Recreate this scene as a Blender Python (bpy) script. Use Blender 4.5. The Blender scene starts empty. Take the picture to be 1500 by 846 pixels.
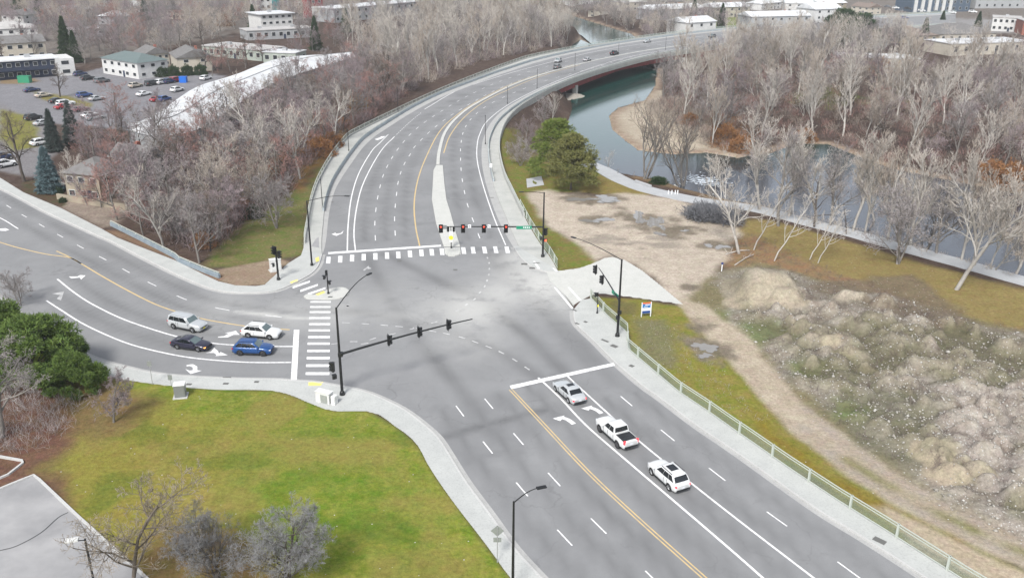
import bpy, bmesh, math, random
import numpy as np
from mathutils import Vector, Matrix
R=random.Random(7)
scene=bpy.context.scene; COL=scene.collection
F,TH,ROLL,H=1300.0,0.38517,0.0095,46.0
CX,CY=750.0,423.0
# ---------- survey: bearings measured on the photograph turned into ground points ----------
def U(px,py,z=0.0):
    x=(px-CX)/F; y=-(py-CY)/F
    x,y=x*math.cos(ROLL)-y*math.sin(ROLL), x*math.sin(ROLL)+y*math.cos(ROLL)
    d=(x, math.cos(TH)+y*math.sin(TH), -math.sin(TH)+y*math.cos(TH))
    t=(z-H)/d[2]; return (d[0]*t,d[1]*t)
def UL(pts,z=0.0): return [U(p[0],p[1],z) for p in pts]
def smooth(pts,n=6):
    P=[np.array(p,float) for p in pts]; P=[2*P[0]-P[1]]+P+[2*P[-1]-P[-2]]; out=[]
    for i in range(1,len(P)-2):
        a,b,c,d=P[i-1:i+3]
        for k in range(n):
            t=k/n
            out.append(tuple(.5*((2*b)+(-a+c)*t+(2*a-5*b+4*c-d)*t*t+(-a+3*b-3*c+d)*t**3)))
    out.append(tuple(P[-2])); return out
def resample(pts,step):
    P=np.array(pts,float); d=np.r_[0,np.cumsum(np.linalg.norm(np.diff(P,axis=0),axis=1))]
    n=max(2,int(round(d[-1]/step))+1); t=np.linspace(0,d[-1],n)
    return [tuple(v) for v in np.stack([np.interp(t,d,P[:,0]),np.interp(t,d,P[:,1])],1)]
def plen(pts):
    P=np.array(pts,float); return float(np.linalg.norm(np.diff(P,axis=0),axis=1).sum())
def along(pts,s):
    P=np.array(pts,float); d=np.r_[0,np.cumsum(np.linalg.norm(np.diff(P,axis=0),axis=1))]
    s=min(max(s,0),d[-1]-1e-6); i=int(np.searchsorted(d,s,side='right'))-1; i=min(i,len(P)-2)
    v=(P[i+1]-P[i]); v/=np.linalg.norm(v); return P[i]+v*(s-d[i]), v
def offset(pts,o):
    P=np.array(pts,float); T=np.gradient(P,axis=0); T/=np.linalg.norm(T,axis=1)[:,None]+1e-9
    N=np.stack([-T[:,1],T[:,0]],1); return [tuple(v) for v in P+N*o]
# ---------- noise & polygons on arrays ----------
def vnoise(x,y,seed=0):
    xi=np.floor(x).astype(np.int64); yi=np.floor(y).astype(np.int64); fx=x-xi; fy=y-yi
    fx=fx*fx*(3-2*fx); fy=fy*fy*(3-2*fy)
    def h(a,b):
        n=(a*374761393+b*668265263+seed*1442695041)&0xffffffff
        n=((n^(n>>13))*1274126177)&0xffffffff
        return ((n^(n>>16))&0xffff)/65535.0
    return (h(xi,yi)*(1-fx)+h(xi+1,yi)*fx)*(1-fy)+(h(xi,yi+1)*(1-fx)+h(xi+1,yi+1)*fx)*fy
def fbm(x,y,s,oct=4,seed=0):
    v=0;a=.5;t=0
    for o in range(oct):
        v=v+a*vnoise(x/s*2**o+17*o,y/s*2**o-9*o,seed+o); t+=a; a*=.5
    return v/t
def sd(P,poly):
    Q=np.array(poly,float); n=len(Q); d=np.full(len(P),1e18); ins=np.zeros(len(P),bool)
    lo=Q.min(0)-40; hi=Q.max(0)+40
    m=((P>lo)&(P<hi)).all(1); out=np.full(len(P),40.0); p=P[m]
    if len(p)==0: return out
    d=np.full(len(p),1e18); ins=np.zeros(len(p),bool)
    for i in range(n):
        a=Q[i]; b=Q[(i+1)%n]; e=b-a; L=float(e@e)
        if L<1e-9: continue
        w=p-a; t=np.clip((w@e)/L,0,1); q=w-t[:,None]*e; d=np.minimum(d,(q*q).sum(1))
        c=(a[1]>p[:,1])!=(b[1]>p[:,1])
        with np.errstate(divide='ignore',invalid='ignore'):
            xx=a[0]+(p[:,1]-a[1])*e[0]/(e[1] if abs(e[1])>1e-12 else 1e-12)
        ins^=c&(p[:,0]<xx)
    out[m]=np.where(ins,-1,1)*np.sqrt(d); return np.minimum(out,40.0)
def sstep(a,b,x):
    t=np.clip((x-a)/(b-a),0,1); return t*t*(3-2*t)
# ---------- objects ----------
def tag(o,label=None,cat=None,group=None,kind=None):
    if label: o['label']=label
    if cat: o['category']=cat
    if group: o['group']=group
    if kind: o['kind']=kind
    return o
def empty(name,loc,rz=0,label=None,cat=None,group=None):
    o=bpy.data.objects.new(name,None); COL.objects.link(o); o.location=loc; o.rotation_euler=(0,0,rz)
    o.empty_display_size=.3
    return tag(o,label,cat,group)
def link(name,me,parent=None,mats=None):
    o=bpy.data.objects.new(name,me); COL.objects.link(o)
    if parent is not None: o.parent=parent
    return o
CHILD={}
def copy_tree(src,parent=None):
    c=src.copy(); COL.objects.link(c); c.parent=parent
    for ch in CHILD.get(src.name,None) or [x for x in src.children]:
        copy_tree(ch,c)
    return c
class MB:
    def __init__(s): s.v=[];s.f=[];s.mi=[];s.cur=0
    def add(s,vs,fs):
        b=len(s.v); s.v+= [tuple(v) for v in vs]; s.f+=[tuple(b+i for i in f) for f in fs]; s.mi+=[s.cur]*len(fs); return s
    def box(s,c,d,rz=0,M=None):
        x,y,z=d[0]/2,d[1]/2,d[2]/2; co=math.cos(rz); si=math.sin(rz); vs=[]
        for sx,sy,sz in ((-1,-1,-1),(1,-1,-1),(1,1,-1),(-1,1,-1),(-1,-1,1),(1,-1,1),(1,1,1),(-1,1,1)):
            a,b=sx*x,sy*y; v=(c[0]+a*co-b*si,c[1]+a*si+b*co,c[2]+sz*z)
            vs.append(tuple(M@Vector(v)) if M else v)
        return s.add(vs,[(0,3,2,1),(4,5,6,7),(0,1,5,4),(1,2,6,5),(2,3,7,6),(3,0,4,7)])
    def tube(s,p,q,r0,r1=None,n=8,caps=True):
        r1=r0 if r1 is None else r1; p=Vector(p);q=Vector(q); d=(q-p)
        if d.length<1e-6: return s
        d.normalize(); a=d.orthogonal().normalized(); b=d.cross(a); vs=[]
        for c,r in ((p,r0),(q,r1)):
            for i in range(n):
                t=2*math.pi*i/n; vs.append(c+a*math.cos(t)*r+b*math.sin(t)*r)
        fs=[(i,(i+1)%n,n+(i+1)%n,n+i) for i in range(n)]
        if caps: fs+=[tuple(range(n-1,-1,-1)),tuple(range(n,2*n))]
        return s.add(vs,fs)
    def path(s,pts,r0,r1=None,n=8):
        r1=r0 if r1 is None else r1; m=len(pts)-1
        for i in range(m): s.tube(pts[i],pts[i+1],r0+(r1-r0)*i/m,r0+(r1-r0)*(i+1)/m,n)
        return s
    def prism(s,poly,z0,z1):
        n=len(poly); vs=[(p[0],p[1],z0) for p in poly]+[(p[0],p[1],z1) for p in poly]
        return s.add(vs,[tuple(range(n-1,-1,-1)),tuple(range(n,2*n))]+[(i,(i+1)%n,n+(i+1)%n,n+i) for i in range(n)])
    def flat(s,poly,z): return s.add([(p[0],p[1],z) for p in poly],[tuple(range(len(poly)))])
    def strip(s,A,B,z):
        n=len(A); return s.add([(p[0],p[1],z) for p in A]+[(p[0],p[1],z) for p in B],[(i,i+1,n+i+1,n+i) for i in range(n-1)])
    def wall(s,A,z0,z1):
        n=len(A); return s.add([(p[0],p[1],z0) for p in A]+[(p[0],p[1],z1) for p in A],[(i,i+1,n+i+1,n+i) for i in range(n-1)])
    def solid_strip(s,A,B,z0,z1):
        n=len(A)
        vs=[(p[0],p[1],z1) for p in A]+[(p[0],p[1],z1) for p in B]+[(p[0],p[1],z0) for p in A]+[(p[0],p[1],z0) for p in B]
        fs=[]
        for i in range(n-1):
            fs+=[(i,i+1,n+i+1,n+i),(2*n+i+1,2*n+i,3*n+i,3*n+i+1),(i+1,i,2*n+i,2*n+i+1),(n+i,n+i+1,3*n+i+1,3*n+i)]
        fs+=[(0,n,3*n,2*n),(n-1,3*n-1,4*n-1,2*n-1)]
        return s.add(vs,fs)
    def build(s,name,mats,parent=None,smooth=False,bevel=0,fix=True):
        me=bpy.data.meshes.new(name); me.from_pydata(s.v,[],s.f)
        mats=mats if isinstance(mats,(list,tuple)) else [mats]
        for m in mats: me.materials.append(m)
        if len(mats)>1: me.polygons.foreach_set('material_index',s.mi)
        bm=bmesh.new(); bm.from_mesh(me)
        if fix: bmesh.ops.recalc_face_normals(bm,faces=bm.faces)
        big=[f for f in bm.faces if len(f.verts)>4]
        if big: bmesh.ops.triangulate(bm,faces=big)
        if bevel:
            es=[e for e in bm.edges if len(e.link_faces)==2 and e.calc_face_angle(0)>.5]
            bmesh.ops.bevel(bm,geom=es,offset=bevel,segments=2,affect='EDGES',profile=.5)
        if smooth:
            for f in bm.faces: f.smooth=True
        bm.to_mesh(me); bm.free()
        return link(name,me,parent)
# ---------- materials ----------
def mat(name,base,rough=.7,var=None,scale=3,spec=.3,metal=0,bump=0,bscale=20,emit=None,estr=0,rand=0,detail=5,coat=0,coords='Object',w=(.35,.65)):
    m=bpy.data.materials.new(name); m.use_nodes=True; nt=m.node_tree; N=nt.nodes; L=nt.links
    b=N['Principled BSDF']; b.inputs['Roughness'].default_value=rough; b.inputs['Metallic'].default_value=metal
    b.inputs['Specular IOR Level'].default_value=spec; b.inputs['Base Color'].default_value=(*base,1)
    if coat: b.inputs['Coat Weight'].default_value=coat; b.inputs['Coat Roughness'].default_value=.05
    out=None
    if var or bump:
        tc=N.new('ShaderNodeTexCoord'); src=tc.outputs['Object']
        if coords=='World':
            g=N.new('ShaderNodeNewGeometry'); src=g.outputs['Position']
    if var:
        n=N.new('ShaderNodeTexNoise'); n.inputs['Scale'].default_value=scale; n.inputs['Detail'].default_value=detail; n.inputs['Roughness'].default_value=.6
        L.new(src,n.inputs['Vector']); r=N.new('ShaderNodeValToRGB'); r.color_ramp.elements[0].position=w[0]; r.color_ramp.elements[1].position=w[1]
        r.color_ramp.elements[0].color=(*base,1); r.color_ramp.elements[1].color=(*var,1)
        L.new(n.outputs['Fac'],r.inputs['Fac']); out=r.outputs['Color']
    if rand:
        oi=N.new('ShaderNodeObjectInfo'); hs=N.new('ShaderNodeHueSaturation'); mp=N.new('ShaderNodeMapRange')
        mp.inputs[3].default_value=1-rand; mp.inputs[4].default_value=1+rand; L.new(oi.outputs['Random'],mp.inputs[0]); L.new(mp.outputs[0],hs.inputs['Value'])
        if out is not None: L.new(out,hs.inputs['Color'])
        else: hs.inputs['Color'].default_value=(*base,1)
        out=hs.outputs['Color']
    if out is not None: L.new(out,b.inputs['Base Color'])
    if bump:
        n2=N.new('ShaderNodeTexNoise'); n2.inputs['Scale'].default_value=bscale; n2.inputs['Detail'].default_value=4; L.new(src,n2.inputs['Vector'])
        bp=N.new('ShaderNodeBump'); bp.inputs['Strength'].default_value=bump; bp.inputs['Distance'].default_value=.1; L.new(n2.outputs['Fac'],bp.inputs['Height']); L.new(bp.outputs['Normal'],b.inputs['Normal'])
    if emit: b.inputs['Emission Color'].default_value=(*emit,1); b.inputs['Emission Strength'].default_value=estr
    return m
def asphalt_mat(name,base,patch,dust,crack=True):
    m=mat(name,base,.85,spec=.2); nt=m.node_tree; N=nt.nodes; L=nt.links; b=N['Principled BSDF']
    g=N.new('ShaderNodeNewGeometry')
    def noise(s,d=5,r=.6,vec=None):
        n=N.new('ShaderNodeTexNoise'); n.inputs['Scale'].default_value=s; n.inputs['Detail'].default_value=d; n.inputs['Roughness'].default_value=r; L.new(vec or g.outputs['Position'],n.inputs['Vector']); return n.outputs['Fac']
    def ramp(src,a,bb):
        r=N.new('ShaderNodeMapRange'); r.inputs[1].default_value=a; r.inputs[2].default_value=bb; L.new(src,r.inputs[0]); return r.outputs[0]
    def mix(f,c1,c2):
        x=N.new('ShaderNodeMix'); x.data_type='RGBA'; L.new(f,x.inputs[0])
        for s,c in ((6,c1),(7,c2)):
            if isinstance(c,tuple): x.inputs[s].default_value=(*c,1)
            else: L.new(c,x.inputs[s])
        return x.outputs[2]
    def mul(a,k):
        x=N.new('ShaderNodeMath'); x.operation='MULTIPLY'; L.new(a,x.inputs[0])
        if isinstance(k,(int,float)): x.inputs[1].default_value=k
        else: L.new(k,x.inputs[1])
        return x.outputs[0]
    c=mix(ramp(noise(.11,8,.7),.36,.64),tuple(v*.93 for v in base),patch)
    # tyre tracks and drips: streaks following the traffic (world curved) come from the 'trk' attribute
    at=N.new('ShaderNodeAttribute'); at.attribute_name='trk'
    c=mix(mul(at.outputs['Fac'],1.25),c,tuple(v*.60 for v in base))
    at2=N.new('ShaderNodeAttribute'); at2.attribute_name='dust'
    c=mix(mul(at2.outputs['Fac'],ramp(noise(.35,6),.15,.5)),c,dust)
    c=mix(mul(ramp(noise(9,3),.45,.7),.35),c,tuple(v*.8 for v in base))
    if crack:
        v=N.new('ShaderNodeTexVoronoi'); v.feature='DISTANCE_TO_EDGE'; v.inputs['Scale'].default_value=.16
        wn=N.new('ShaderNodeTexNoise'); wn.inputs['Scale'].default_value=.5; wn.inputs['Detail'].default_value=5; L.new(g.outputs['Position'],wn.inputs['Vector'])
        vm=N.new('ShaderNodeVectorMath'); vm.operation='MULTIPLY_ADD'; vm.inputs[1].default_value=(4,4,0); L.new(wn.outputs['Color'],vm.inputs[0]); L.new(g.outputs['Position'],vm.inputs[2]); L.new(vm.outputs[0],v.inputs['Vector'])
        cr=N.new('ShaderNodeMapRange'); cr.inputs[1].default_value=.004; cr.inputs[2].default_value=.014; cr.inputs[3].default_value=1; cr.inputs[4].default_value=0; L.new(v.outputs['Distance'],cr.inputs[0])
        c=mix(mul(mul(cr.outputs[0],ramp(noise(.12,3),.45,.6)),.30),c,tuple(v*.5 for v in base))
    L.new(c,b.inputs['Base Color'])
    bp=N.new('ShaderNodeBump'); bp.inputs['Strength'].default_value=.25; bp.inputs['Distance'].default_value=.02; L.new(noise(30,3),bp.inputs['Height']); L.new(bp.outputs['Normal'],b.inputs['Normal'])
    return m
M={}
M['asphalt']=asphalt_mat('asphalt_worn',(.205,.208,.213),(.235,.238,.242),(.46,.458,.44))
M['asphalt_lot']=mat('asphalt_lot',(.235,.235,.24),.9,(.32,.318,.32),.25,bump=.2,coords='World')
def concrete(name,a,b,joint=1.5,dark=.8):
    m=mat(name,a,.85,b,.5,spec=.2,coords='World',detail=8,w=(.3,.7)); nt=m.node_tree; N=nt.nodes; L=nt.links
    bs=N['Principled BSDF']; cur=bs.inputs['Base Color'].links[0].from_socket
    n=N.new('ShaderNodeTexNoise'); n.inputs['Scale'].default_value=6; n.inputs['Detail'].default_value=6
    g=N.new('ShaderNodeNewGeometry'); L.new(g.outputs['Position'],n.inputs['Vector'])
    mp=N.new('ShaderNodeMapRange'); mp.inputs[1].default_value=.5; mp.inputs[2].default_value=.75; mp.inputs[3].default_value=1; mp.inputs[4].default_value=dark; L.new(n.outputs['Fac'],mp.inputs[0])
    h=N.new('ShaderNodeHueSaturation'); L.new(cur,h.inputs['Color']); L.new(mp.outputs[0],h.inputs['Value']); L.new(h.outputs['Color'],bs.inputs['Base Color'])
    return m
M['walk']=concrete('sidewalk_concrete',(.375,.385,.375),(.44,.45,.435))
M['kerb']=concrete('kerb_concrete',(.42,.42,.41),(.48,.48,.47))
M['gutter']=concrete('gutter_concrete',(.33,.33,.325),(.39,.39,.38),dark=.75)
M['apron']=concrete('apron_concrete',(.44,.445,.42),(.50,.50,.475))
M['bridge']=concrete('bridge_concrete',(.36,.37,.35),(.44,.44,.42))
M['path']=concrete('path_concrete',(.34,.35,.36),(.40,.41,.42),dark=.85)
M['wpaint']=mat('white_road_paint',(.74,.74,.74),.7,(.42,.42,.42),2.2,coords='World',detail=9,w=(.48,.72))
M['wpaint_old']=mat('worn_white_road_paint',(.46,.46,.46),.7,(.28,.28,.28),1.2,coords='World',detail=9,w=(.4,.65))
M['ypaint']=mat('yellow_road_paint',(.56,.41,.19),.7,(.38,.32,.22),1.2,coords='World',detail=9,w=(.45,.75))
M['ydome']=mat('yellow_tactile',(.75,.62,.16),.8,(.7,.6,.2),4)
M['black']=mat('black_powder_coat',(.012,.013,.014),.45,spec=.4)
M['dark']=mat('dark_plastic',(.025,.027,.03),.5)
M['tyre']=mat('tyre_rubber',(.02,.02,.02),.85)
M['rim']=mat('alloy_rim',(.35,.36,.37),.35,metal=.8)
M['rimdark']=mat('dark_alloy_rim',(.06,.06,.065),.35,metal=.6)
M['glass']=mat('car_glass',(.012,.015,.018),.06,spec=.6)
M['windscreen']=mat('windscreen_glass',(.10,.135,.14),.08,spec=.7)
M['taillamp']=mat('tail_lamp',(.45,.01,.015),.25)
M['tail_on']=mat('tail_lamp_lit',(.6,.02,.03),.25,emit=(1,.05,.06),estr=.9)
M['headlamp']=mat('head_lamp',(.6,.63,.66),.1)
M['amber']=mat('amber_lamp_lit',(.8,.3,.05),.2,emit=(1,.4,.08),estr=2.0)
M['plate']=mat('number_plate',(.6,.62,.66),.5)
M['yplate']=mat('yellow_plate',(.6,.55,.05),.5)
M['galv']=mat('galvanised_steel',(.42,.43,.44),.45,metal=.5)
M['greylamp']=mat('grey_steel',(.22,.23,.235),.5,metal=.3)
M['fence']=mat('sage_painted_steel',(.42,.45,.405),.55)
def mesh_panel(name,c,op):
    m=mat(name,c,.6); nt=m.node_tree; N=nt.nodes; L=nt.links
    g=N.new('ShaderNodeTexCoord'); b=N['Principled BSDF']
    w=N.new('ShaderNodeTexWave'); w.wave_type='BANDS'; w.bands_direction='Z'; w.inputs['Scale'].default_value=6; L.new(g.outputs['Object'],w.inputs['Vector'])
    mp=N.new('ShaderNodeMapRange'); mp.inputs[1].default_value=.2;mp.inputs[2].default_value=.8; mp.inputs[3].default_value=op-.08; mp.inputs[4].default_value=op+.08
    L.new(w.outputs['Fac'],mp.inputs[0]); L.new(mp.outputs[0],b.inputs['Alpha']); return m
M['mesh']=mesh_panel('wire_mesh_infill',(.26,.31,.24),.40)
M['mesh_pale']=mesh_panel('pale_mesh_infill',(.45,.55,.5),.35)
M['redlit']=mat('red_signal_lit',(.8,.05,.03),.3,emit=(1,.06,.03),estr=3.0)
M['lens']=mat('unlit_signal_lens',(.03,.03,.03),.3)
M['handlit']=mat('orange_hand_lit',(.8,.1,.05),.3,emit=(1,.12,.05),estr=1.2)
M['signgreen']=mat('green_sign_sheet',(.02,.22,.13),.4)
M['signwhite']=mat('white_sign_sheet',(.7,.72,.74),.4)
M['signyellow']=mat('yellow_sign_sheet',(.8,.72,.05),.4)
M['signback']=mat('grey_sign_back',(.27,.29,.28),.5,metal=.3)
M['cab']=mat('white_cabinet_paint',(.62,.63,.62),.5,(.55,.55,.54),2)
M['cabgrey']=mat('grey_cabinet_louvre',(.26,.28,.26),.6,(.3,.31,.29),3)
M['steelred']=mat('rust_red_bridge_steel',(.27,.05,.05),.6,(.17,.04,.04),.6)
M['water']=None
M['grate']=mat('iron_cover',(.12,.12,.115),.7)
# ================= ROAD GEOMETRY =================
S=smooth
SWk=[(1100,1110),(960,1010),(870,925),(793,846),(753,802),(716.7,751.7),(683,706),(656.7,663.7),(638,637),(603,608),(576.7,592),(536.7,574.7),(499,566.7),(462,560),(430,558),(400,556),(330.7,554.7),(240,549),(186.7,538.7),(138.7,525),(90,503),(50,478),(5,440),(-60,385),(-140,330),(-260,262)]
SWo=[(1030,1110),(900,1010),(815,925),(747,846),(723,813),(696.7,778),(670,743.7),(643,706),(624.7,677),(614,655.7),(598,638),(579,625),(558,609),(536.7,602.7),(488.7,602.7),(456.7,592),(403,573),(306.7,570.7),(226.7,563),(186.7,557),(149,551),(105,533),(60,512),(20,486),(-40,440),(-110,380),(-190,325),(-300,262)]
NWk=[(-180,208),(-100,238),(-50,256),(0,276),(32,292),(66.7,310.7),(106.7,329),(149,348),(165,354.7),(202.7,374.7),(250.7,398.7),(282.7,413),(309,423),(336,428.3),(373,429.3),(400,427),(416.7,422),(438,411.7),(456.7,401),(467,389),(472,373)]
NWo=[(-180,200),(-100,226),(-50,243),(0,261),(34.7,282.7),(88,305),(149,336),(172,349),(202,361),(256,382),(298.7,403),(320,413),(345,419),(375,420),(394,417),(388.7,417),(422,386.7),(441,375),(444.7,366)]
LK=[(472,373),(475.7,362),(478.5,345),(480.5,324),(484,302),(491,278),(502,258),(515,239),(531,217),(547,201.5),(568.7,186.7),(603,165),(643,144),(683,128),(723,112.5),(750,103.5),(785,92),(833,80),(886.7,69.5),(926.7,62.5),(966.7,57),(1020,50),(1073,44.5),(1130,39),(1200,33),(1290,27),(1400,21)]
LW=[(471,373),(471,352),(473,330),(475,310),(480,288),(488,267),(500,247),(513,228),(530,207),(547,194),(568.7,180),(603,159),(643,139),(683,123.5),(723,108.5),(750,99.7),(785,88.7),(833,77.4),(886.7,67.2),(926.7,60.5),(966.7,55.1),(1020,48.2),(1073,43),(1130,37.5),(1200,31.6),(1290,25.6),(1400,19.8)]
LO=[(444.7,366),(445.5,350),(448.7,332),(452.7,307),(456.7,290),(464.7,268),(478,243),(492,222),(508,203),(523,194),(563,174),(616.7,148),(670,124.5),(723,103.5),(750,93.5),(780,84),(833,73.3),(886.7,64),(926.7,58),(966.7,52.5),(1020,46),(1073,41),(1130,35.6),(1200,30),(1290,24),(1400,18.5)]
RK=[(752,362),(742,345),(733,328),(724,307),(716.5,285),(710,262),(706,240),(705.5,218),(709,200),(719,180),(735,163),(757,148.5),(790,131),(833,114.5),(886.7,97),(940,82),(993,73.5),(1040,67),(1100,59),(1200,49),(1290,41.5),(1400,34)]
RW=[(760,362),(750,340),(740,315),(729,289),(722,267),(717,245),(714.5,222),(716.5,205),(726,184),(741,168),(763,152),(794,135.5),(837,118.5),(888,101.2),(940,86.5),(993,76.5),(1040,70),(1100,61.3),(1200,51),(1290,43.3),(1400,35.5)]
RO=[(817,397),(806,378),(790,356),(776,333),(762,306),(750,281),(741,262),(735,240),(732.5,222),(734,204),(742.7,182),(760,162.5),(785,146),(820,127.5),(860,111.5),(913,95.5),(966.7,82.5),(1017,75),(1060,69),(1100,63.5),(1200,53),(1290,45),(1400,37)]
SEk=[(840,454.7),(843,474),(870.7,501),(900,530.7),(940,565),(966.7,584),(1017,622),(1060,651),(1100,679),(1153,717),(1206.7,754),(1260,786),(1313,819.7),(1353,846),(1440,905),(1560,985),(1740,1110)]
SEo=[(852,440),(867.7,438),(891,463),(921,488.5),(922,512),(956,541),(996,574.7),(1044,606.7),(1068,624),(1100,646),(1157,686),(1228,733),(1306.7,782),(1406.7,846),(1500,902),(1620,980),(1790,1110)]
NEk=[(752,362),(761,376),(775,389),(797,398),(817,400)]
APR=[(800,397),(817,397),(848,393),(868,386),(885,378),(897,376.5),(915,381),(940,396),(965,416),(1000,445.5),(965,441),(930,436),(900,432),(873,430),(852,440),(840,447),(826,430),(806,412)]
w=lambda L,n=4,z=0: smooth(UL(L,z),n)
gSWk,gSWo,gNWk,gNWo=w(SWk),w(SWo),w(NWk),UL(NWo)
gLK,gLW,gLO=w(LK),w(LW),w(LO); gRK,gRW,gRO=w(RK),w(RW),w(RO)
gSEk,gSEo=w(SEk),UL(SEo); gAPR=UL(APR); gNEk=w(NEk)
road_poly=gSWk[:]+gNWk[:]+gLK[1:]+gRK[::-1]+gNEk[1:]+UL([(806,412),(826,430),(840,452)])+gSEk[1:]
def pair(A,B,step=2.0):
    n=int(max(plen(A),plen(B))/step)+2
    f=lambda P:[tuple(along(P,plen(P)*i/(n-1))[0]) for i in range(n)]
    return f(A),f(B)
def struct(o): o['kind']='structure'; return o
def grid_sheet(name,poly,z,m,step_fn):
    """sheet filled with a graded point set so attributes can be stored on it"""
    pass
# road surface: filled polygon, subdivided for its wear attributes
def road_sheet(name,poly,z,m):
    from mathutils.geometry import delaunay_2d_cdt
    pts=[]; y=30.0; k=0
    while y<640:
        st=max(.62,y*y/26000); xs=np.arange(-y*.8-40,y*.8+30,st)+(k%2)*st/2; pts.append(np.stack([xs,np.full(len(xs),y)],1)); y+=st*1.05; k+=1
    Q=np.concatenate(pts); s_=sd(Q,poly); Q=Q[(s_<-.3)&(s_<np.where(Q[:,1]>200,-.8,-.3))]
    V=[Vector((float(p[0]),float(p[1]))) for p in poly]+[Vector((float(p[0]),float(p[1]))) for p in Q]; n0=len(poly)
    o=delaunay_2d_cdt(V,[],[list(range(n0))],1,1e-5)
    me=bpy.data.meshes.new(name); me.from_pydata([(v.x,v.y,z) for v in o[0]],[],[list(f) for f in o[2]]); me.materials.append(m)
    bm=bmesh.new(); bm.from_mesh(me)
    for f in bm.faces:
        if f.normal.z<0: f.normal_flip()
    bm.to_mesh(me); bm.free()
    return link(name,me)
def dist_line(P,line):
    d=np.full(len(P),1e9); Q=np.array(line)
    for i in range(len(Q)-1):
        a=Q[i];e=Q[i+1]-a;L=e@e
        if L<1e-9: continue
        t=np.clip(((P-a)@e)/L,0,1); d=np.minimum(d,np.linalg.norm(P-a-t[:,None]*e,axis=1))
    return d
road=struct(road_sheet('road',road_poly,0.0,M['asphalt']))
YL=w([(748,570),(796,621),(860,689),(929,754),(1031,845),(1140,940),(1300,1080)])
W1=w([(788.4,552.6),(820.6,582.4),(857,621),(913,669.8),(1076.8,809.8),(1195,915),(1400,1090)])
W2=w([(830.6,550),(887.9,602.5),(938,647),(1012.5,707),(1080.8,760.6),(1145,809.8),(1290,920),(1500,1075)])
D1=w([(909,579.8),(967.6,628.6),(1035,682.2),(1120,746.5),(1224,820),(1340,905),(1500,1020)])
DL1=w([(710,583.5),(752,633.7),(803.9,693),(867,760),(943,833),(1030,920),(1180,1060)])
DL2=w([(668,594),(707.8,646.4),(757.6,707.7),(819,778),(885,846),(960,925),(1090,1050)])
WL1=w([(429.4,507),(403,507),(345,505),(309.5,502),(261,493),(213,478.7),(173,464),(133,444),(106.7,426.7),(84,408.5)])
WL2=w([(426.5,530.4),(367.7,530.4),(311,526.8),(261,520.6),(200,506.7),(160,492),(120,473),(90.7,454.7),(68,440)])
WY=w([(424.4,482.6),(381.8,480),(353.5,476.5),(325,472),(296.7,466.7),(261,457),(226.7,445),(186.7,425),(149,404),(120,386.7),(101,377),(66.7,372),(26.7,362.7),(0,354.7),(-60,335)])
WYb=w([(119,386),(101,376),(82.7,367.5)])
WD=w([(-15,288),(8,299.7),(29,312.5),(51.5,324.8),(76.8,339),(102.4,353),(131.7,368.5),(163,384.5),(196.5,402.7),(238,423),(282,441.9),(340,455),(423,465.5)])
NA=w([(508.7,367),(510,328),(515,288),(526,253),(544.7,221),(555,210.7),(568.7,197)])
NB=w([(520.7,367.5),(518.5,338.7),(523,301),(534,264),(558,221),(578,200)])
NC=w([(581,197),(600,179),(617,165)]); ND=w([(622,160),(670,132.5),(723,114.5),(753,105.5),(807,91),(870,76),(930,66),(1030,53)])
C1=w([(550,352),(549,329),(550.5,308),(553,290.7),(557,272),(561.7,256),(568.7,240.8),(577,226.7),(587,213),(607,191),(640,167),(690,138),(750,113),(830,90),(930,71),(1030,57.5)])
C2=w([(579,345),(578,323),(578.8,303.5),(580.7,286),(582.8,269),(587,252.8),(593,238.7),(601.5,225),(610,212),(640,184),(680,157),(740,126),(820,99),(920,77.5),(1030,62)])
YA=w([(614.8,360),(608.7,330.7),(606.8,296),(612.7,261),(624.7,229),(643,194),(664.7,172),(700,148),(760,119),(840,95)])
YB=w([(650,224),(659,199),(678,174),(704.7,152),(736.7,135),(790,112.5),(850,95)])
C3=w([(703,349),(686.5,305),(682,288),(678.5,271.5),(676,254.7),(674.8,237),(675,212),(680,190),(692,172),(715,154),(750,137),(800,118),(860,102),(940,80.5),(1010,71)])
RE=w([(740.7,358.7),(723,317),(707,269),(699,234.7),(699,212),(703,196),(715,176),(750,150),(806.7,122.5),(880,95),(940,79.5),(1000,70.5)])
# attributes
n=len(road.data.vertices); co=np.empty(n*3); road.data.vertices.foreach_get('co',co); co=co.reshape(-1,3)[:,:2]
tr=np.zeros(n)
def lane_mid(A,B): 
    a,b=pair(A,B,4); return [((p[0]+q[0])/2,(p[1]+q[1])/2) for p,q in zip(a,b)]
lanes=[lane_mid(W1,W2),lane_mid(YL,W1),lane_mid(WL1,WL2),offset(DL1,1.8),offset(DL1,-1.7),offset(DL2,-1.7),offset(D1,1.8),offset(D1,-1.8),offset(C1,1.7),offset(C1,-1.7),offset(C2,-1.7),offset(C3,1.7),offset(C3,-1.7),offset(WL1,-2.),offset(WD,1.8),offset(WD,-1.8)]
for l in lanes: 
    dl=dist_line(co,l); tr=np.maximum(tr,.62*np.exp(-(dl/.5)**2)*(.25+.9*fbm(co[:,0],co[:,1],9,4,5))); tr=np.maximum(tr,.30*np.exp(-((dl-.85)/.3)**2)*(.4+.6*fbm(co[:,0],co[:,1],15,3,8)))
thr=[w([(793,556),(716,508),(600,470),(500,455),(400,458)]),w([(830,548),(770,490),(700,440),(620,400),(565,372)]),w([(870,540),(800,460),(740,400),(715,370)]),w([(900,560),(830,480),(765,410),(730,372)]),w([(690,590),(600,480),(560,420),(535,372)])]
for l in thr: tr=np.maximum(tr,.95*np.exp(-(dist_line(co,l)/1.0)**2)*fbm(co[:,0],co[:,1],10,3,9))
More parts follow.
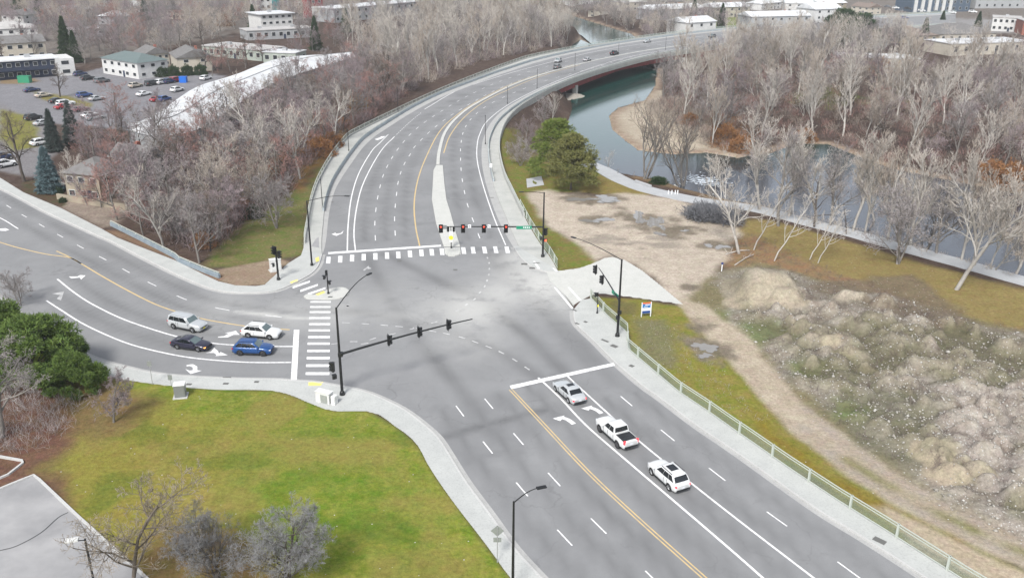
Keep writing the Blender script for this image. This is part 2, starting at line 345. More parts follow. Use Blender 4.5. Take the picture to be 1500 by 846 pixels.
for pl,k_ in ((w([(652,640),(690,628),(730,618),(765,608),(800,600)],4),.9),(w([(690,674),(720,666),(760,660)],4),.5),(w([(590,330),(640,326)],4),.5)):
    tr=np.maximum(tr,k_*np.exp(-(dist_line(co,pl)/.75)**2)*(.2+1.0*fbm(co[:,0],co[:,1],1.6,4,15)))
du=np.zeros(n)
for px,py,r,a in ((840,412,8,1.),(800,415,6.5,1.),(770,405,5,.8),(820,430,4,.7),(690,452,5.5,.85),(735,430,5,.7),(780,395,5,.8),(650,455,5,.5),(480,455,5,.45),(420,462,5,.4),(760,380,4,.7),(560,450,7,.25),(820,440,4,.6),(690,490,5,.4),(330,455,5,.3)):
    c=np.array(U(px,py)); d=np.linalg.norm((co-c)*np.array([1,.75]),axis=1); du=np.maximum(du,a*np.exp(-(d/r)**2))
for sm in (w([(345,456),(380,460),(420,464),(455,466)],4),w([(352,457),(400,461)],4)): du=np.maximum(du,.95*np.exp(-(dist_line(co,sm)/.55)**2))
dust_al=w([(905,385),(850,405),(780,425),(700,450),(600,462),(480,458),(380,458)]); du=np.maximum(du,.35*np.exp(-(dist_line(co,dust_al)/2.2)**2))
for nm,arr in (('trk',tr),('dust',np.clip(du,0,1))):
    a=road.data.attributes.new(nm,'FLOAT','POINT'); a.data.foreach_set('value',arr.astype(np.float32))
# ---- markings ----
def line_mesh(mb,L,wd,z=.006):
    L=resample(L,1.0); A=offset(L,wd/2);B=offset(L,-wd/2); mb.strip(A,B,z)
def dashes(mb,L,wd,first,ln=2.3,period=7.52,z=.006,upto=None):
    s=first; T=plen(L) if upto is None else upto
    while s+ln<T:
        k=[tuple(along(L,s+ln*i/3)[0]) for i in range(4)]; mb.strip(offset(k,wd/2),offset(k,-wd/2),z); s+=period
def quad(mb,px,z=.006): mb.flat(UL(px),z)
def mark(name,mb,m): 
    o=mb.build(name,m); 
    for p in o.data.polygons:
        pass
    return struct(o)
mb=MB()
for L,wd in ((W1,.22),(W2,.20)): line_mesh(mb,L,wd)
for L in (D1,DL1,DL2): dashes(mb,L,.13,0-1.1 if 0 else 0.0)
mb.flat(UL([(746.6,564.5),(898.5,531),(901,535),(749,569.5)]),.010)
struct(mb.build('south_approach_lane_lines',M['wpaint']))
mb=MB()
for L,wd in ((WL1,.24),(WL2,.24)): line_mesh(mb,L,wd)
dashes(mb,WD,.13,.3)
line_mesh(mb,w([(-40,303),(0,319),(26.7,335)]),.2)
mb.flat(UL([(430.5,482.7),(438.5,482.7),(434.8,556),(426,556)]),.010)
struct(mb.build('west_approach_lane_lines',M['wpaint']))
mb=MB()
for L,wd in ((NA,.2),(NB,.2),(ND,.2)): line_mesh(mb,L,wd)
dashes(mb,NC,.18,0,.8,1.9)
for L in (C1,C2): dashes(mb,L,.13,-1.1 if 0 else 0,2.6,7.7)
dashes(mb,C3,.13,0,2.6,8.6); line_mesh(mb,RE,.18)
mb.flat(UL([(480.7,369.2),(646,358.4),(646,361),(480.7,372.2)]),.010)
struct(mb.build('bridge_road_lane_lines',M['wpaint']))
mb=MB()
for L in (YL,):
    line_mesh(mb,offset(L,.16),.13); line_mesh(mb,offset(L,-.16),.13)
for L in (YA,YB,WY,WYb): line_mesh(mb,L,.22)
struct(mb.build('yellow_centre_lines',M['ypaint']))
# crosswalks
mb=MB()
c8=lambda x,y:(350+x/3.75,200+y/3.75)
for x,y in ((492,678),(557,673),(622,667),(686,662),(750,658),(814,653),(876,650),(940,644),(1003,638),(1060,635),(1116,632),(1235,626),(1287,624),(1350,623),(1411,621),(1474,621)):
    X,Y=c8(x,y); k=(X-590)*.011; mb.flat(UL([(X-3.4-.5*k,Y-4.8),(X+2.6-.5*k,Y-4.8),(X+3.2+.5*k,Y+4.8),(X-2.9+.5*k,Y+4.8)]),.006)
struct(mb.build('north_crosswalk',M['wpaint']))
mb=MB()
for a,b,y in ((70,210,103),(68,208,138),(65,208,173),(62,207,214),(60,206,256),(57,204,299),(53,204,345),(50,203,390),(48,203,440),(44,203,489),(40,202,541),(37,201,596)):
    x0,x1,Y=440+a/4.7,440+b/4.7,420+y/4.7; h=1.1+.9*(Y-440)/110
    mb.flat(UL([(x0,Y-h),(x1,Y-h),(x1-.3,Y+h),(x0-.3,Y+h)]),.006)
for p,q in (((428.7,420.8),(454,412)),((440,426),(465.5,417)),((451,430.7),(476.7,421.9))):
    mb.flat(UL([(p[0],p[1]-1.6),(q[0],q[1]-1.4),(q[0],q[1]+1.4),(p[0],p[1]+1.6)]),.006)
struct(mb.build('west_crosswalk',M['wpaint']))
mb=MB()
for q in (((781,383.5),(783.5,383.5),(791.5,394.5),(788,394.5)),((809,393.5),(812,393.5),(818,399),(814.5,399)),((811,421),(814,421),(840.5,452),(837,452.5)),((831.5,421),(834.5,421),(852.5,440.5),(849,441))): quad(mb,q,.13 if q[0][0]<811 else .052)
struct(mb.build('east_crosswalk',M['wpaint']))
# dotted guide lines through the junction
mb=MB()
def dots(pts,ln=.6,wd=.16):
    for i,p in enumerate(pts):
        a=pts[max(i-1,0)];b=pts[min(i+1,len(pts)-1)]; A=U(*a);B=U(*b);C_=np.array(U(*p)); d=np.array(B)-np.array(A); d/=np.linalg.norm(d); k=[tuple(C_-d*ln/2),tuple(C_+d*ln/2)]
        mb.strip(offset(k,wd/2),offset(k,-wd/2),.006)
dots([(507,472.5),(535,474),(563,476),(584.7,478),(610,480.5),(634,484.8),(654,488.5),(676.7,494),(696,500.5),(716,508),(734.5,516),(754,527),(772,539)],.95,.18)
dots([(491,503),(518,500),(534,503),(546,496),(575,489),(605,481),(636,472)],.9,.16)
dots([(670,454.7),(683,446),(695,438),(703,428),(710,419),(713.5,410.7),(716,402),(716.8,393.5),(716.5,385),(714,377.5)],.7,.2)
dots([(509,448),(509.5,447.5)],.5,.3)
M['wpaint_mid']=mat('faded_white_road_paint',(.55,.55,.55),.7,(.34,.34,.34),1.6,coords='World',detail=9,w=(.4,.65)); struct(mb.build('dotted_guide_lines',M['wpaint_mid']))
# lane arrows
def arrow(mb,tail,head,kind,scale=1.0,bend=1):
    """flat arrow from tail to head (pixels); kind 'turn' or 'ahead'"""
    a=np.array(U(*tail));b=np.array(U(*head)); d=b-a; L=np.linalg.norm(d); d/=L; nrm=np.array([-d[1],d[0]])
    z=.008
    P=lambda u,v: tuple(a+d*u*L+nrm*v*L)
    if kind=='turn':
        c=[]
        for i in range(9):
            t=i/8; c.append((t*.72, bend*.34*math.sin(t*math.pi*.62)))
        pts=[P(*q) for q in c]; wd=L*.11; 
        mb.strip(offset(pts,wd),offset(pts,-wd),z)
        e=c[-1]; mb.flat([P(.62,e[1]+.26),P(1.0,e[1]-bend*.16),P(.56,e[1]-.26)],z+.003)
    else:
        pts=[P(0,0),P(.66,0)]; wd=L*.05; mb.strip(offset(pts,wd),offset(pts,-wd),z); mb.flat([P(.6,.18),P(1,0),P(.6,-.18)],z+.003)
mb=MB()
arrow(mb,(840.6,620.5),(808,615),'turn',bend=-1); arrow(mb,(881,605),(850,600),'turn',bend=-1)
def shp(pts,ox,oy,s,z=.008):
    mb.add([(*U(ox+p[0]/s,oy+p[1]/s),z) for p in pts],[tuple(range(len(pts)))])
# west approach arrows, outlines surveyed
shp([(560,373),(625,366),(670,338),(630,335),(745,312),(780,352),(720,352),(660,380),(560,382)],240,440,7.05)
shp([(430,540),(520,540),(545,560),(540,568),(530,573),(660,562),(585,530),(575,545),(560,530),(520,520)],240,440,7.05)
shp([(490,525),(520,487),(568,528),(535,524),(500,528)],240,440,7.05,.011)
shp([(235,665),(300,655),(345,680),(345,718),(395,722),(275,757),(222,705),(262,722),(300,715),(298,688),(270,676),(235,678)],240,440,7.05)
shp([(378,768),(425,768),(440,760),(470,762),(445,785),(440,774),(390,778)],0,200,3.75)
shp([(-20,508),(30,503),(52,512),(30,518),(-20,516)],0,200,3.75)
shp([(509,536),(530,528),(535,534),(560,530),(575,515),(568,532),(540,542),(538,546)],350,200,3.75)
shp([(745,765),(775,755),(780,750),(805,748),(790,760),(760,770)],350,0,3.75)
struct(mb.build('lane_arrows',M['wpaint']))
mb=MB()
shp([(682,732),(712,710),(715,716),(688,737)],350,200,3.75); shp([(705,728),(712,716),(728,724),(720,727)],350,200,3.75,.011)
shp([(285,112),(352,100),(335,150),(312,140),(330,120)],0,400,3.75)
struct(mb.build('bicycle_lane_marks',M['wpaint_old']))
# ---- pavements, kerbs, gutters ----
walks=[]
def walk(name,K,O,top=.13,m='walk'):
    A,B=pair(K,O,1.5); mb=MB(); mb.solid_strip(A,B,-.30,top); o=mb.build(name,M[m]); struct(o)
    walks.append(A+B[::-1]); return o
walk('south_west_pavement',offset(gSWk,-.0),gSWo)
A,B=gNWk,gNWo
mb=MB(); nwpoly=gNWk+UL([(471,366),(444.7,364)])+[p for p in gNWo[::-1][1:]]; mb.prism(nwpoly,-.30,.13); struct(mb.build('north_west_pavement',M['walk'])); walks.append(nwpoly)
i0=0
walk('south_east_pavement',gSEk,gSEo)
walk('bridge_west_walkway',gLW,gLO,.15,'bridge'); walk('bridge_east_walkway',gRW,gRO,.15,'bridge')
mb=MB(); nep=gNEk+UL([(817,396),(790,372),(775,362),(760,362)]); 
mb.prism(UL([(752,361),(761,376),(775,388),(796,397),(816,398),(806,378),(797,366),(790,362)]),-.3,.128); struct(mb.build('north_east_pavement',M['walk'])); walks.append(UL([(752,361),(761,376),(775,388),(796,397),(816,398),(806,378),(797,362)]))
mb=MB(); mb.prism(gAPR,-.28,.045); struct(mb.build('concrete_driveway_apron',M['apron'])); walks.append(gAPR)
# strip of shoulder concrete between carriageway and the walkway barrier
for nm,a,b in (('west_shoulder_strip',gLK,gLW),('east_shoulder_strip',gRK,gRW)):
    mb=MB(); mb.prism(a+(gRO if 'east' in nm else gLO)[::-1],-.28,.012); struct(mb.build(nm,M['gutter']))
def kerb(name,L,side,wd=.16,top=.145):
    L=resample(L,1.2); mb=MB(); mb.solid_strip(offset(L,side*-.02),offset(L,side*wd),-.1,top); struct(mb.build(name,M['kerb']))
    mb=MB(); mb.strip(offset(L,-side*.02),offset(L,-side*.5),.004); struct(mb.build(name.replace('kerb','gutter'),M['gutter']))
kerb('south_west_kerb',gSWk,1); kerb('north_west_kerb',gNWk,1); kerb('south_east_kerb',gSEk,1); kerb('north_east_kerb',gNEk,1)
# islands
isl=smooth(UL([(445,435),(450,431.5),(462,432.5),(476,426.5),(489,422.3),(502,421.5),(510,425),(511,430),(503,436),(485,439),(465,438.7),(450,438.2),(445,435)]),3)[:-1]
mb=MB(); mb.prism(isl,-.1,.14); struct(mb.build('corner_refuge_island',M['apron'],bevel=.03))
mb=MB(); mb.flat(UL([(462,432.2),(474,427.2),(477,429.5),(466,434)]),.145); 
mb.flat(UL([(452,561),(474,560.5),(470,566),(452,566)]),.136); mb.flat(UL([(425,414),(436,410),(437,413),(427,417)]),.136); mb.flat(UL([(462,379),(467,377),(468,383),(463,385)]),.136)
struct(mb.build('yellow_tactile_paving',M['ydome']))
med=UL([(639,242.7),(648.7,242.7),(651,269),(654,293),(660.7,314.7),(667,338.7),(674,361),(650,361),(647,352),(639,328),(632.7,293),(635,250)])
mb=MB(); mb.prism(med,-.1,.15); struct(mb.build('median_island',M['apron'],bevel=.03))
mb=MB(); mb.prism(UL([(650.5,362.5),(674,362.5),(675,372.5),(668,374.5),(657,374.7),(652,372)]),-.1,.02); mb.prism(UL([(653,371.5),(674,370),(673,373.5),(666,375.5),(657,375.3)]),-.05,.15); struct(mb.build('median_nose',M['apron']))
mc=w([(641.5,241),(643.5,222),(652,194),(671,171),(702,149.5),(765,119),(845,95),(930,77),(1010,65)]); mc=resample(mc,2)
A,B=offset(mc,.35),offset(mc,-.35); mb=MB(); mb.solid_strip(A,B,-.1,.12); struct(mb.build('narrow_median_kerb',M['apron']))
# street covers and drains
mb=MB()
for x,y,a,b in ((857.5,472.5,.5,.4),(886,500,1.1,.35),(899.5,508,.9,.6),(925,537,.55,.5),(1288,793,1.0,.6),(484,436,.6,.4),(277,564,.6,.4),(331,563,.6,.4),(376,560.5,.5,.4),(842,455.5,.6,.3),(845.5,475,.6,.3)):
    mb.box((*U(x,y),.137),(a,b,.02),rz=-.8 if x>700 else 0)
for x,y in ((767,328),(775,326.5),(720,289.5)): mb.box((*U(x,y),.02),(.8,.3,.03))
for x,y in ((486,296),(667,395),(585,382)): mb.box((*U(x,y),.006),(.6,.6,.01))
for x,y in ((332,554.3),(768,387),(786,386),(780,393)): mb.box((*U(x,y),.06),(.9,.35,.15))
struct(mb.build('iron_covers_and_drains',M['grate']))
# dark flat patch laid on the north west walkway
mb=MB(); mb.flat(UL([(456,362),(462,352),(467,348),(467.5,364)]),.156); struct(mb.build('dark_walkway_patch',M['asphalt_lot']))
# ================= RAILS, PARAPETS =================
def rail_run(name,line,z0,posts,hgt,label,m,infill,every=4.0,rails=(1.0,.12),base=None,pw=.07,group=None,thick=.05):
    """fence thing: posts, rails, mesh infill"""
    L=resample(line,every/4); p0=L[0]; root=empty(name,(p0[0],p0[1],z0),0,label,'fence',group)
    loc=lambda p,z:(p[0]-p0[0],p[1]-p0[1],z)
    mb=MB()
    for h in rails:
        A,B=offset(L,thick/2),offset(L,-thick/2)
        A=[(a[0]-p0[0],a[1]-p0[1]) for a in A];B=[(a[0]-p0[0],a[1]-p0[1]) for a in B]
        mb.solid_strip(A,B,h*hgt-.06,h*hgt)
    mb.build('rail',m,root)
    if infill:
        mb=MB(); mb.wall([loc(p,0)[:2] for p in L],.14*hgt,hgt-.05); mb.build('mesh_infill',infill,root,fix=False)
    s=0;T=plen(L);k=0
    while s<=T+.1:
        (q,v)=along(L,s); mb=MB(); mb.box((*loc(q,0)[:2],hgt/2),(pw,pw*1.3,hgt),rz=math.atan2(v[1],v[0])); mb.build('post',m,root); s+=every;k+=1
    return root
se=[(867.7,438),(891,463),(921,488.5),(922,512),(956,541),(996,574.7),(1044,606.7),(1068,624),(1100,646),(1157,686),(1228,733),(1306.7,782),(1406.7,846),(1500,902)]
rail_run('mesh_fence',offset(UL(se),-.22),.13,0,1.35,'long sage green mesh fence along the right pavement beside the dirt track',M['fence'],M['mesh'],every=4.6,rails=(1.0,.82,.10),pw=.16,thick=.07)
rail_run('mesh_fence',UL([(762,304),(776,331),(790,354),(806,376),(816.5,394)]),.13,0,1.4,'short pale green mesh fence ending by the pole at the north east corner',M['fence'],M['mesh_pale'],every=3.6,rails=(1.0,.10),pw=.12,thick=.06)
def long_barrier(name,line,z0,hgt,wd,label,m,rail=None,cat='barrier',every=3.0,group=None):
    L=resample(line,2.0); p0=L[0]; root=empty(name,(p0[0],p0[1],z0),0,label,cat,group)
    rel=lambda Q:[(a[0]-p0[0],a[1]-p0[1]) for a in Q]
    mb=MB(); mb.solid_strip(rel(offset(L,wd/2)),rel(offset(L,-wd/2)),-.05,hgt); mb.build('concrete_base',m,root)
    if rail:
        mb=MB(); mb.solid_strip(rel(offset(L,.06)),rel(offset(L,-.06)),hgt+rail-.07,hgt+rail)
        mb.build('top_rail',M['rail'],root)
        mb=MB(); s=0;T=plen(L)
        n=0
        while s<T:
            q,v=along(L,s); mb.box((q[0]-p0[0],q[1]-p0[1],hgt+rail/2),(.09,.09,rail),rz=math.atan2(v[1],v[0])); s+=every; n+=1
        o=mb.build('rail_posts',M['rail'],root); o['kind']='stuff'
        mb=MB(); mb.wall(rel(L),hgt+.05,hgt+rail-.06); mb.build('mesh_infill',M['mesh_pale'],root,fix=False)
    return root
M['rail']=mat('pale_steel_rail',(.42,.44,.40),.5)
M['barrier']=mat('bluish_concrete',(.30,.34,.37),.8,(.38,.42,.44),.8,coords='World')
long_barrier('bridge_parapet',offset(gLO,-.15)[2:],.15,.35,.25,'long pale parapet with mesh railing on the outer left edge of the bridge road',M['bridge'],.85)
long_barrier('bridge_parapet',offset(gRO,.15)[::-1][0:-14],.15,.85,.25,'long pale parapet with mesh railing on the outer right edge of the bridge road',M['bridge'],.4)
long_barrier('traffic_barrier',offset(gLW,.15)[12:],.0,.72,.30,'bluish concrete traffic barrier between carriageway and left walkway',M['barrier'],.25)
long_barrier('traffic_barrier',offset(gRW,-.15)[16:],.0,.72,.30,'bluish concrete traffic barrier between carriageway and right walkway',M['barrier'],.25)
# guard rail / retaining wall by west road
gw=UL([(163,331),(205,352),(256,378),(262,384),(300,400),(322,408)])
M['wallblue']=mat('slate_blue_wall',(.17,.21,.245),.8,(.23,.27,.30),.8,coords='World')
long_barrier('retaining_wall',gw,.09,.62,.35,'blue grey low wall with pipe rail behind the west road pavement',M['wallblue'],.3,cat='wall')
# ================= RIVER & TERRAIN =================
WZ=-5.2
walks.append(gRK+gRO[::-1]); walks.append(gLK+gLO[::-1])
walks.append(UL([(-40,735),(0,717),(49,697),(110,755),(160,800),(215,850),(300,940),(-60,1010)],.12))
near=[(1760,500),(1600,440),(1500,400),(1440,385),(1380,368),(1310,350),(1250,332),(1190,318),(1130,303),(1070,292),(1030,281),(990,266),(955,261),(925,256),(890,243),(868,232)]
nearW=[(p[0]+1,p[1]+5.5) for p in UL(near,0)]
leftW=UL([(835,200),(832,178),(838,160),(836,140),(838,118),(842,98),(835,80),(838,66),(850,58),(868,66),(852,52),(838,46),(832,36),(805,26),(760,18),(700,12)],WZ)
farT=UL([(700,4),(760,9),(820,17),(850,27),(885,38),(925,50),(938,62),(952,80),(962,100),(960,125),(945,147),(905,158),(892,170),(897,190),(914,204),(935,220),(985,226),(1035,223.5),(1080,231),(1130,224),(1165,210),(1212,211),(1265,232),(1303,246),(1380,262),(1460,278),(1560,300),(1760,350)],WZ)
river=nearW+leftW+farT
# ground point lattice, finer near the road, coarser to the horizon
ys=[];y=20.0
while y<900: ys.append(y); y+=max(.26,1.9*(y*y+2116)/59800)
while y<7000: ys.append(y); y*=1.06
ys=np.array([-300,-150,-60,-20,0,8,15]+ys); NX=620
u=np.linspace(-1,1,NX); u=np.sign(u)*np.abs(u)**1.15
hw=np.maximum(ys,15)*.78+28; X=u[None,:]*hw[:,None]; Y=np.repeat(ys[:,None],NX,1)
far=ys>900; X[far]=u[None,:]*(np.maximum(ys[far],15)*1.6)[:,None]
X[ys<15]=u[None,:]*400
P2=np.stack([X.ravel(),Y.ravel()],1); NV=len(P2); px_,py_=P2[:,0],P2[:,1]
srv=sd(P2,river)
sdu=np.full(NV,40.0)
for wpoly in walks: sdu=np.minimum(sdu,sd(P2,wpoly))
sdu=np.minimum(sdu,sd(P2,road_poly)-.7)
step=np.clip((py_**2+2116)/59800*2,.25,3)
Z=.09-.42*sstep(-.02,-.5,(sdu+0*step)/np.maximum(step/.4,1)*1.0)
Z=np.where(sdu<.0,np.minimum(Z,.09-.4*sstep(0,1,-sdu/np.maximum(.45,step))),Z)
n1=fbm(px_,py_,14,4,3)
Z+=np.where(sdu>1.0,(n1-.5)*.5*sstep(1,8,sdu),0)
bank=sstep(0,6.5,srv+ (n1-.5)*2.)
Zr=np.where(srv<0,WZ-.8-.4*np.minimum(-srv,3)/3,WZ-.8+(5.3+.8+Z-.09)*bank)
# gravel bar and low far bank
bar=UL([(905,158),(892,170),(897,190),(914,204),(935,220),(985,226),(1035,223.5),(1080,231),(1090,214),(1050,196),(1010,180),(985,165),(960,150),(962,135),(930,140)],WZ)
sbar=sd(P2,bar); 
farside=farT+UL([(1900,200),(1300,-20),(700,-25)],WZ); sfar=sd(P2,farside)
lowfar=np.exp(-np.maximum(srv,0)/22)
Zr=np.where((sfar<0)&(srv>0),WZ+.25+ (3.2)*sstep(3,24,srv)+(n1-.5)*.6,Zr)
Z=np.where(srv<14,Zr,np.where(sfar<0,Zr,Z))
low1=UL([(741,196),(748,222),(775,236),(815,236),(850,228),(845,150),(820,128),(780,146),(758,165)],0); sl1=sd(P2,low1); Z=np.where(srv>0,Z-3.6*sstep(1.5,-5,sl1),Z)
insd=sdu<0
Z=np.where(sdu<.5,np.minimum(Z,-.3) if False else np.where(sdu<0,np.minimum(Z,-.3*sstep(0,.45,-sdu)+.09),Z),Z)
# colours
def lin(r,g,b,k=1.9): 
    f=lambda c:(((c/255)+.055)/1.055)**2.4 if c>10 else c/255/12.92
    return np.array([f(r),f(g),f(b)])/k
A_=np.zeros((NV,3))+lin(112,96,86); B_=np.zeros((NV,3))+lin(88,72,66); SP=np.zeros(NV); zone=np.zeros(NV,int)
zn=['woodland_floor']
def zoneadd(name,poly,a,b,soft=1.0,amp=2.0,speck=0,zz=0,strength=1.0):
    global A_,B_,SP,zone
    pl=poly if isinstance(poly[0],tuple) and zz is None else UL(poly,zz)
    s=sd(P2,pl)+(fbm(px_,py_,4,4,len(name)*7+int(abs(poly[0][0])))-.5)*2*amp
    k=sstep(soft,-soft,s)*strength; 
    A_=A_*(1-k[:,None])+lin(*a)*k[:,None]; B_=B_*(1-k[:,None])+lin(*b)*k[:,None]; SP=SP*(1-k)+speck*k
    if name not in zn: zn.append(name)
    zone=np.where(k>.5,zn.index(name),zone); return s
# distant town ground
zoneadd('town_ground',[(-600,-60),(2200,-60),(2200,40),(1250,45),(1000,10),(700,5),(480,20),(300,60),(0,110),(-600,140)],(150,143,138),(125,115,105),8,15)
zoneadd('lawn',[(1030,1110),(747,846),(696,778),(643,706),(614,656),(579,625),(537,602),(489,602),(403,573),(307,571),(187,557),(149,551),(60,512),(-40,440),(-300,262),(-700,400),(-700,1200),(700,1300)],(132,152,48),(168,166,82),.5,.0,.03)
zoneadd('lawn',[(380,700),(480,650),(560,690),(640,760),(600,846),(500,820),(430,760)],(108,144,38),(148,160,66),4,3,.03,strength=.7)
zoneadd('lawn',[(240,560),(420,590),(520,620),(600,680),(640,740),(560,720),(400,620),(250,600)],(114,138,44),(150,156,70),3,3,.03,strength=.65)
zoneadd('lawn',[(90,590),(200,580),(340,650),(330,780),(420,846),(100,860),(60,700)],(176,158,84),(152,146,66),4,3,.03,strength=.8)
zoneadd('lawn',[(350,660),(460,640),(470,700),(400,740),(340,720)],(110,142,42),(138,152,58),3,2.5,0,strength=.6)
zoneadd('leaf_litter',[(-300,520),(60,560),(130,600),(110,650),(70,690),(110,740),(60,760),(-300,760)],(140,106,86),(122,92,78),1.5,1.5)
zoneadd('leaf_litter',[(200,800),(300,760),(360,770),(400,830),(440,900),(200,920)],(150,124,84),(138,122,70),2.5,2)
zoneadd('leaf_litter',[(100,548),(160,556),(230,590),(180,640),(100,640)],(150,126,84),(140,122,80),2,1.5)
zl=(zone==zn.index('lawn')); k=(sstep(.50,.66,fbm(px_,py_,8,5,91))*zl*.65)[:,None]; A_=A_*(1-k)+lin(176,160,92)*k; B_=B_*(1-k)+lin(160,150,78)*k
k=(sstep(.56,.70,fbm(px_,py_,5,5,97))*zl*.5)[:,None]; A_=A_*(1-k)+lin(98,128,40)*k; B_=B_*(1-k)+lin(110,130,46)*k
# north west
zoneadd('grass_verge',[(290,395),(330,350),(400,300),(450,270),(470,240),(480,246),(462,270),(450,320),(443,374),(400,384),(330,392)],(118,134,66),(146,132,92),1,1.5,.05)
zoneadd('grass_verge',[(400,230),(470,170),(560,130),(520,180),(480,230),(440,280),(420,260)],(138,120,74),(158,116,70),2,2)
zoneadd('bare_earth',[(312,408),(318,396),(390,382),(410,380),(424,384),(390,418),(345,420)],(182,162,140),(168,146,124),.4,.3)
zoneadd('bare_earth',[(88,303),(100,290),(150,285),(200,300),(170,330),(150,334)],(178,164,150),(160,144,132),1,.6)
zoneadd('bare_earth',[(150,338),(170,338),(330,405),(322,414),(256,381)],(160,132,108),(150,122,100),.6,.3)
zoneadd('car_park_asphalt',[(-400,118),(0,118),(110,110),(150,100),(290,104),(330,112),(240,160),(190,192),(130,186),(60,178),(0,172),(-400,180)],(163,162,166),(150,149,154),1,.8)
zoneadd('car_park_asphalt',[(-400,150),(0,150),(80,190),(80,225),(60,262),(0,252),(-200,220)],(158,156,158),(150,146,148),1,.8)
zoneadd('lawn_patch',[(0,160),(40,170),(58,190),(56,214),(20,222),(0,200)],(140,140,70),(152,146,84),1,1)
zoneadd('lawn_patch',[(50,135),(100,141),(135,152),(132,158),(90,152),(60,146)],(152,138,92),(150,146,84),.6,.4)
zoneadd('lawn_patch',[(0,111),(45,114),(60,120),(30,124),(0,124)],(170,150,120),(156,134,104),.6,.4)
zoneadd('shrub_bed',[(33,268),(60,262),(90,270),(88,280),(100,300),(88,304),(34,282)],(88,92,66),(110,84,70),.5,.4)
# east side
zoneadd('grass_verge',[(732,222),(736,190),(760,180),(800,215),(870,250),(965,284),(900,286),(860,282),(800,284),(775,286),(800,330),(850,360),(873,372),(873,388),(850,393),(817,398),(790,358),(762,306),(745,268)],(124,140,58),(150,130,80),.5,.5,.05)
zoneadd('grass_verge',[(860,262),(900,256),(970,285),(900,288),(850,282)],(160,142,82),(150,136,80),.8,1)
zoneadd('dirt_lot',[(772,284),(800,280),(860,290),(920,284),(990,292),(1040,310),(1075,330),(1095,345),(1090,380),(1055,390),(1050,430),(1030,470),(1000,450),(960,412),(930,388),(896,375),(872,384),(850,360),(800,330)],(230,216,198),(208,194,176),1.,1.2,.02)
zoneadd('golden_grass',[(1085,322),(1130,325),(1230,352),(1350,384),(1500,425),(1800,520),(1800,620),(1500,492),(1420,480),(1300,440),(1200,412),(1130,385),(1090,372)],(170,152,100),(156,138,86),1,1.2,.02)
zoneadd('leaf_litter',[(1075,350),(1110,345),(1150,372),(1230,402),(1300,428),(1400,465),(1500,485),(1500,500),(1380,480),(1230,430),(1140,400),(1060,392)],(172,134,100),(156,136,102),1,1.4)
zoneadd('golden_grass',[(925,262),(990,278),(1030,290),(1130,315),(1250,345),(1500,412),(1760,500),(1760,470),(1500,396),(1250,328),(1130,298),(1030,275),(940,252)],(150,122,88),(134,116,92),.8,.8,.1)
zoneadd('grass_verge',[(1000,440),(1050,398),(1110,385),(1400,460),(1800,560),(1900,1000),(1560,900),(1300,780),(1100,600)],(156,146,112),(138,130,98),1,1,.15)
rub=[(1060,402),(1085,396),(1130,392),(1165,402),(1250,428),(1330,440),(1400,468),(1500,490),(1800,560),(1900,1000),(1560,900),(1500,800),(1440,770),(1350,715),(1270,650),(1210,600),(1150,560),(1100,500),(1060,455)]
srub=zoneadd('rubble_ground',rub,(190,182,170),(146,136,122),1.5,2,.65)
zoneadd('rubble_ground',[(1380,560),(1500,520),(1700,600),(1700,800),(1500,780),(1420,700),(1360,620)],(200,192,184),(166,154,144),2.5,2.5,.8,strength=.8)
zoneadd('rubble_ground',[(1200,580),(1290,560),(1380,590),(1390,660),(1330,690),(1240,640)],(138,134,116),(124,124,98),2,2.5,.35,strength=.8)
zoneadd('rubble_ground',[(1340,400),(1420,470),(1420,500),(1340,470),(1200,430),(1180,418)],(146,132,112),(128,114,98),1,1.5,.3,strength=.8)
for q in ([(1075,470),(1140,475),(1160,500),(1110,510)],[(1155,535),(1215,535),(1205,560),(1160,556)],[(1225,590),(1270,600),(1265,620),(1225,612)],[(1040,455),(1070,458),(1060,480),(1035,470)]):
    zoneadd('grass_patch',q,(120,140,84),(134,138,92),1.2,1,.1,strength=.85)
verge=[(868,436),(940,440),(1000,450),(1030,475),(1090,550),(1150,620),(1240,690),(1330,745),(1430,800),(1560,870),(1700,960),(1560,940),(1407,848),(1307,784),(1228,735),(1157,688),(1068,626),(996,576),(922,514),(921,490)]
zoneadd('grass_verge',verge,(140,146,58),(166,150,84),.6,.8,.05)
zoneadd('grass_verge',[(930,470),(970,470),(990,500),(985,540),(940,520)],(142,136,112),(128,130,100),1,1,.2,strength=.7)
zoneadd('grass_verge',[(900,440),(930,445),(930,462),(895,458)],(122,112,84),(130,124,80),.6,.6,strength=.7)
zoneadd('grass_verge',[(1100,600),(1200,680),(1300,740),(1280,760),(1190,700),(1110,640)],(172,128,56),(146,136,56),.8,1,strength=.6)
trk=[(995,440),(1030,445),(1062,468),(1100,500),(1135,545),(1180,595),(1250,650),(1330,705),(1420,755),(1500,790),(1640,850),(1640,900),(1500,830),(1410,790),(1320,745),(1240,695),(1160,635),(1110,580),(1070,535),(1030,490),(1005,462)]
strk=zoneadd('dirt_track',trk,(218,204,182),(198,182,160),.6,.6,.05)
for c in ([(1175,625),(1250,690),(1330,738),(1420,783),(1520,828)],[(1180,600),(1252,661),(1330,712),(1420,762),(1520,803)]):
    L=w(c); d=dist_line(P2,L); k=np.exp(-(d/.8)**2)*.6; A_=A_*(1-k[:,None])+lin(178,168,164)*k[:,None]
L=w([(1240,673),(1330,727),(1420,773),(1520,817)]); k=np.exp(-(dist_line(P2,L)/.7)**2)*fbm(px_,py_,2.5,3,4)*1.3; k=np.clip(k,0,1); A_=A_*(1-k[:,None])+lin(140,138,84)*k[:,None];B_=B_*(1-k[:,None])+lin(140,138,84)*k[:,None]
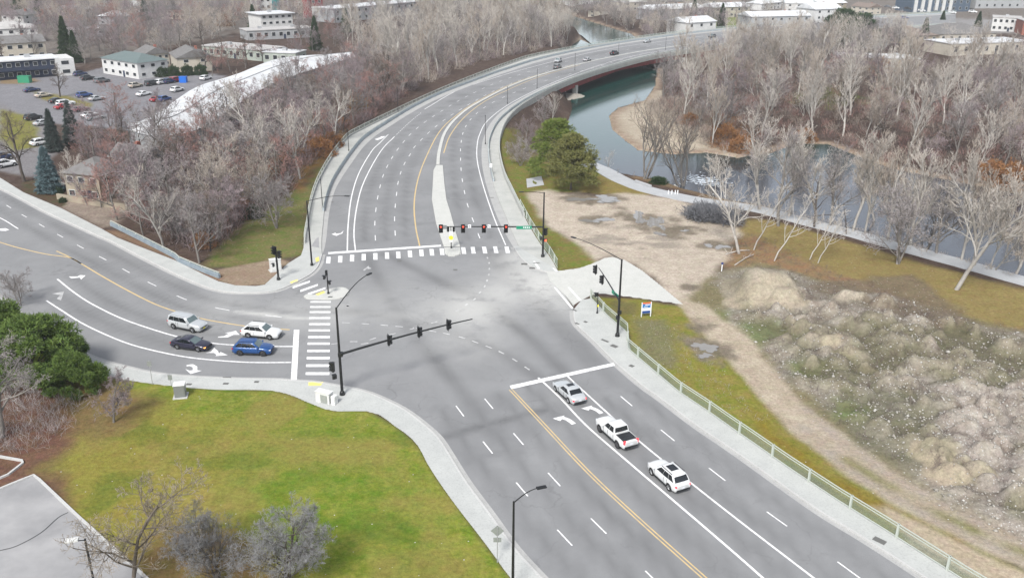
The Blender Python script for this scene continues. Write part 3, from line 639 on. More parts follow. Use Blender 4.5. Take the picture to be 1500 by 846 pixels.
zoneadd('sand_patch',[(1275,742),(1300,738),(1340,760),(1420,800),(1500,835),(1640,900),(1600,960),(1420,850),(1330,800)],(214,198,174),(206,188,162),.7,1)
# dirt lot stains and rills
s=sd(P2,UL([(850,340),(900,330),(960,330),(1010,350),(1000,385),(940,380),(870,370),(830,355)])); r=fbm(px_*.6,py_*1.3,3,4,31)
k=sstep(2,-4,s)*sstep(.5,.62,r)*.6; A_=A_*(1-k[:,None])+lin(160,152,140)*k[:,None]; B_=B_*(1-k[:,None])+lin(150,142,132)*k[:,None]
for px,py,r_ in ((849,292,4),(890,294,4.5),(948,325,6),(1047,360,3.4),(1037,513,3.4),(875,322,4),(1004,337,3),(1022,500,3),(985,338,4),(1020,476,2.5),(1015,420,2)):
    c=np.array(U(px,py)); d=np.linalg.norm((P2-c)*[1,.9],axis=1)/r_+(fbm(px_,py_,2,4,61)-.5)*1.6; k=sstep(1.0,.4,d)[:,None]*.9; A_=A_*(1-k)+lin(128,118,104)*k; B_=B_*(1-k)+lin(156,144,126)*k
# gravel bars and banks
A_=np.where((sbar<2)[:,None],lin(214,202,182),A_); B_=np.where((sbar<2)[:,None],lin(198,184,164),B_)
zone_gb=(sbar<2); zn.append('gravel_bar'); zone=np.where(zone_gb,len(zn)-1,zone)
k=sstep(9,1,srv)*(srv>-1)*(sfar>0)*(sbar>2)*(py_<200); A_=A_*(1-k[:,None])+lin(136,126,110)*k[:,None]
k=sstep(4.5,.5,srv+(n1-.5)*3)*(sfar<0); A_=A_*(1-k[:,None])+lin(190,172,152)*k[:,None]; B_=B_*(1-k[:,None])+lin(165,142,122)*k[:,None]
zoneadd('gravel_bar',[(838,66),(850,56),(868,64),(880,66),(860,74),(845,72)],(206,188,166),(190,172,150),2,1,zz=WZ)
zoneadd('park_grass',[(1165,130),(1240,110),(1260,140),(1330,120),(1330,140),(1210,150),(1160,140)],(146,160,74),(128,140,70),3,4)
zoneadd('park_grass',[(1040,18),(1130,18),(1120,34),(1030,38)],(146,160,84),(128,140,70),3,4)
# two surfaced pads
zoneadd('far_car_park',[(1255,18),(1330,20),(1380,22),(1500,26),(1500,44),(1390,40),(1300,42),(1240,46)],(176,174,174),(165,162,160),6,4)
# rubble relief
rr=random.Random(3)
mask=sstep(0,-4,srub); Zadd=np.zeros(NV)
rp=np.array(UL([(1090,420),(1500,520),(1500,790),(1220,600)]))
m_=srub<1
idx=np.where(m_)[0]
def bump_at(px,py,r,h,e=1.0,col=None,amp=.25):
    global A_,B_,SP
    c=np.array(U(px,py)); d=P2[idx]-c; q=np.sqrt((d[:,0]/e)**2+(d[:,1]*e)**2)/r+ (fbm(P2[idx,0],P2[idx,1],1.3,3,int(px))-.5)*amp
    b=h*sstep(1,.15,q); Zadd[idx]=np.maximum(Zadd[idx],b)
    if col is not None:
        k=(sstep(.95,.6,q))[:,None]; A_[idx]=A_[idx]*(1-k)+lin(*col)*k; B_[idx]=B_[idx]*(1-k)+lin(*[c_*.93 for c_ in col])*k; SP[idx]*=(1-.8*k[:,0])
for i in range(520):
    a,b=rr.random(),rr.random(); px=1085+a*560; py=430+b*400
    bump_at(px,py,rr.uniform(.9,2.8),rr.uniform(.45,1.7),rr.uniform(.8,1.3),amp=.5)
for px,py,r,h,c in ((1115,430,6.5,3.4,(190,180,160)),(1090,420,4,2.,(186,176,154)),(1145,445,4,2.2,(196,184,160)),(1083,445,3,1.2,(205,192,168)),(1183,504,1.6,1.1,(204,194,172)),(1211,506,1.9,1.3,(216,202,176)),(1243,524,2.2,1.4,(222,206,176)),(1147,503,1.7,1.3,(200,190,170)),(1172,487,1.8,1.,(200,188,162)),(1365,672,2.4,1.3,(204,190,164)),(1385,700,2.5,1.6,(206,192,166)),(1225,476,1.5,1,(190,182,168)),(1240,438,2.3,1.1,(200,190,170)),(1290,438,2.6,1.,(190,182,168)),(1430,695,2,1.2,(196,184,160)),(1263,487,2.,1.1,(190,182,168)),(1190,540,1.,.5,(205,194,170)),(1270,545,1.6,.5,(200,188,164))):
    bump_at(px,py,r,h,1.1,c)
Z+=Zadd*mask+mask*(fbm(px_,py_,.9,3,77)-.5)*.55+mask*sstep(.6,2,Zadd)*(fbm(px_,py_,2.2,4,78)-.5)*1.3
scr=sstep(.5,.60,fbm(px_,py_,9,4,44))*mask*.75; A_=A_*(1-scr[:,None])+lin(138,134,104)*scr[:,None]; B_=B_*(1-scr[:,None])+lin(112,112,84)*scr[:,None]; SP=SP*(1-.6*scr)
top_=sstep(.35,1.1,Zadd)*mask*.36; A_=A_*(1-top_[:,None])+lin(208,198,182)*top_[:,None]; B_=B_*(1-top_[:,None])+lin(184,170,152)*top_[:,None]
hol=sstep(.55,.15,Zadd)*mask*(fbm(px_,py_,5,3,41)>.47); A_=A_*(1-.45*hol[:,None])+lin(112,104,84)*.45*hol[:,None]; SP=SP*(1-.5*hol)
Z=np.where(strk<0.5,np.minimum(Z,.05)-.06*fbm(px_,py_,1.5,3,2),Z)
G=lambda x,y: float(Z[np.argmin((px_-x)**2+(py_-y)**2)])
Zg=Z.reshape(len(ys),NX)
def gz(x,y):
    j=min(max(int(np.searchsorted(ys,y))-1,0),len(ys)-2); t=(y-ys[j])/(ys[j+1]-ys[j]); zz=[]
    for jj in (j,j+1):
        zz.append(float(np.interp(x,X[jj],Zg[jj])))
    return zz[0]*(1-t)+zz[1]*t
def UG(px,py,it=4):
    z=0
    for _ in range(it): x,y=U(px,py,z); z=gz(x,y)
    return (x,y,z)
# colour jitter patches
j=(fbm(px_,py_,9,4,55)-.5)*.25+1
A_*=j[:,None]
# ground material
def ground_mat():
    m=bpy.data.materials.new('ground_surface'); m.use_nodes=True; nt=m.node_tree;N=nt.nodes;L=nt.links; b=N['Principled BSDF']; b.inputs['Roughness'].default_value=.95; b.inputs['Specular IOR Level'].default_value=.1
    g=N.new('ShaderNodeNewGeometry')
    def at(n): a=N.new('ShaderNodeAttribute'); a.attribute_name=n; return a
    def noise(s,d=6,r=.65):
        n=N.new('ShaderNodeTexNoise'); n.inputs['Scale'].default_value=s; n.inputs['Detail'].default_value=d; n.inputs['Roughness'].default_value=r; L.new(g.outputs['Position'],n.inputs['Vector']); return n.outputs['Fac']
    def mr(s,a,b_,c=0,d=1):
        r=N.new('ShaderNodeMapRange'); r.inputs[1].default_value=a; r.inputs[2].default_value=b_; r.inputs[3].default_value=c; r.inputs[4].default_value=d; L.new(s,r.inputs[0]); return r.outputs[0]
    x=N.new('ShaderNodeMix'); x.data_type='RGBA'; L.new(mr(noise(.42,10,.78),.40,.60),x.inputs[0]); L.new(at('ca').outputs['Color'],x.inputs[6]); L.new(at('cb').outputs['Color'],x.inputs[7])
    h=N.new('ShaderNodeHueSaturation'); L.new(x.outputs[2],h.inputs['Color']); L.new(mr(noise(2.6,9,.8),.3,.7,.60,1.40),h.inputs['Value']); L.new(mr(noise(.8,4),.35,.65,.485,.515),h.inputs['Hue'])
    # light stones / leaves
    v=N.new('ShaderNodeTexVoronoi'); v.inputs['Scale'].default_value=4.2; L.new(g.outputs['Position'],v.inputs['Vector'])
    rnd=N.new('ShaderNodeSeparateColor'); L.new(v.outputs['Color'],rnd.inputs[0])
    sp=at('sp').outputs['Fac']
    mu=N.new('ShaderNodeMath'); mu.operation='MULTIPLY'; L.new(sp,mu.inputs[0]); mu.inputs[1].default_value=.30
    lt=N.new('ShaderNodeMath'); lt.operation='LESS_THAN'; L.new(rnd.outputs[0],lt.inputs[0]); L.new(mu.outputs[0],lt.inputs[1])
    dd=mr(v.outputs['Distance'],.22,.30,1,0); m2=N.new('ShaderNodeMath'); m2.operation='MULTIPLY'; L.new(lt.outputs[0],m2.inputs[0]); L.new(dd,m2.inputs[1])
    y=N.new('ShaderNodeMix'); y.data_type='RGBA'; L.new(m2.outputs[0],y.inputs[0]); L.new(h.outputs['Color'],y.inputs[6]); y.inputs[7].default_value=(.42,.41,.39,1)
    L.new(y.outputs[2],b.inputs['Base Color'])
    bp=N.new('ShaderNodeBump'); bp.inputs['Strength'].default_value=.7; bp.inputs['Distance'].default_value=.12; L.new(noise(3.2,6,.7),bp.inputs['Height']); L.new(bp.outputs['Normal'],b.inputs['Normal'])
    return m
M['ground']=ground_mat()
def terrain():
    NY=len(ys); I=np.arange(NY*NX).reshape(NY,NX)
    Fq=np.stack([I[:-1,:-1],I[:-1,1:],I[1:,1:],I[1:,:-1]],-1).reshape(-1,4)
    zf=zone[Fq[:,0]]
    V3=np.stack([px_,py_,Z],1)
    for k,nm in enumerate(zn):
        f=Fq[zf==k]
        if len(f)==0: continue
        used,inv=np.unique(f.ravel(),return_inverse=True); me=bpy.data.meshes.new(nm)
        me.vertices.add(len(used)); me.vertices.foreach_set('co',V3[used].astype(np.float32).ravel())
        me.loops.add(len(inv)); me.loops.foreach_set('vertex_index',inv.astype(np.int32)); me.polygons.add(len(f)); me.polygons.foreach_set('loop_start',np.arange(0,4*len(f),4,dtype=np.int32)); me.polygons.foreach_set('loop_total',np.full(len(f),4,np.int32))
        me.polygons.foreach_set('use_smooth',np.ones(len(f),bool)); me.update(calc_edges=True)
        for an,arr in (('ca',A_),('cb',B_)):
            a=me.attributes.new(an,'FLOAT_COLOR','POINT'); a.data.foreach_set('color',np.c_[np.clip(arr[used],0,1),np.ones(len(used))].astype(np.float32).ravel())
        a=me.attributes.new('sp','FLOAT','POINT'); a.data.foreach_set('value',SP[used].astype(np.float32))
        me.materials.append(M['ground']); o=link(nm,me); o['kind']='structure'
terrain()
# river water
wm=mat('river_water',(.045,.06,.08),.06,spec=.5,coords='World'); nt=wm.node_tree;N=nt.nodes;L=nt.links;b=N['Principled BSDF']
g=N.new('ShaderNodeNewGeometry'); n=N.new('ShaderNodeTexNoise'); n.inputs['Scale'].default_value=.9; n.inputs['Detail'].default_value=6; L.new(g.outputs['Position'],n.inputs['Vector'])
bp=N.new('ShaderNodeBump'); bp.inputs['Strength'].default_value=.22; bp.inputs['Distance'].default_value=.10; L.new(n.outputs['Fac'],bp.inputs['Height']); L.new(bp.outputs['Normal'],b.inputs['Normal'])
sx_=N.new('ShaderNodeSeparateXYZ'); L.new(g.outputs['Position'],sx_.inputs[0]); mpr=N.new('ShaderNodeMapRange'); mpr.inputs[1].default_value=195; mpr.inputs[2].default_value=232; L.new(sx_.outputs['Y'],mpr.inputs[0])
mxx=N.new('ShaderNodeMix'); mxx.data_type='RGBA'; mxx.inputs[6].default_value=(.030,.036,.048,1); mxx.inputs[7].default_value=(.006,.042,.036,1); L.new(mpr.outputs[0],mxx.inputs[0]); L.new(mxx.outputs[2],b.inputs['Base Color'])  # dark green towards the bridge: reflected trees and bridge put into the water colour
mb=MB(); rp=[]
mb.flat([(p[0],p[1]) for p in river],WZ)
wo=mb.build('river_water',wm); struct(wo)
for p in wo.data.polygons: pass
mb=MB(); 
# path beside the river
PA=w([(862,240),(885,250),(905,262),(940,276),(985,287),(1030,296),(1100,306),(1150,318),(1230,338),(1320,362),(1400,384),(1500,412),(1640,452),(1800,500)])
mb=MB(); L_=resample(PA,1.5); A=offset(L_,1.9);B=offset(L_,-2.1); 
def drape_strip(name,A,B,m,dz=.06,nacross=3):
    vs=[];fs=[];k=nacross+1
    for a,b in zip(A,B):
        z=max(gz(*a),gz(*b),gz((a[0]+b[0])/2,(a[1]+b[1])/2))+dz
        for i in range(k):
            t=i/nacross; vs.append((a[0]+(b[0]-a[0])*t,a[1]+(b[1]-a[1])*t,z))
        vs.append((b[0],b[1],z-.5)); vs.append((a[0],a[1],z-.5))
    q=k+2
    for r in range(len(A)-1):
        for i in range(q): fs.append((r*q+i,r*q+(i+1)%q,(r+1)*q+(i+1)%q,(r+1)*q+i))
    mb=MB(); mb.add(vs,fs); return struct(mb.build(name,m))
drape_strip('riverside_path',A,B,M['path'])
mb=MB(); mb.prism(UL([(771,263),(793,259),(797,272),(772,276)]),-.2,.16); struct(mb.build('concrete_pad',M['path']))
# puddles
def puddle(px,py,rx,ry,ang=0,seed=0):
    c=U(px,py); q=random.Random(seed); pts=[]
    for i in range(28):
        t=2*math.pi*i/28; r=1+.22*math.sin(3*t+seed)+.12*math.sin(5*t+seed*2)
        pts.append((c[0]+rx*r*math.cos(t),c[1]+ry*r*math.sin(t)))
    z=max(gz(*p) for p in pts+[c])+.01
    mb=MB(); mb.flat(pts,z); return mb
pm=mat('puddle_water',(.22,.21,.195),.05,spec=.6); mudm=mat('wet_mud',(.10,.092,.08),.35,(.16,.14,.12),.8,coords='World')
mb=MB(); pr_=random.Random(5)
for i,(px,py,rx,ry,k) in enumerate(((849,292,2.6,1.2,4),(890,294,2.6,2.2,5),(935,322,1.5,3.4,3),(955,324,1.4,3.6,3),(968,328,1.2,3,3),(1047,360,1.7,1.6,3),(1037,513,1.6,1.5,4),(875,322,2.6,1.8,3),(1004,337,1.,.8,2),(960,343,1.2,1.2,2))):
    for j in range(k):
        c=U(px,py); u_=pr_.gauss(0,rx*.35); v_=pr_.gauss(0,ry*.35); s_=pr_.uniform(.4,.7); N3=26; pts=[]
        ph_=pr_.uniform(0,6); 
        for t in range(N3):
            an=2*math.pi*t/N3; r=1+.3*math.sin(2*an+ph_)+.18*math.sin(5*an+ph_*2)+.1*math.sin(9*an+ph_*3); pts.append((c[0]+u_+rx*s_*r*math.cos(an),c[1]+v_+ry*s_*r*math.sin(an)))
        z=max(gz(*p) for p in pts)+.006+.001*(i*5+j)/5; mb.flat(pts,z)
struct(mb.build('rain_puddles',pm))
# ================= BRIDGE =================
def seg(P,y0,y1): return [p for p in P if y0<=p[1]<=y1]
br=empty('river_bridge',(*U(880,95),0),0,'long curved steel girder road bridge crossing the green river','bridge')
bx,by=br.location.x,br.location.y
rel=lambda Q:[(a[0]-bx,a[1]-by) for a in Q]
Rg=resample(offset(gRO,-.0),3); Lg=resample(gLO,3)
# stations along the right edge, from the near abutment to the far one
sa=U(742,183)[1]; 
A=[p for p in Rg if p[1]>sa and p[0]<U(1110,62)[0]+10]; T=plen(A)
Bp=[p for p in Lg if p[1]>sa-4 and p[0]<U(1110,38)[0]+10]
def girder(P,inset,side):
    P=offset(P,side*inset); n=len(P); vs=[];fs=[];d=0;T=plen(P)
    for i,p in enumerate(P):
        t=i/(n-1); dep=1.5+ .9*abs(math.cos(t*math.pi*3.0))
        q=offset(P,.25)[i] if False else p
        vs+=[(p[0]-bx,p[1]-by,-.3),(p[0]-bx,p[1]-by,-.3-dep)]
    off=offset(P,side*.35)
    for i,p in enumerate(off):
        t=i/(n-1); dep=1.5+.9*abs(math.cos(t*math.pi*3.0)); vs+=[(p[0]-bx,p[1]-by,-.3),(p[0]-bx,p[1]-by,-.3-dep)]
    m=2*n
    for i in range(n-1):
        a=2*i; fs+=[(a,a+1,a+3,a+2),(m+a,m+a+2,m+a+3,m+a+1),(a+1,m+a+1,m+a+3,a+3)]
    mb=MB(); mb.add(vs,fs); return mb
for q in (.9,3.5,6.5): girder(A,q,1).build('girder',M['steelred'],br)
for q in (.9,3.5): girder(Bp,q,-1).build('girder',M['steelred'],br)
a_,b_=pair(A,Bp,3); mb=MB(); mb.solid_strip(rel(offset(a_,.2)),rel(offset(b_,-.2)),-.62,-.31); mb.build('deck_slab',M['bridge'],br)
mb=MB(); mb.solid_strip(rel(offset(A,.0)),rel(offset(A,.3)),-.75,.12); mb.build('edge_beam',M['bridge'],br)
mb=MB(); mb.solid_strip(rel(offset(Bp,-.0)),rel(offset(Bp,-.3)),-.75,.12); mb.build('edge_beam',M['bridge'],br)
def pier(px,py,wd):
    c,v=None,None; x,y=U(px,py,-3)
    i=int(np.argmin([(p[0]-x)**2+(p[1]-y)**2 for p in A])); p=np.array(A[i]); t=np.array(A[min(i+1,len(A)-1)])-np.array(A[i-1]); t/=np.linalg.norm(t); nn=np.array([-t[1],t[0]])
    mb=MB(); 
    for k in (1.2,5.5,wd-5,wd-1.5):
        q=p+nn*k; mb.box((q[0]-bx,q[1]-by,-4.6),(1.5,1.5,4.6),rz=math.atan2(t[1],t[0]))
    q0=p+nn*.6; q1=p+nn*(wd-1); c=(q0+q1)/2; mb.box((c[0]-bx,c[1]-by,-2.55),(1.9,np.linalg.norm(q1-q0),.8),rz=math.atan2(t[1],t[0]))
    mb.build('pier',M['bridge'],br,bevel=.08)
pier(841,128,22); pier(748,178,24); pier(962,82,22); pier(1060,66,22)
# islet round the first pier
ix,iy=U(842,141,WZ)
mb=MB(); vs=[(ix,iy,WZ+.9)];fs=[];r_=random.Random(4)
K=26
for ring in range(1,5):
    for i in range(K):
        t=2*math.pi*i/K; rr_=ring/4*(1+.15*math.sin(3*t+1)); vs.append((ix+4.4*rr_*math.cos(t)-1.2*rr_,iy+6*rr_*math.sin(t),WZ+.9*(1-(ring/4)**2)-.15+r_.uniform(-.08,.08)))
for i in range(K): fs.append((0,1+i,1+(i+1)%K))
for ring in range(3):
    for i in range(K): a=1+ring*K+i; b=1+ring*K+(i+1)%K; fs.append((a,a+K,b+K,b))
mb.add(vs,fs); M['gravel']=mat('river_gravel',(.33,.31,.27),.9,(.24,.22,.19),1.5,coords='World',bump=.5,bscale=3); struct(mb.build('gravel_islet',M['gravel'],smooth=True))
# foam on the rapids
M['foam']=mat('river_foam',(.7,.74,.78),.6,(.4,.46,.52),2,coords='World')
mb=MB(); fr=random.Random(11)
for i in range(260):
    px=fr.gauss(1030,16); py=265+ (px-1030)*.14+fr.gauss(0,4)
    x,y=U(px,py,WZ); a=fr.uniform(.1,.7); b=fr.uniform(.06,.2); ang=fr.gauss(-.4,.7); pts=[]
    for k in range(9):
        t=2*math.pi*k/9; u_=a*math.cos(t)*fr.uniform(.7,1.2); v_=b*math.sin(t)*fr.uniform(.6,1.3); pts.append((x+u_*math.cos(ang)-v_*math.sin(ang),y+u_*math.sin(ang)+v_*math.cos(ang)))
    mb.flat(pts,WZ+.03+i*.0002)
o=mb.build('river_foam',M['foam']); o['kind']='stuff'
# ================= SIGNALS AND LAMPS =================
def sig_head(parent,loc,yaw,lit=None,back=True,heads=3,scale=1.0,hang=True):
    """signal head hanging with its top at loc; faces direction yaw"""
    c,s_=math.cos(yaw),math.sin(yaw); f=lambda a,b,z:(loc[0]+a*c-b*s_,loc[1]+a*s_+b*c,loc[2]+z)
    hh=.36*heads*scale; mb=MB(); mb.box(f(0,0,-hh/2+.25),(.26*scale,.36*scale,hh),rz=yaw)
    if back: mb.box(f(-.02,0,-hh/2+.25),(.03,.62*scale,hh+.24),rz=yaw)
    for i in range(heads):
        z=.25-(i+.5)*.36*scale
        p=f(.13*scale,0,z+.13*scale); q=f(.40*scale,0,z+.10*scale); mb.box(((p[0]+q[0])/2,(p[1]+q[1])/2,(p[2]+q[2])/2),(.28*scale,.30*scale,.03),rz=yaw)
        for sgn in (-1,1):
            p=f(.25*scale,sgn*.15*scale,z+.03); mb.box(p,(.24*scale,.02,.22*scale),rz=yaw)
    o=mb.build('signal_head',M['black'],parent,bevel=.0)
    for i in range(heads):
        z=.25-(i+.5)*.36*scale; mb=MB(); mb.tube(f(.12*scale,0,z),f(.16*scale,0,z),.145*scale,.13*scale,12)
        mb.build('lens',lit[1] if lit and lit[0]==i else M['lens'],o)
    return o
def ped_head(parent,loc,yaw,lit=False):
    c,s_=math.cos(yaw),math.sin(yaw); f=lambda a,b,z:(loc[0]+a*c-b*s_,loc[1]+a*s_+b*c,loc[2]+z)
    mb=MB(); mb.box(f(0,0,0),(.22,.46,.46),rz=yaw); mb.box(f(.18,0,.22),(.2,.46,.03),rz=yaw); o=mb.build('pedestrian_signal',M['black'],parent)
    if lit: mb=MB(); mb.box(f(.125,0,0),(.03,.3,.3),rz=yaw); mb.build('lens',M['handlit'],o)
    return o
def cobra(root,top,end,mt=None,r=.06,rise=None):
    mt=mt or M['black']; a=Vector(top);b=Vector(end); pts=[]
    for i in range(9):
        t=i/8; p=a.lerp(b,t); 
        lift=(b-a).z; p.z=a.z+lift*math.sin(t*math.pi/2); pts.append(p)
    mb=MB(); mb.path(pts,r,r*.6,8); mb.build('lamp_arm',mt,root)
    d=(b-a); d.z=0; d.normalize(); yaw=math.atan2(d.y,d.x)
    mb=MB(); c=b+d*.32; mb.box((c.x,c.y,c.z),(.75,.30,.13),rz=yaw); o=mb.build('lamp_head',mt,root,bevel=.04)
def uz(px,py,base,near=None):
    """height above the ground at which the pixel is seen directly over base"""
    best=None
    for i in range(20,260):
        z=i*.05; x,y=U(px,py,z); d=(y-base[1])**2
        if best is None or d<best[0]: best=(d,z)
    return best[1]
def pole(name,base_px,top_px,label,cat,r0=.13,r1=.085,group=None,z0=.13,base_h=.35,mt=None):
    mt=mt or M['black']; b=U(*base_px,z0); h=uz(*top_px,b)-z0
    root=empty(name,(b[0],b[1],z0),0,label,cat,group)
    mb=MB(); mb.tube((0,0,0),(0,0,base_h),r0*1.9,r0*1.55,12); mb.tube((0,0,base_h),(0,0,base_h+.12),r0*1.5,r0,12); mb.build('pole_base',mt,root)
    mb=MB(); mb.tube((0,0,base_h),(0,0,h),r0,r1,12); mb.build('pole',mt,root)
    return root,b,h
def local(root,px,py,z): x,y=U(px,py,z); return (x-root.location.x,y-root.location.y,z-root.location.z)
def mast(root,h0,endpx,hend,bow=.4,r=.11):
    e=Vector(local(root,*endpx,hend+root.location.z)); a=Vector((0,0,h0)); pts=[]
    for i in range(9):
        t=i/8; p=a.lerp(e,t); p.z=h0+(e.z-h0)*math.sin(t*math.pi/2)**.9; pts.append(p)
    mb=MB(); mb.path(pts,r,r*.45,10); mb.build('mast_arm',M['black'],root); return pts
def on_arm(pts,px,py,root):
    """parameter on arm where pixel column px falls"""
    best=None
    for i in range(len(pts)-1):
        for k in range(10):
            p=pts[i].lerp(pts[i+1],k/10); X_=project((p.x+root.location.x,p.y+root.location.y,p.z+root.location.z)); d=abs(X_[0]-px)
            if best is None or d<best[0]: best=(d,p)
    return best[1]
def project(X):
    x,y,z=X[0],X[1],X[2]-H; dep=y*math.cos(TH)-z*math.sin(TH); up=y*math.sin(TH)+z*math.cos(TH); a,b=x/dep,up/dep
    a,b=a*math.cos(ROLL)+b*math.sin(ROLL), -a*math.sin(ROLL)+b*math.cos(ROLL); return CX+F*a,CY-F*b
# south west signal and lamp pole
r1,b1,h1=pole('traffic_signal_pole',(501.5,577.5),(494.3,450.5),'tall black signal and lamp pole on the south west corner pavement','traffic signal',.16,.10)
cobra(r1,(0,0,h1-.1),local(r1,538,402.5,h1+1.9),r=.06)
ha=uz(498.5,519,b1)-.13; pts=mast(r1,ha,(692,467),ha+.75,r=.14)
mb=MB(); mb.box((.1,.05,ha),(.5,.5,.45)); mb.build('arm_bracket',M['black'],r1,bevel=.05)
for px in (571.5,614,658):
    p=on_arm(pts,px,0,r1); sig_head(r1,(p.x-.1,p.y-.25,p.z+.35),math.radians(20),heads=3)
sig_head(r1,(-.75,-.1,3.6),math.radians(170),heads=3,back=False); ped_head(r1,(-.65,-.2,2.2),math.radians(120))
# north east
r2,b2,h2=pole('traffic_signal_pole',(795,376),(796,281.5),'black signal pole on the north east corner with red lights over the road','traffic signal',.16,.10)
cobra(r2,(0,0,h2-.1),local(r2,767,281,h2+.25),r=.05)
ha=uz(795.5,332.5,b2)-.13; pts=mast(r2,ha,(644,332),ha+.15,r=.13)
for px in (643,678,709,742):
    p=on_arm(pts,px,0,r2); sig_head(r2,(p.x,p.y-.2,p.z+.05),math.radians(-82),lit=(0,M['redlit']),heads=3)
p=on_arm(pts,768,0,r2); mb=MB(); mb.box((p.x,p.y-.18,p.z-.05),(2.3,.05,.5),rz=math.radians(4)); sg=mb.build('street_name_sign',M['signgreen'],r2)
for i in range(7): mb=MB(); mb.box((p.x-.85+i*.27,p.y-.215,p.z-.03),(.16,.012,.2),rz=math.radians(4)); mb.build('letter',M['signwhite'],sg)
for px,m_s in ((687,'signwhite'),(717,'signwhite')):
    p=on_arm(pts,px,0,r2); mb=MB(); mb.box((p.x,p.y-.16,p.z+.12),(.46,.04,.5),rz=0); o=mb.build('lane_control_sign',M[m_s],r2)
    mb=MB(); mb.box((p.x+.03,p.y-.19,p.z+.05),(.06,.015,.26)); mb.box((p.x-.06,p.y-.19,p.z+.2),(.2,.015,.06)); mb.build('sign_arrow',M['black'],o)
p=on_arm(pts,652,0,r2); mb=MB(); mb.box((p.x,p.y-.16,p.z+.0),(.6,.04,.6)); mb.build('lane_control_sign',M['greylamp'],r2)
sig_head(r2,(.35,.15,ha-.5),math.radians(60),heads=3,back=False); ped_head(r2,(.35,-.1,2.7),math.radians(-70),lit=True); ped_head(r2,(-.3,.1,2.9),math.radians(170))
# south east
r3,b3,h3=pole('traffic_signal_pole',(904.3,492),(910,379.5),'black signal and lamp pole on the south east pavement near the real estate sign','traffic signal',.16,.10)
cobra(r3,(0,0,h3-.1),local(r3,843,348.5,h3+1.0),r=.055)
ha=uz(906,441,b3)-.13; pts=mast(r3,ha,(877,392),ha+.5,r=.11)
for px,py in ((873.5,393),(886,410)):
    p=on_arm(pts,max(px+2,878),0,r3); sig_head(r3,(p.x-.45,p.y-.1,p.z+.2),math.radians(160),heads=3)
p=on_arm(pts,901,0,r3); mb=MB(); mb.box((p.x,p.y,p.z-.05),(.06,1.7,.42),rz=math.radians(20)); mb.build('street_name_sign',M['signgreen'],r3)
ped_head(r3,(.05,-.3,3.3),math.radians(-110)); ped_head(r3,(-.1,-.3,2.6),math.radians(-110))
# north west lamp
r4,b4,h4=pole('street_lamp',(457,388.5),(449.3,293.8),'tall black lamp post on the north west corner pavement','street lamp',.13,.085)
cobra(r4,(0,0,h4-.1),local(r4,505,286.8,h4+1.1),r=.055)
r5,b5,h5=pole('pedestrian_signal_pole',(408,409.5),(403.5,361),'thick black pedestrian signal post beside the white control cabinet','traffic signal',.14,.13)
sig_head(r5,(-.2,-.25,h5-.2),math.radians(-130),heads=3); sig_head(r5,(.35,.1,h5-.9),math.radians(-20),heads=3,back=False); ped_head(r5,(-.5,0,2.2),math.radians(180))
r6,b6,h6=pole('pedestrian_signal_pole',(481,430),(477,396.5),'black pedestrian signal post standing on the small corner refuge island','traffic signal',.09,.07,base_h=.25)
ped_head(r6,(-.35,-.1,h6-.9),math.radians(170),lit=True); ped_head(r6,(.25,0,h6-1.7),math.radians(30)); sig_head(r6,(0,-.2,h6-.1),math.radians(-100),heads=3,back=False,scale=.7)
r7,b7,h7=pole('median_sign_post',(661,362.7),(660.6,331),'dark post with round yellow sign at the median island tip','sign post',.07,.06,base_h=.25)
mb=MB(); mb.tube((0,-.1,h7-1.85),(0,-.14,h7-1.85),.34,.34,14); mb.build('yellow_sign',M['signyellow'],r7)
mb=MB(); mb.box((0,-.1,h7-1.15),(.5,.04,.65)); mb.box((0,-.1,h7-2.4),(.4,.04,.3)); mb.build('white_sign',M['signwhite'],r7)
sig_head(r7,(-.42,0,h7-.35),math.radians(-110),heads=3,back=False,scale=.75); sig_head(r7,(.42,0,h7-.35),math.radians(-70),heads=3,back=False,scale=.75)
r8,b8,h8=pole('pedestrian_push_button_post',(874.7,458.5),(876,428),'short black push button post at the fence start on the south east corner','sign post',.07,.06,base_h=.2)
ped_head(r8,(-.25,0,h8-.35),math.radians(150)); mb=MB(); mb.box((.06,-.12,1.1),(.14,.1,.3)); mb.build('push_button',M['signyellow'],r8)
# lamps on the near pavements
r9,b9,h9=pole('street_lamp',(751,872),(754,733.5),'grey black street lamp on the pavement at the bottom edge of the picture','street lamp',.12,.075)
cobra(r9,(0,0,h9-.1),local(r9,787,714.5,h9+.85),r=.05)
x0,y0,zg=UG(146,892); r10=empty('car_park_lamp',(x0,y0,zg),0,'dark pole lamp with white box head beside the lower left tarmac','street lamp')
hh=uz(120,789,(x0,y0))-zg
mb=MB(); mb.tube((0,0,0),(0,0,.5),.25,.25,14); mb.build('concrete_footing',M['kerb'],r10); mb=MB(); mb.tube((0,0,.5),(0,0,hh),.09,.075,10); mb.build('pole',M['dark'],r10)
mb=MB(); mb.tube((0,0,hh-.1),(-.5,-.1,hh-.08),.04,.04,8); mb.build('lamp_arm',M['dark'],r10); mb=MB(); mb.box((-.85,-.15,hh),(.85,.42,.16),rz=.25); mb.build('lamp_head',M['cab'],r10,bevel=.02)
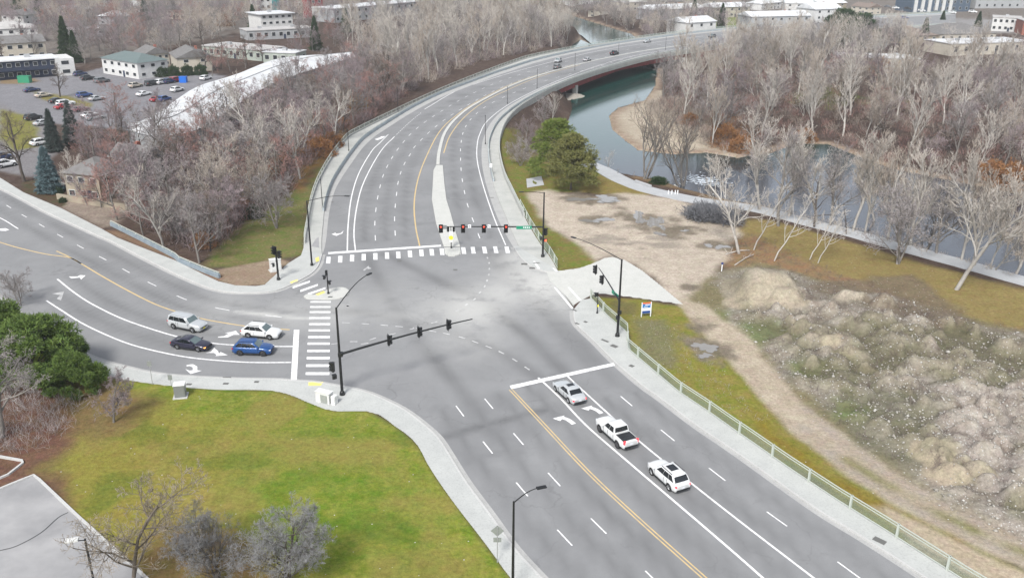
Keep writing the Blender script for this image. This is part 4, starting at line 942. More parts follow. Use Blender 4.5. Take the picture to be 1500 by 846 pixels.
# bridge road lamps: plain dark posts with a short head
lp=[((511,221),(509,189),'first'),((583,164),(581.5,128),''),((711,211),(710.7,169),''),((743.3,152),(743.3,127),''),((786.7,129.5),(786.7,100.5),''),((842,103),(842,78.5),''),((906,78),(906.3,63),''),((974.7,73),(974.7,54.5),''),((785,82),(785,62.5),''),((862.7,68),(862.7,51),''),((472.7,305),(468.5,262.5),'')]
lb=['slim dark lamp post on the left walkway where the bridge road curves','slim dark lamp post on the left walkway beside the pale leaning tree','slim dark lamp post on the right walkway just above the pine trees','slim dark lamp post on the right walkway second above the pine trees','slim dark lamp post on the right walkway third above the pine trees','slim dark lamp post on the bridge right of the dark vehicle','slim dark lamp post on the bridge beside the dark pickup','slim dark lamp post at the far right end of the bridge','slim dark lamp post at the far left side before the bridge','slim dark lamp post on the far left side over the river','slim dark lamp post on the left walkway beside the corner lamp']
for (b,t,_),l in zip(lp,lb):
    r,bb,hh=pole('walkway_lamp',b,t,l,'street lamp',.07,.05,'slim dark lamp posts along the bridge road',z0=.15,base_h=.3)
    mb=MB(); mb.box((0,-.12,hh),(.22,.5,.12)); mb.build('lamp_head',M['black'],r,bevel=.03)
# small sign assembly on the right walkway
x,y=U(719,257); s_=empty('walkway_sign',(x,y,.15),0,'small grey post with white box sign by the right barrier','sign post'); hh=uz(716.7,219.5,(x,y))
mb=MB(); mb.tube((0,0,0),(0,0,hh),.05,.04,8); mb.tube((0,0,hh),(-.5,0,hh),.03,.03,8); mb.build('post',M['galv'],s_); mb=MB(); mb.box((0,-.08,1.9),(.5,.06,.8)); mb.build('sign_panel',M['signwhite'],s_)
# street signs
def signpost(base,top,label,shape,z0=.13):
    x,y=U(*base,z0); r=empty('street_sign',(x,y,z0),0,label,'sign'); hh=uz(*top,(x,y))-z0
    mb=MB(); mb.tube((0,0,0),(0,0,hh),.035,.035,8); mb.build('post',M['galv'],r)
    if shape=='diamond':
        mb=MB(); mb.add([(0,.05,hh-.9),(.52,.05,hh-.38),(0,.05,hh+.14),(-.52,.05,hh-.38),(0,.07,hh-.9),(.52,.07,hh-.38),(0,.07,hh+.14),(-.52,.07,hh-.38)],[(0,1,2,3),(7,6,5,4),(0,4,5,1),(1,5,6,2),(2,6,7,3),(3,7,4,0)]); mb.build('diamond_sign',M['signback'],r)
        mb=MB(); mb.box((0,.06,hh-1.22),(.62,.03,.42)); mb.build('plate_sign',M['signback'],r)
    else:
        mb=MB(); mb.box((0,-.05,hh-.35),(.46,.03,.6)); mb.build('sign_panel',M['signback'],r)
    return r
signpost((728.5,823),(730.5,772),'grey backed diamond sign with small plate below on the bottom pavement','diamond')
signpost((223.5,562),(220.3,528),'thin post with grey sign at the left end of the lower pavement','rect')
signpost((251,564.5),(249,548),'shorter grey sign post just left of the grey utility box','rect')
# cabinets
def cabinet(name,px,py,dims,rz,label,m,lou=None,z0=None,door=True):
    x,y,z=UG(px,py); z=z0 if z0 is not None else z; r=empty(name,(x,y,z),rz,label,'utility box')
    mb=MB(); mb.box((0,0,.0),(dims[0]+.35,dims[1]+.35,.24)); mb.build('concrete_plinth',M['kerb'],r)
    mb=MB(); mb.box((0,0,.12+dims[2]/2),dims); mb.build('housing',m,r,bevel=.03)
    mb=MB(); mb.box((0,0,.12+dims[2]+.03),(dims[0]+.1,dims[1]+.1,.07)); mb.build('lid',M['cab'],r,bevel=.015)
    if lou:
        mb=MB()
        mb.box((dims[0]*.12,-dims[1]/2-.012,.12+dims[2]*.5),(dims[0]*.5,.03,dims[2]*.72))
        for k in range(9): mb.box((dims[0]*.12,-dims[1]/2-.035,.12+dims[2]*(.2+.07*k)),(dims[0]*.46,.03,.025))
        mb.build('louvred_door',lou,r)
    else:
        mb=MB(); mb.box((0,-dims[1]/2-.012,.12+dims[2]*.5),(dims[0]*.84,.02,dims[2]*.86)); mb.build('door',m,r)
    return r
cabinet('signal_cabinet',476,593,(1.7,.75,1.5),math.radians(-24),'long white control cabinet with grey louvred door on the south west corner',M['cab'],M['cabgrey'])
x,y,z=UG(487,595); b=empty('meter_cabinet',(x+.3,y-.2,z),math.radians(-24),'narrow white meter cabinet joined at the right end of the control cabinet','utility box'); mb=MB(); mb.box((0,0,.75),(.5,.7,1.4)); mb.build('housing',M['cab'],b,bevel=.1); mb=MB(); mb.box((0,0,.03),(.7,.95,.14)); mb.build('concrete_plinth',M['kerb'],b)
cabinet('utility_box',265,580,(1.1,1.0,1.35),math.radians(12),'grey square utility box with white lid on the lawn edge',M['greylamp'])
cabinet('signal_cabinet',404,396,(1.5,.9,1.6),math.radians(30),'white control cabinet behind the pedestrian signal on the north west corner',M['cab'])
# real estate sign: white frame panel
x,y,z=UG(946,463.5); r=empty('real_estate_sign',(x,y,z),math.radians(12),'white framed real estate board with blue panel in the verge grass','sign')
mb=MB()
for sx in (-.62,.62): mb.box((sx,0,1.0),(.1,.1,2.0))
mb.build('frame_post',M['signwhite'],r)
mb=MB(); mb.box((0,0,1.22),(1.14,.04,1.52)); bd=mb.build('board',M['signwhite'],r)
bl=mat('sign_blue',(.03,.16,.42),.5); bl2=mat('sign_dark_blue',(.02,.06,.22),.5); orr=mat('sign_orange',(.7,.16,.06),.5)
mb=MB(); mb.box((.0,-.03,1.52),(1.06,.02,.52)); mb.build('blue_band',bl,bd); mb=MB(); mb.box((0,-.03,.66),(1.06,.02,.34)); mb.build('dark_blue_band',bl2,bd); mb=MB(); mb.box((0,-.03,1.9),(1.06,.02,.2)); mb.build('orange_band',orr,bd)
mb=MB(); mb.box((.1,-.045,1.66),(.6,.01,.12)); mb.box((-.1,-.045,1.42),(.5,.01,.07)); mb.build('white_print',M['signwhite'],bd)
# ================= VEHICLES =================
PAINT={}
def paint(c,metal=.0):
    k=tuple(c)+(metal,)
    if k not in PAINT: PAINT[k]=mat('car_paint',c,.32,metal=metal,spec=.5,coat=.6)
    return PAINT[k]
def ring_loft(stations,mb,cap=True):
    """stations: list of (x, [(y,z)...half section from bottom centre to top centre])"""
    k=len(stations[0][1]); vs=[]
    for x,h in stations:
        for y,z in h: vs.append((x,y,z))
        for y,z in reversed(h[1:-1]): vs.append((x,-y,z))
    q=2*k-2; fs=[]
    for i in range(len(stations)-1):
        for j in range(q): fs.append((i*q+j,i*q+(j+1)%q,(i+1)*q+(j+1)%q,(i+1)*q+j))
    fs.append(tuple(range(q-1,-1,-1))); fs.append(tuple((len(stations)-1)*q+j for j in range(q)))
    mb.add(vs,fs)
SPEC={
 'sedan':dict(L=4.75,W=1.83,H=1.45,wb=2.80,cow=.28,belt=.93,hood=.86,nose=.66,deck=.98,tail=.80,A=.80,B=.05,C=-.95,D=-1.72,R=.33,clr=.20),
 'suv':dict(L=4.55,W=1.87,H=1.66,wb=2.68,belt=1.06,hood=1.02,nose=.82,deck=1.10,tail=.95,A=.95,B=.25,C=-1.55,D=-2.05,R=.36,clr=.24),
 'big_suv':dict(L=4.95,W=1.95,H=1.78,wb=2.88,belt=1.12,hood=1.10,nose=.95,deck=1.16,tail=1.05,A=1.0,B=.42,C=-2.15,D=-2.36,R=.38,clr=.25),
 'crossover':dict(L=4.80,W=1.86,H=1.62,wb=2.76,belt=1.02,hood=.98,nose=.76,deck=1.08,tail=.92,A=1.0,B=.22,C=-1.5,D=-2.15,R=.36,clr=.23),
 'fastback':dict(L=4.70,W=1.80,H=1.43,wb=2.72,belt=.92,hood=.84,nose=.66,deck=1.02,tail=.84,A=1.02,B=.10,C=-.72,D=-2.0,R=.34,clr=.19),
 'pickup':dict(L=5.40,W=1.92,H=1.85,wb=3.25,belt=1.20,hood=1.14,nose=1.0,deck=1.20,tail=1.18,A=.95,B=.35,C=-.72,D=-.92,R=.41,clr=.38)}
def arch_cut(me_obj,sp,halfW):
    mbc=MB()
    for sx in (1,-1):
        for sy in (1,-1):
            x=sx*sp['wb']/2+sp.get('sh',0); mbc.tube((x,sy*(halfW-.30),sp['R']),(x,sy*(halfW+.1),sp['R']),sp['R']+.065,sp['R']+.065,24)
    co=mbc.build('cutter',M['dark']); mod=me_obj.modifiers.new('b','BOOLEAN'); mod.operation='DIFFERENCE'; mod.solver='EXACT'; mod.object=co
    dg=bpy.context.evaluated_depsgraph_get(); me=bpy.data.meshes.new_from_object(me_obj.evaluated_get(dg)); me_obj.modifiers.clear(); old=me_obj.data; me_obj.data=me
    bpy.data.objects.remove(co)
    for p in me.polygons: p.use_smooth=False
PROTO={}
def build_car(kind,label,cat,name,paintm,detail=True,rim='rim',roofglass=False,lights_on=False,blinker=False,yplate=False,open_bed=True,rack=False):
    sp=SPEC[kind]; L,W,Hh=sp['L'],sp['W'],sp['H']; hw=W/2; root=empty(name,(0,0,0),0,label,cat)
    A_x,B_x,C_x,D_x=sp['A'],sp['B'],sp['C'],sp['D']; clr=sp['clr']
    f=L/2;
    def top(x):
        pts=[(-f,sp['tail']-.02),(-f+.12,sp['tail']+.06 if kind!='pickup' else sp['tail']),(D_x-.05,sp['deck']),(A_x,sp['belt'] if kind!='pickup' else sp['hood']+.02),(A_x+.12,sp['hood']+.02),(f-.45,sp['hood']-.07),(f-.12,sp['nose']),(f,sp['nose']-.14)]
        xs=[p[0] for p in pts]; return float(np.interp(x,xs,[p[1] for p in pts]))
    def half(x):
        t=abs(x)/f; return hw*(1-.02-(.26 if x>0 else .17)*max(0,(t-.68)/.32)**2.4) 
    xs=[-f,-f+.05,-f+.15,-f+.4,-f+.8,-1.2,-.8,-.3,.2,.7,1.1,f-.9,f-.5,f-.25,f-.1,f-.02,f]
    xs=sorted(set([round(v,3) for v in xs])); st=[]
    for x in xs:
        tz=top(x); h=half(x); e=max(0,(abs(x)-f+.12)/.12); b=clr+.18*e; tz_=tz-.10*e*(1 if x>0 else .5)
        st.append((x,[(0,b),(h*.86,b),(h*.96,b+.10),(h*1.0,b+.30),(h*.995,(b+tz_)/2+.1),(h*.975,tz_-.13),(h*.925,tz_-.045),(h*.83,tz_-.005),(h*.5,tz_+.03),(0,tz_+.045)]))
    mb=MB(); ring_loft(st,mb); body=mb.build('body',paintm,root,bevel=0)
    if kind=='pickup':
        # open the bed with a boolean box
        c=MB(); c.box(((D_x-f+.1)/2-.02,0,1.25),(f+D_x-.28,hw*1.66,.9 if not open_bed else .50)); co=c.build('cutter',M['dark']); mod=body.modifiers.new('b','BOOLEAN'); mod.solver='EXACT'; mod.object=co
        dg=bpy.context.evaluated_depsgraph_get(); me=bpy.data.meshes.new_from_object(body.evaluated_get(dg)); body.modifiers.clear(); body.data=me; bpy.data.objects.remove(co)
        mb=MB(); mb.box(((D_x-f)/2-.0,0,1.10),(f+D_x-.30,hw*1.62,.06)); mb.build('bed_cover',M['dark'],root)
        mb=MB()
        for k in range(4): mb.box((D_x-.45-k*.38,0,1.135),(.02,hw*1.58,.012))
        mb.build('cover_seam',M['black'],root)
    arch_cut(body,sp,hw)
    bm=bmesh.new(); bm.from_mesh(body.data); bmesh.ops.remove_doubles(bm,verts=bm.verts,dist=.003); 
    for fc in bm.faces: fc.smooth=True
    for e in bm.edges:
        if len(e.link_faces)==2 and e.calc_face_angle(0)>math.radians(38): e.smooth=False
    bm.to_mesh(body.data); bm.free()
    # greenhouse frustum with rounded roof
    rw=hw*.775; bw=hw*.925; zb=sp['belt']-.03; zr=Hh
    rf=B_x; rb=C_x; nx=7; vs=[];fs=[]
    lv=[(0,0,0,bw),(.5,.47,.45,bw-(bw-rw)*.38),(.86,.86,.84,rw+.03),(.97,1,1,rw-.06),(1,1.0,1.0,rw-.20)]
    rings=[]
    for t,fx,bx_,ww in lv:
        z=zb+(zr-zb-.03)*t+ (0 if t<1 else .0); xf=A_x+(rf-A_x)*fx-(.22 if t==1 else 0); xb=D_x+(rb-D_x)*bx_+(.22 if t==1 else 0)
        ring=[]
        n=8
        for i in range(n+1):   # left side front to back
            x=xf+(xb-xf)*i/n; taper=1-.07*((i/n-.35)**2)*2; ring.append((x,ww*taper,z))
        for i in range(1,4): y=ww*(1-2*i/4); ring.append((xb-.04*(1-abs(y/ww)),y*.98,z))
        for i in range(n+1): x=xb+(xf-xb)*i/n; taper=1-.07*(((n-i)/n-.35)**2)*2; ring.append((x,-ww*taper,z))
        for i in range(1,4): y=-ww*(1-2*i/4); ring.append((xf+.07*(1-abs(y/ww)),y*.98,z))
        rings.append(ring)
    q=len(rings[0]); 
    for r in rings: vs+=r
    for i in range(len(rings)-1):
        for j_ in range(q): fs.append((i*q+j_,i*q+(j_+1)%q,(i+1)*q+(j_+1)%q,(i+1)*q+j_))
    base=(len(rings)-1)*q; vs.append(((rf+rb)/2,0,zr+.015)); cidx=len(vs)-1
    for j_ in range(q): fs.append((base+j_,base+(j_+1)%q,cidx))
    mb=MB(); mb.add(vs,fs); cab=mb.build('cabin_roof',paintm,root,smooth=True)
    bm=bmesh.new(); bm.from_mesh(cab.data)
    for e in bm.edges:
        if len(e.link_faces)==2 and e.calc_face_angle(0)>math.radians(50): e.smooth=False
    bm.to_mesh(cab.data); bm.free()
    # glass: surfaces offset 12 mm from the greenhouse
    def surf(t,s,side):
        """t height 0..1, s 0 front .. 1 back, side +-1"""
        ts=[l[0] for l in lv]; xf=A_x+(rf-A_x)*np.interp(t,ts,[l[1] for l in lv]); xb=D_x+(rb-D_x)*np.interp(t,ts,[l[2] for l in lv]); ww=np.interp(t,ts,[l[3] for l in lv]); tp=1-.07*((s-.35)**2)*2
        return (xf+(xb-xf)*s,side*(ww*tp+.012),zb+(zr-zb-.03)*t)
    def spanel(name,s0,s1,t0=.14,t1=.84,side=1,f0=.0,f1=.0,m=None):
        n=5; vs=[];fs=[]
        for i in range(n+1):
            for t in (t0,.5,t1):
                k=i/n; s=s0+(s1-s0)*k; s+= f0*(1-k)*(t-t0)+ f1*k*(t-t0); vs.append(surf(t,s,side))
        for i in range(n):
            for k in range(2): fs.append((i*3+k,i*3+3+k,i*3+4+k,i*3+1+k))
        mb=MB(); mb.add(vs,fs); return mb.build(name,m or M['glass'],root,smooth=True)
    for side in (1,-1):
        if kind=='pickup': spanel('side_window',.08,.515,side=side,t0=.1,t1=.87); spanel('side_window',.535,.93,side=side,t0=.1,t1=.87)
        elif kind in('sedan','fastback'): spanel('side_window',.12,.485,side=side,t0=.1,t1=.87,f0=.06); spanel('side_window',.495,.88,side=side,t0=.1,t1=.87,f1=-.12)
        else: spanel('side_window',.09,.41,side=side,f0=.04,t0=.1,t1=.88); spanel('side_window',.42,.69,side=side,t0=.1,t1=.88); spanel('side_window',.70,.95,side=side,f1=-.05,t0=.12,t1=.88)
    def endpanel(name,front,t0,t1,m,wf=.86):
        vs=[];fs=[];ts=[l[0] for l in lv]
        for t in (t0,.5,t1):
            ww=float(np.interp(t,ts,[l[3] for l in lv])); z=zb+(zr-zb-.03)*t
            for i in range(7):
                v=1-2*i/6; y=ww*wf*v
                if front: x=A_x+(rf-A_x)*np.interp(t,ts,[l[1] for l in lv])+.07*min(1,(1-abs(y/ww))*1.0)+.02
                else: x=D_x+(rb-D_x)*np.interp(t,ts,[l[2] for l in lv])-.04*(1-abs(y/ww))-.018
                vs.append((x,y,z))
        for r in range(2):
            for i in range(6): fs.append((r*7+i,r*7+i+1,r*7+8+i,r*7+7+i))
        mb=MB(); mb.add(vs,fs); return mb.build(name,m,root,smooth=True)
    endpanel('windscreen',True,.06,.86,M['windscreen']); endpanel('rear_window',False,.14 if kind!='sedan' else .08,.82,M['glass'],.84)
    # wheels
    for sx in (1,-1):
        for sy in (1,-1):
            x=sx*sp['wb']/2; y=sy*(hw-.13); Rr=sp['R']; mb=MB()
            mb.tube((x,y-.11,Rr),(x,y+.11,Rr),Rr,Rr,22); wl=mb.build('wheel',M['tyre'],root,bevel=.02)
            mb=MB(); o_=y+sy*.112; mb.tube((x,o_,Rr),(x,o_+sy*.012,Rr),Rr*.68,Rr*.62,18)
            rm=mb.build('rim',M['rimdark' if rim=='rim' else rim],wl)
            mb=MB()
            for k in range(5):
                t=2*math.pi*k/5; mb.tube((x,o_+sy*.02,Rr),(x+math.cos(t)*Rr*.6,o_+sy*.02,Rr+math.sin(t)*Rr*.6),.035,.03,5)
            if rim=='rim': mb.build('spokes',M['rim'],wl)
    # lights, bumpers, mirrors, plate
    for sy in (1,-1):
        mb=MB(); mb.box((f-.20,sy*hw*.66,sp['nose']-.10),(.26,hw*.30,.12),rz=-sy*.5); mb.build('headlight',M['amber'] if (blinker and sy<0) else M['headlamp'],root,bevel=.02)
        mb=MB(); mb.box((-f+.10,sy*hw*.74,sp['tail']-.12),(.20,hw*.24,.15 if kind!='pickup' else .32),rz=sy*.35); mb.build('tail_light',M['tail_on'] if lights_on else M['taillamp'],root,bevel=.02)
        mb=MB(); mb.box((A_x-.12,sy*(hw+.09),sp['belt']+.04),(.16,.20,.14)); mb.build('wing_mirror',paintm,root,bevel=.03)
    mb=MB(); mb.box((f-.01,0,sp['nose']-.30),(.06,hw*.9,.16)); mb.build('grille',M['dark'],root,bevel=.02)
    mb=MB(); mb.box((-f+.03,0,clr+.2),(.14,hw*1.5,.16)); mb.box((0,0,clr+.04),(L*.8,hw*1.7,.06)); mb.box((0,0,clr+.10),(sp['wb']-2*sp['R']-.16,hw*2.0,.13)); mb.build('lower_trim',M['dark'],root)
    mb=MB(); mb.box((-f-.005,0,sp['tail']-.34 if kind!='sedan' else sp['tail']-.2),(.03,.32,.15)); mb.build('number_plate',M['plate'],root)
    if yplate: mb=MB(); mb.box((f+.03,0,sp['nose']-.42),(.03,.32,.15)); mb.build('number_plate',M['yplate'],root)
    if roofglass: mb=MB(); mb.box(((rf+rb)/2+.15,0,zr+.005),(abs(rf-rb)*.5,rw*1.1,.035)); mb.build('sunroof',M['glass'],root,bevel=.008)
    if kind in('crossover','suv','big_suv') :
        mb=MB()
        for sy in (1,-1): mb.box(((rf+rb)/2,sy*rw*.93,zr-.0),(abs(rf-rb)*.85,.04,.05))
        mb.build('roof_rail',M['dark'] if kind!='big_suv' else M['galv'],root)
    # seam lines of doors
    mb=MB()
    for sy in (1,-1):
        for sx in (A_x-.15,(A_x+D_x)/2-.02 if kind!='pickup' else .1,max(D_x+.35,-1.0) if kind!='pickup' else D_x+.02):
            mb.box((sx,sy*(hw*.982),(clr+sp['belt'])/2+.05),(.012,.03,(sp['belt']-clr)*.72))
    o=mb.build('door_seam',M['dark'],root)
    return root
def heading(a,b,z=0): p=U(*a,z);q=U(*b,z); return math.atan2(q[1]-p[1],q[0]-p[0])
def put(root,px,py,hd,z=0.0,dx=0):
    x,y=U(px,py,z); root.location=(x,y,z); root.rotation_euler=(0,0,hd)
white=paint((.60,.61,.61)); silver=paint((.52,.54,.55),.35); 
hs=heading((1012,707),(830,550))
c=build_car('sedan','silver sedan first in line at the stop bar on the right approach','car','sedan_car',silver,roofglass=True,lights_on=True); put(c,833,579,hs)
c=build_car('pickup','white pickup truck with dark bed cover waiting between sedan and SUV','pickup truck','pickup_truck',white,rim='rimdark',lights_on=True,roofglass=False); put(c,902,641,hs)
c=build_car('suv','white SUV with black sunroof last in line on the right approach','car','suv_car',white,roofglass=True,lights_on=True); put(c,978,703,hs)
h1_=heading((258.4,482.6),(284.7,488)); 
c=build_car('big_suv','large silver SUV behind the white crossover on the left approach','car','suv_car',silver,yplate=True); put(c,276,480.5,h1_)
c=build_car('crossover','white crossover first in the upper lane at the left stop bar','car','crossover_car',white); put(c,384,492,heading((364.8,495),(394.9,497.9)))
c=build_car('suv','bright blue SUV first in the lower lane at the left stop bar','car','suv_car',paint((.008,.06,.21),.2),rim='rimdark'); put(c,372,516.5,heading((354.2,519.9),(387.5,520.9)))
c=build_car('fastback','dark navy sedan with amber headlight behind the blue SUV','car','sedan_car',paint((.02,.02,.04),.2),blinker=True); put(c,281,509,heading((262.7,512.6),(293.2,516.6)))
# prototypes for the small cars, copied with their own paint
cp={}
def small_car(kind,color,label,px,py,hd,z=0.0,group=None,cat='car'):
    key=(kind,color)
    if key not in cp:
        cp[key]=build_car(kind,label,cat,{'pickup':'pickup_truck'}.get(kind,kind.replace('big_','').replace('fastback','sedan').replace('crossover','suv')+'_car'),paint(color),rim='rim'); r=cp[key]
    else: r=copy_tree(cp[key]); tag(r,label,cat)
    if group: r['group']=group
    put(r,px,py,hd,z); return r
hr=lambda a,b: heading(a,b)
BW=(.68,.69,.69); SV=(.36,.37,.38); DK=(.02,.022,.025); NV_=(.015,.03,.09); RD=(.28,.015,.02); BG=(.42,.38,.32); GY=(.12,.125,.13); MR=(.12,.02,.03); BLU=(.02,.06,.2)
g1='vehicles driving over the far bridge'
small_car('suv',SV,'pale silver SUV on the bridge just above the dark vehicle',817.5,91.5,hr((830,84),(800,95)),group=g1)
small_car('big_suv',GY,'dark SUV on the bridge below the pale silver one',816.5,100.5,hr((800,107),(830,94)),group=g1)
small_car('sedan',SV,'silver sedan on the middle of the bridge',860,89.5,hr((850,92),(872,86)),group=g1)
small_car('pickup',DK,'dark pickup truck on the bridge by a lamp post',900,80.5,hr((885,84),(915,77)),group=g1)
small_car('sedan',SV,'silver sedan farthest up the bridge near the river bend',948,62.5,hr((965,61),(935,65)),group=g1)
small_car('crossover',GY,'dim grey car at the far end of the bridge by the trees',1043,55,hr((1060,52),(1030,56)),group=g1)
g2='cars parked in the upper left car park'
ph=hr((40,136),(60,133)); ph2=hr((190,128),(230,120)); 
P_=[('sedan',NV_,47,133,'dark blue parked car, leftmost in the upper row of the car park'),('sedan',BG,64,141,'beige parked car beside the tree island in the car park'),('fastback',DK,84,149,'black parked car left of the white one in the middle row'),('big_suv',BW,97,154,'white parked van-like car in the middle row of the car park'),('sedan',RD,93,158,'red parked car tucked below the white one in the middle row'),
('suv',NV_,118,110,'navy parked car at the white apartment end wall'),('suv',DK,129,116,'dark parked car left of the pale block in the car park'),('big_suv',GY,150,120,'grey parked SUV in front of the pale block'),('suv',BLU,124,141,'blue parked car beside the small lamp post'),('sedan',SV,142,146,'silver parked car right of the blue parked one'),
('suv',BG,199,127,'beige parked car alone in front of the grey hedge'),('sedan',BW,211,139,'white parked sedan in the open middle of the car park'),('big_suv',DK,223,124,'dark parked SUV, first of four under the round bushes'),('suv',BW,236,122,'white parked car, second of four under the round bushes'),('suv',NV_,248,121,'navy parked car left of the red one under the bushes'),('big_suv',RD,259,119,'bright red parked car beside the blue bin'),
('crossover',BW,260,133,'white parked car near the long white roof end'),('sedan',RD,230,147,'dark red parked car close to the white roof'),('suv',BLU,241,147,'blue parked car right of the dark red one'),('sedan',MR,119,162,'maroon parked car in the lower car park row'),('sedan',BW,132,170,'white parked car above the silver one, lowest row'),('crossover',SV,140,174,'silver parked car at the lowest end of the row'),
('suv',DK,49,174,'dark parked car under the spreading bare tree'),('sedan',SV,64,182,'silver parked car beside the dark spruces'),('crossover',BW,61,211,'white parked SUV on grass behind the blue spruce'),('crossover',BW,9,243,'white parked SUV at the left edge by the drive'),('suv',NV_,4,233,'dark parked car behind the white SUV at the left edge'),('crossover',BW,302,116,'white parked car at the right end of the car park')]
for k,c_,px,py,l in P_:
    small_car(k,c_,l,px,py+1,(ph if px<160 else ph2)+(R.uniform(-.1,.1)),z=UG(px,py)[2],group=g2)
small_car('suv',BLU,'bright blue car crossing the upper right car park',1325,28,hr((1310,28),(1340,28)),z=.1)
small_car('sedan',BW,'white car parked below the bright blue one at upper right',1281,43,hr((1270,43),(1290,42)),z=.1)
for i,(px,py,k,c_) in enumerate(((1330,14,'suv',DK),(1350,17,'suv',BW),(1372,19,'sedan',DK),(1395,20,'suv',BW),(1300,11,'sedan',GY),(1312,13,'suv',BW),(1425,19,'big_suv',BW),(1285,10,'sedan',BW))):
    small_car(k,c_,'small parked vehicle below the blue and white flats at the top right',px,py,hr((1310,15),(1340,17)),z=.1,group='cars below the far flats')
# ================= TREES =================
def bark(name,c,v,rand=.18): return mat(name,c,.9,v,1.3,rand=rand,spec=.1)
M['bark_pale']=bark('pale_grey_bark',(.44,.42,.39),(.33,.31,.285)); M['twig_pale']=bark('pale_grey_twigs',(.43,.395,.355),(.34,.31,.28))
M['bark_grey']=bark('grey_bark',(.20,.185,.17),(.14,.13,.12)); M['twig_grey']=bark('grey_twigs',(.29,.265,.26),(.22,.2,.2))
M['twig_red']=bark('reddish_twigs',(.30,.175,.15),(.23,.14,.13)); M['twig_tan']=bark('tan_twigs',(.36,.315,.27),(.29,.25,.215))
M['twig_purple']=bark('purplish_twigs',(.25,.205,.21),(.19,.155,.165)); M['bark_dark']=bark('dark_bark',(.10,.085,.075),(.07,.06,.055)); M['twig_brown']=bark('brown_twigs',(.17,.135,.11),(.13,.105,.09))
M['leaf_rust']=bark('rust_leaves',(.27,.14,.055),(.22,.11,.06)); M['leaf_gold']=bark('gold_leaves',(.34,.20,.05),(.28,.15,.05))
M['pine']=bark('pine_needles',(.11,.16,.035),(.17,.20,.055),.08); M['cedar']=bark('dark_cedar_foliage',(.032,.06,.030),(.05,.075,.035),.1); M['spruce']=bark('blue_spruce_needles',(.12,.17,.185),(.085,.13,.14),.1); M['darkspruce']=bark('dark_spruce_needles',(.055,.075,.07),(.08,.095,.09),.1)
M['juniper']=bark('juniper_foliage',(.13,.185,.045),(.07,.12,.035),.08)
class Segs:
    def __init__(s): s.p=[];s.q=[];s.a=[];s.b=[]
    def add(s,p,q,a,b): s.p.append(p);s.q.append(q);s.a.append(a);s.b.append(b)
    def mesh(s,name,m,sides=3,parent=None):
        p=np.array(s.p,float);q=np.array(s.q,float);a=np.array(s.a);b=np.array(s.b); return tube_arrays(name,m,p,q,a,b,sides,parent)
def tube_arrays(name,m,p,q,a,b,sides,parent=None,seed=1):
    n=len(p); d=q-p; d/=np.linalg.norm(d,axis=1)[:,None]+1e-9
    rs=np.random.RandomState(seed); ref=rs.normal(size=(n,3)); u=np.cross(d,ref); u/=np.linalg.norm(u,axis=1)[:,None]+1e-9; v=np.cross(d,u)
    if sides==2:
        V=np.stack([p+u*a[:,None],p-u*a[:,None],q-u*b[:,None],q+u*b[:,None]],1).reshape(-1,3); Fi=(np.arange(n)*4)[:,None]+np.array([0,1,2,3])
    else:
        L=[]
        for c,r in ((p,a),(q,b)):
            for i in range(sides):
                t=2*math.pi*i/sides; L.append(c+(u*math.cos(t)+v*math.sin(t))*r[:,None])
        V=np.stack(L,1).reshape(-1,3); fs=np.array([[i,(i+1)%sides,sides+(i+1)%sides,sides+i] for i in range(sides)]); Fi=((np.arange(n)*2*sides)[:,None,None]+fs[None]).reshape(-1,4)
    return np_mesh(name,m,V,Fi,parent)
def np_mesh(name,m,V,Fi,parent=None,smooth_=False):
    me=bpy.data.meshes.new(name); me.vertices.add(len(V)); me.vertices.foreach_set('co',V.astype(np.float32).ravel())
    k=Fi.shape[1]; me.loops.add(Fi.size); me.loops.foreach_set('vertex_index',Fi.astype(np.int32).ravel()); me.polygons.add(len(Fi)); me.polygons.foreach_set('loop_start',np.arange(0,Fi.size,k,dtype=np.int32)); me.polygons.foreach_set('loop_total',np.full(len(Fi),k,np.int32)); me.update(calc_edges=True)
    me.materials.append(m); return link(name,me,parent)
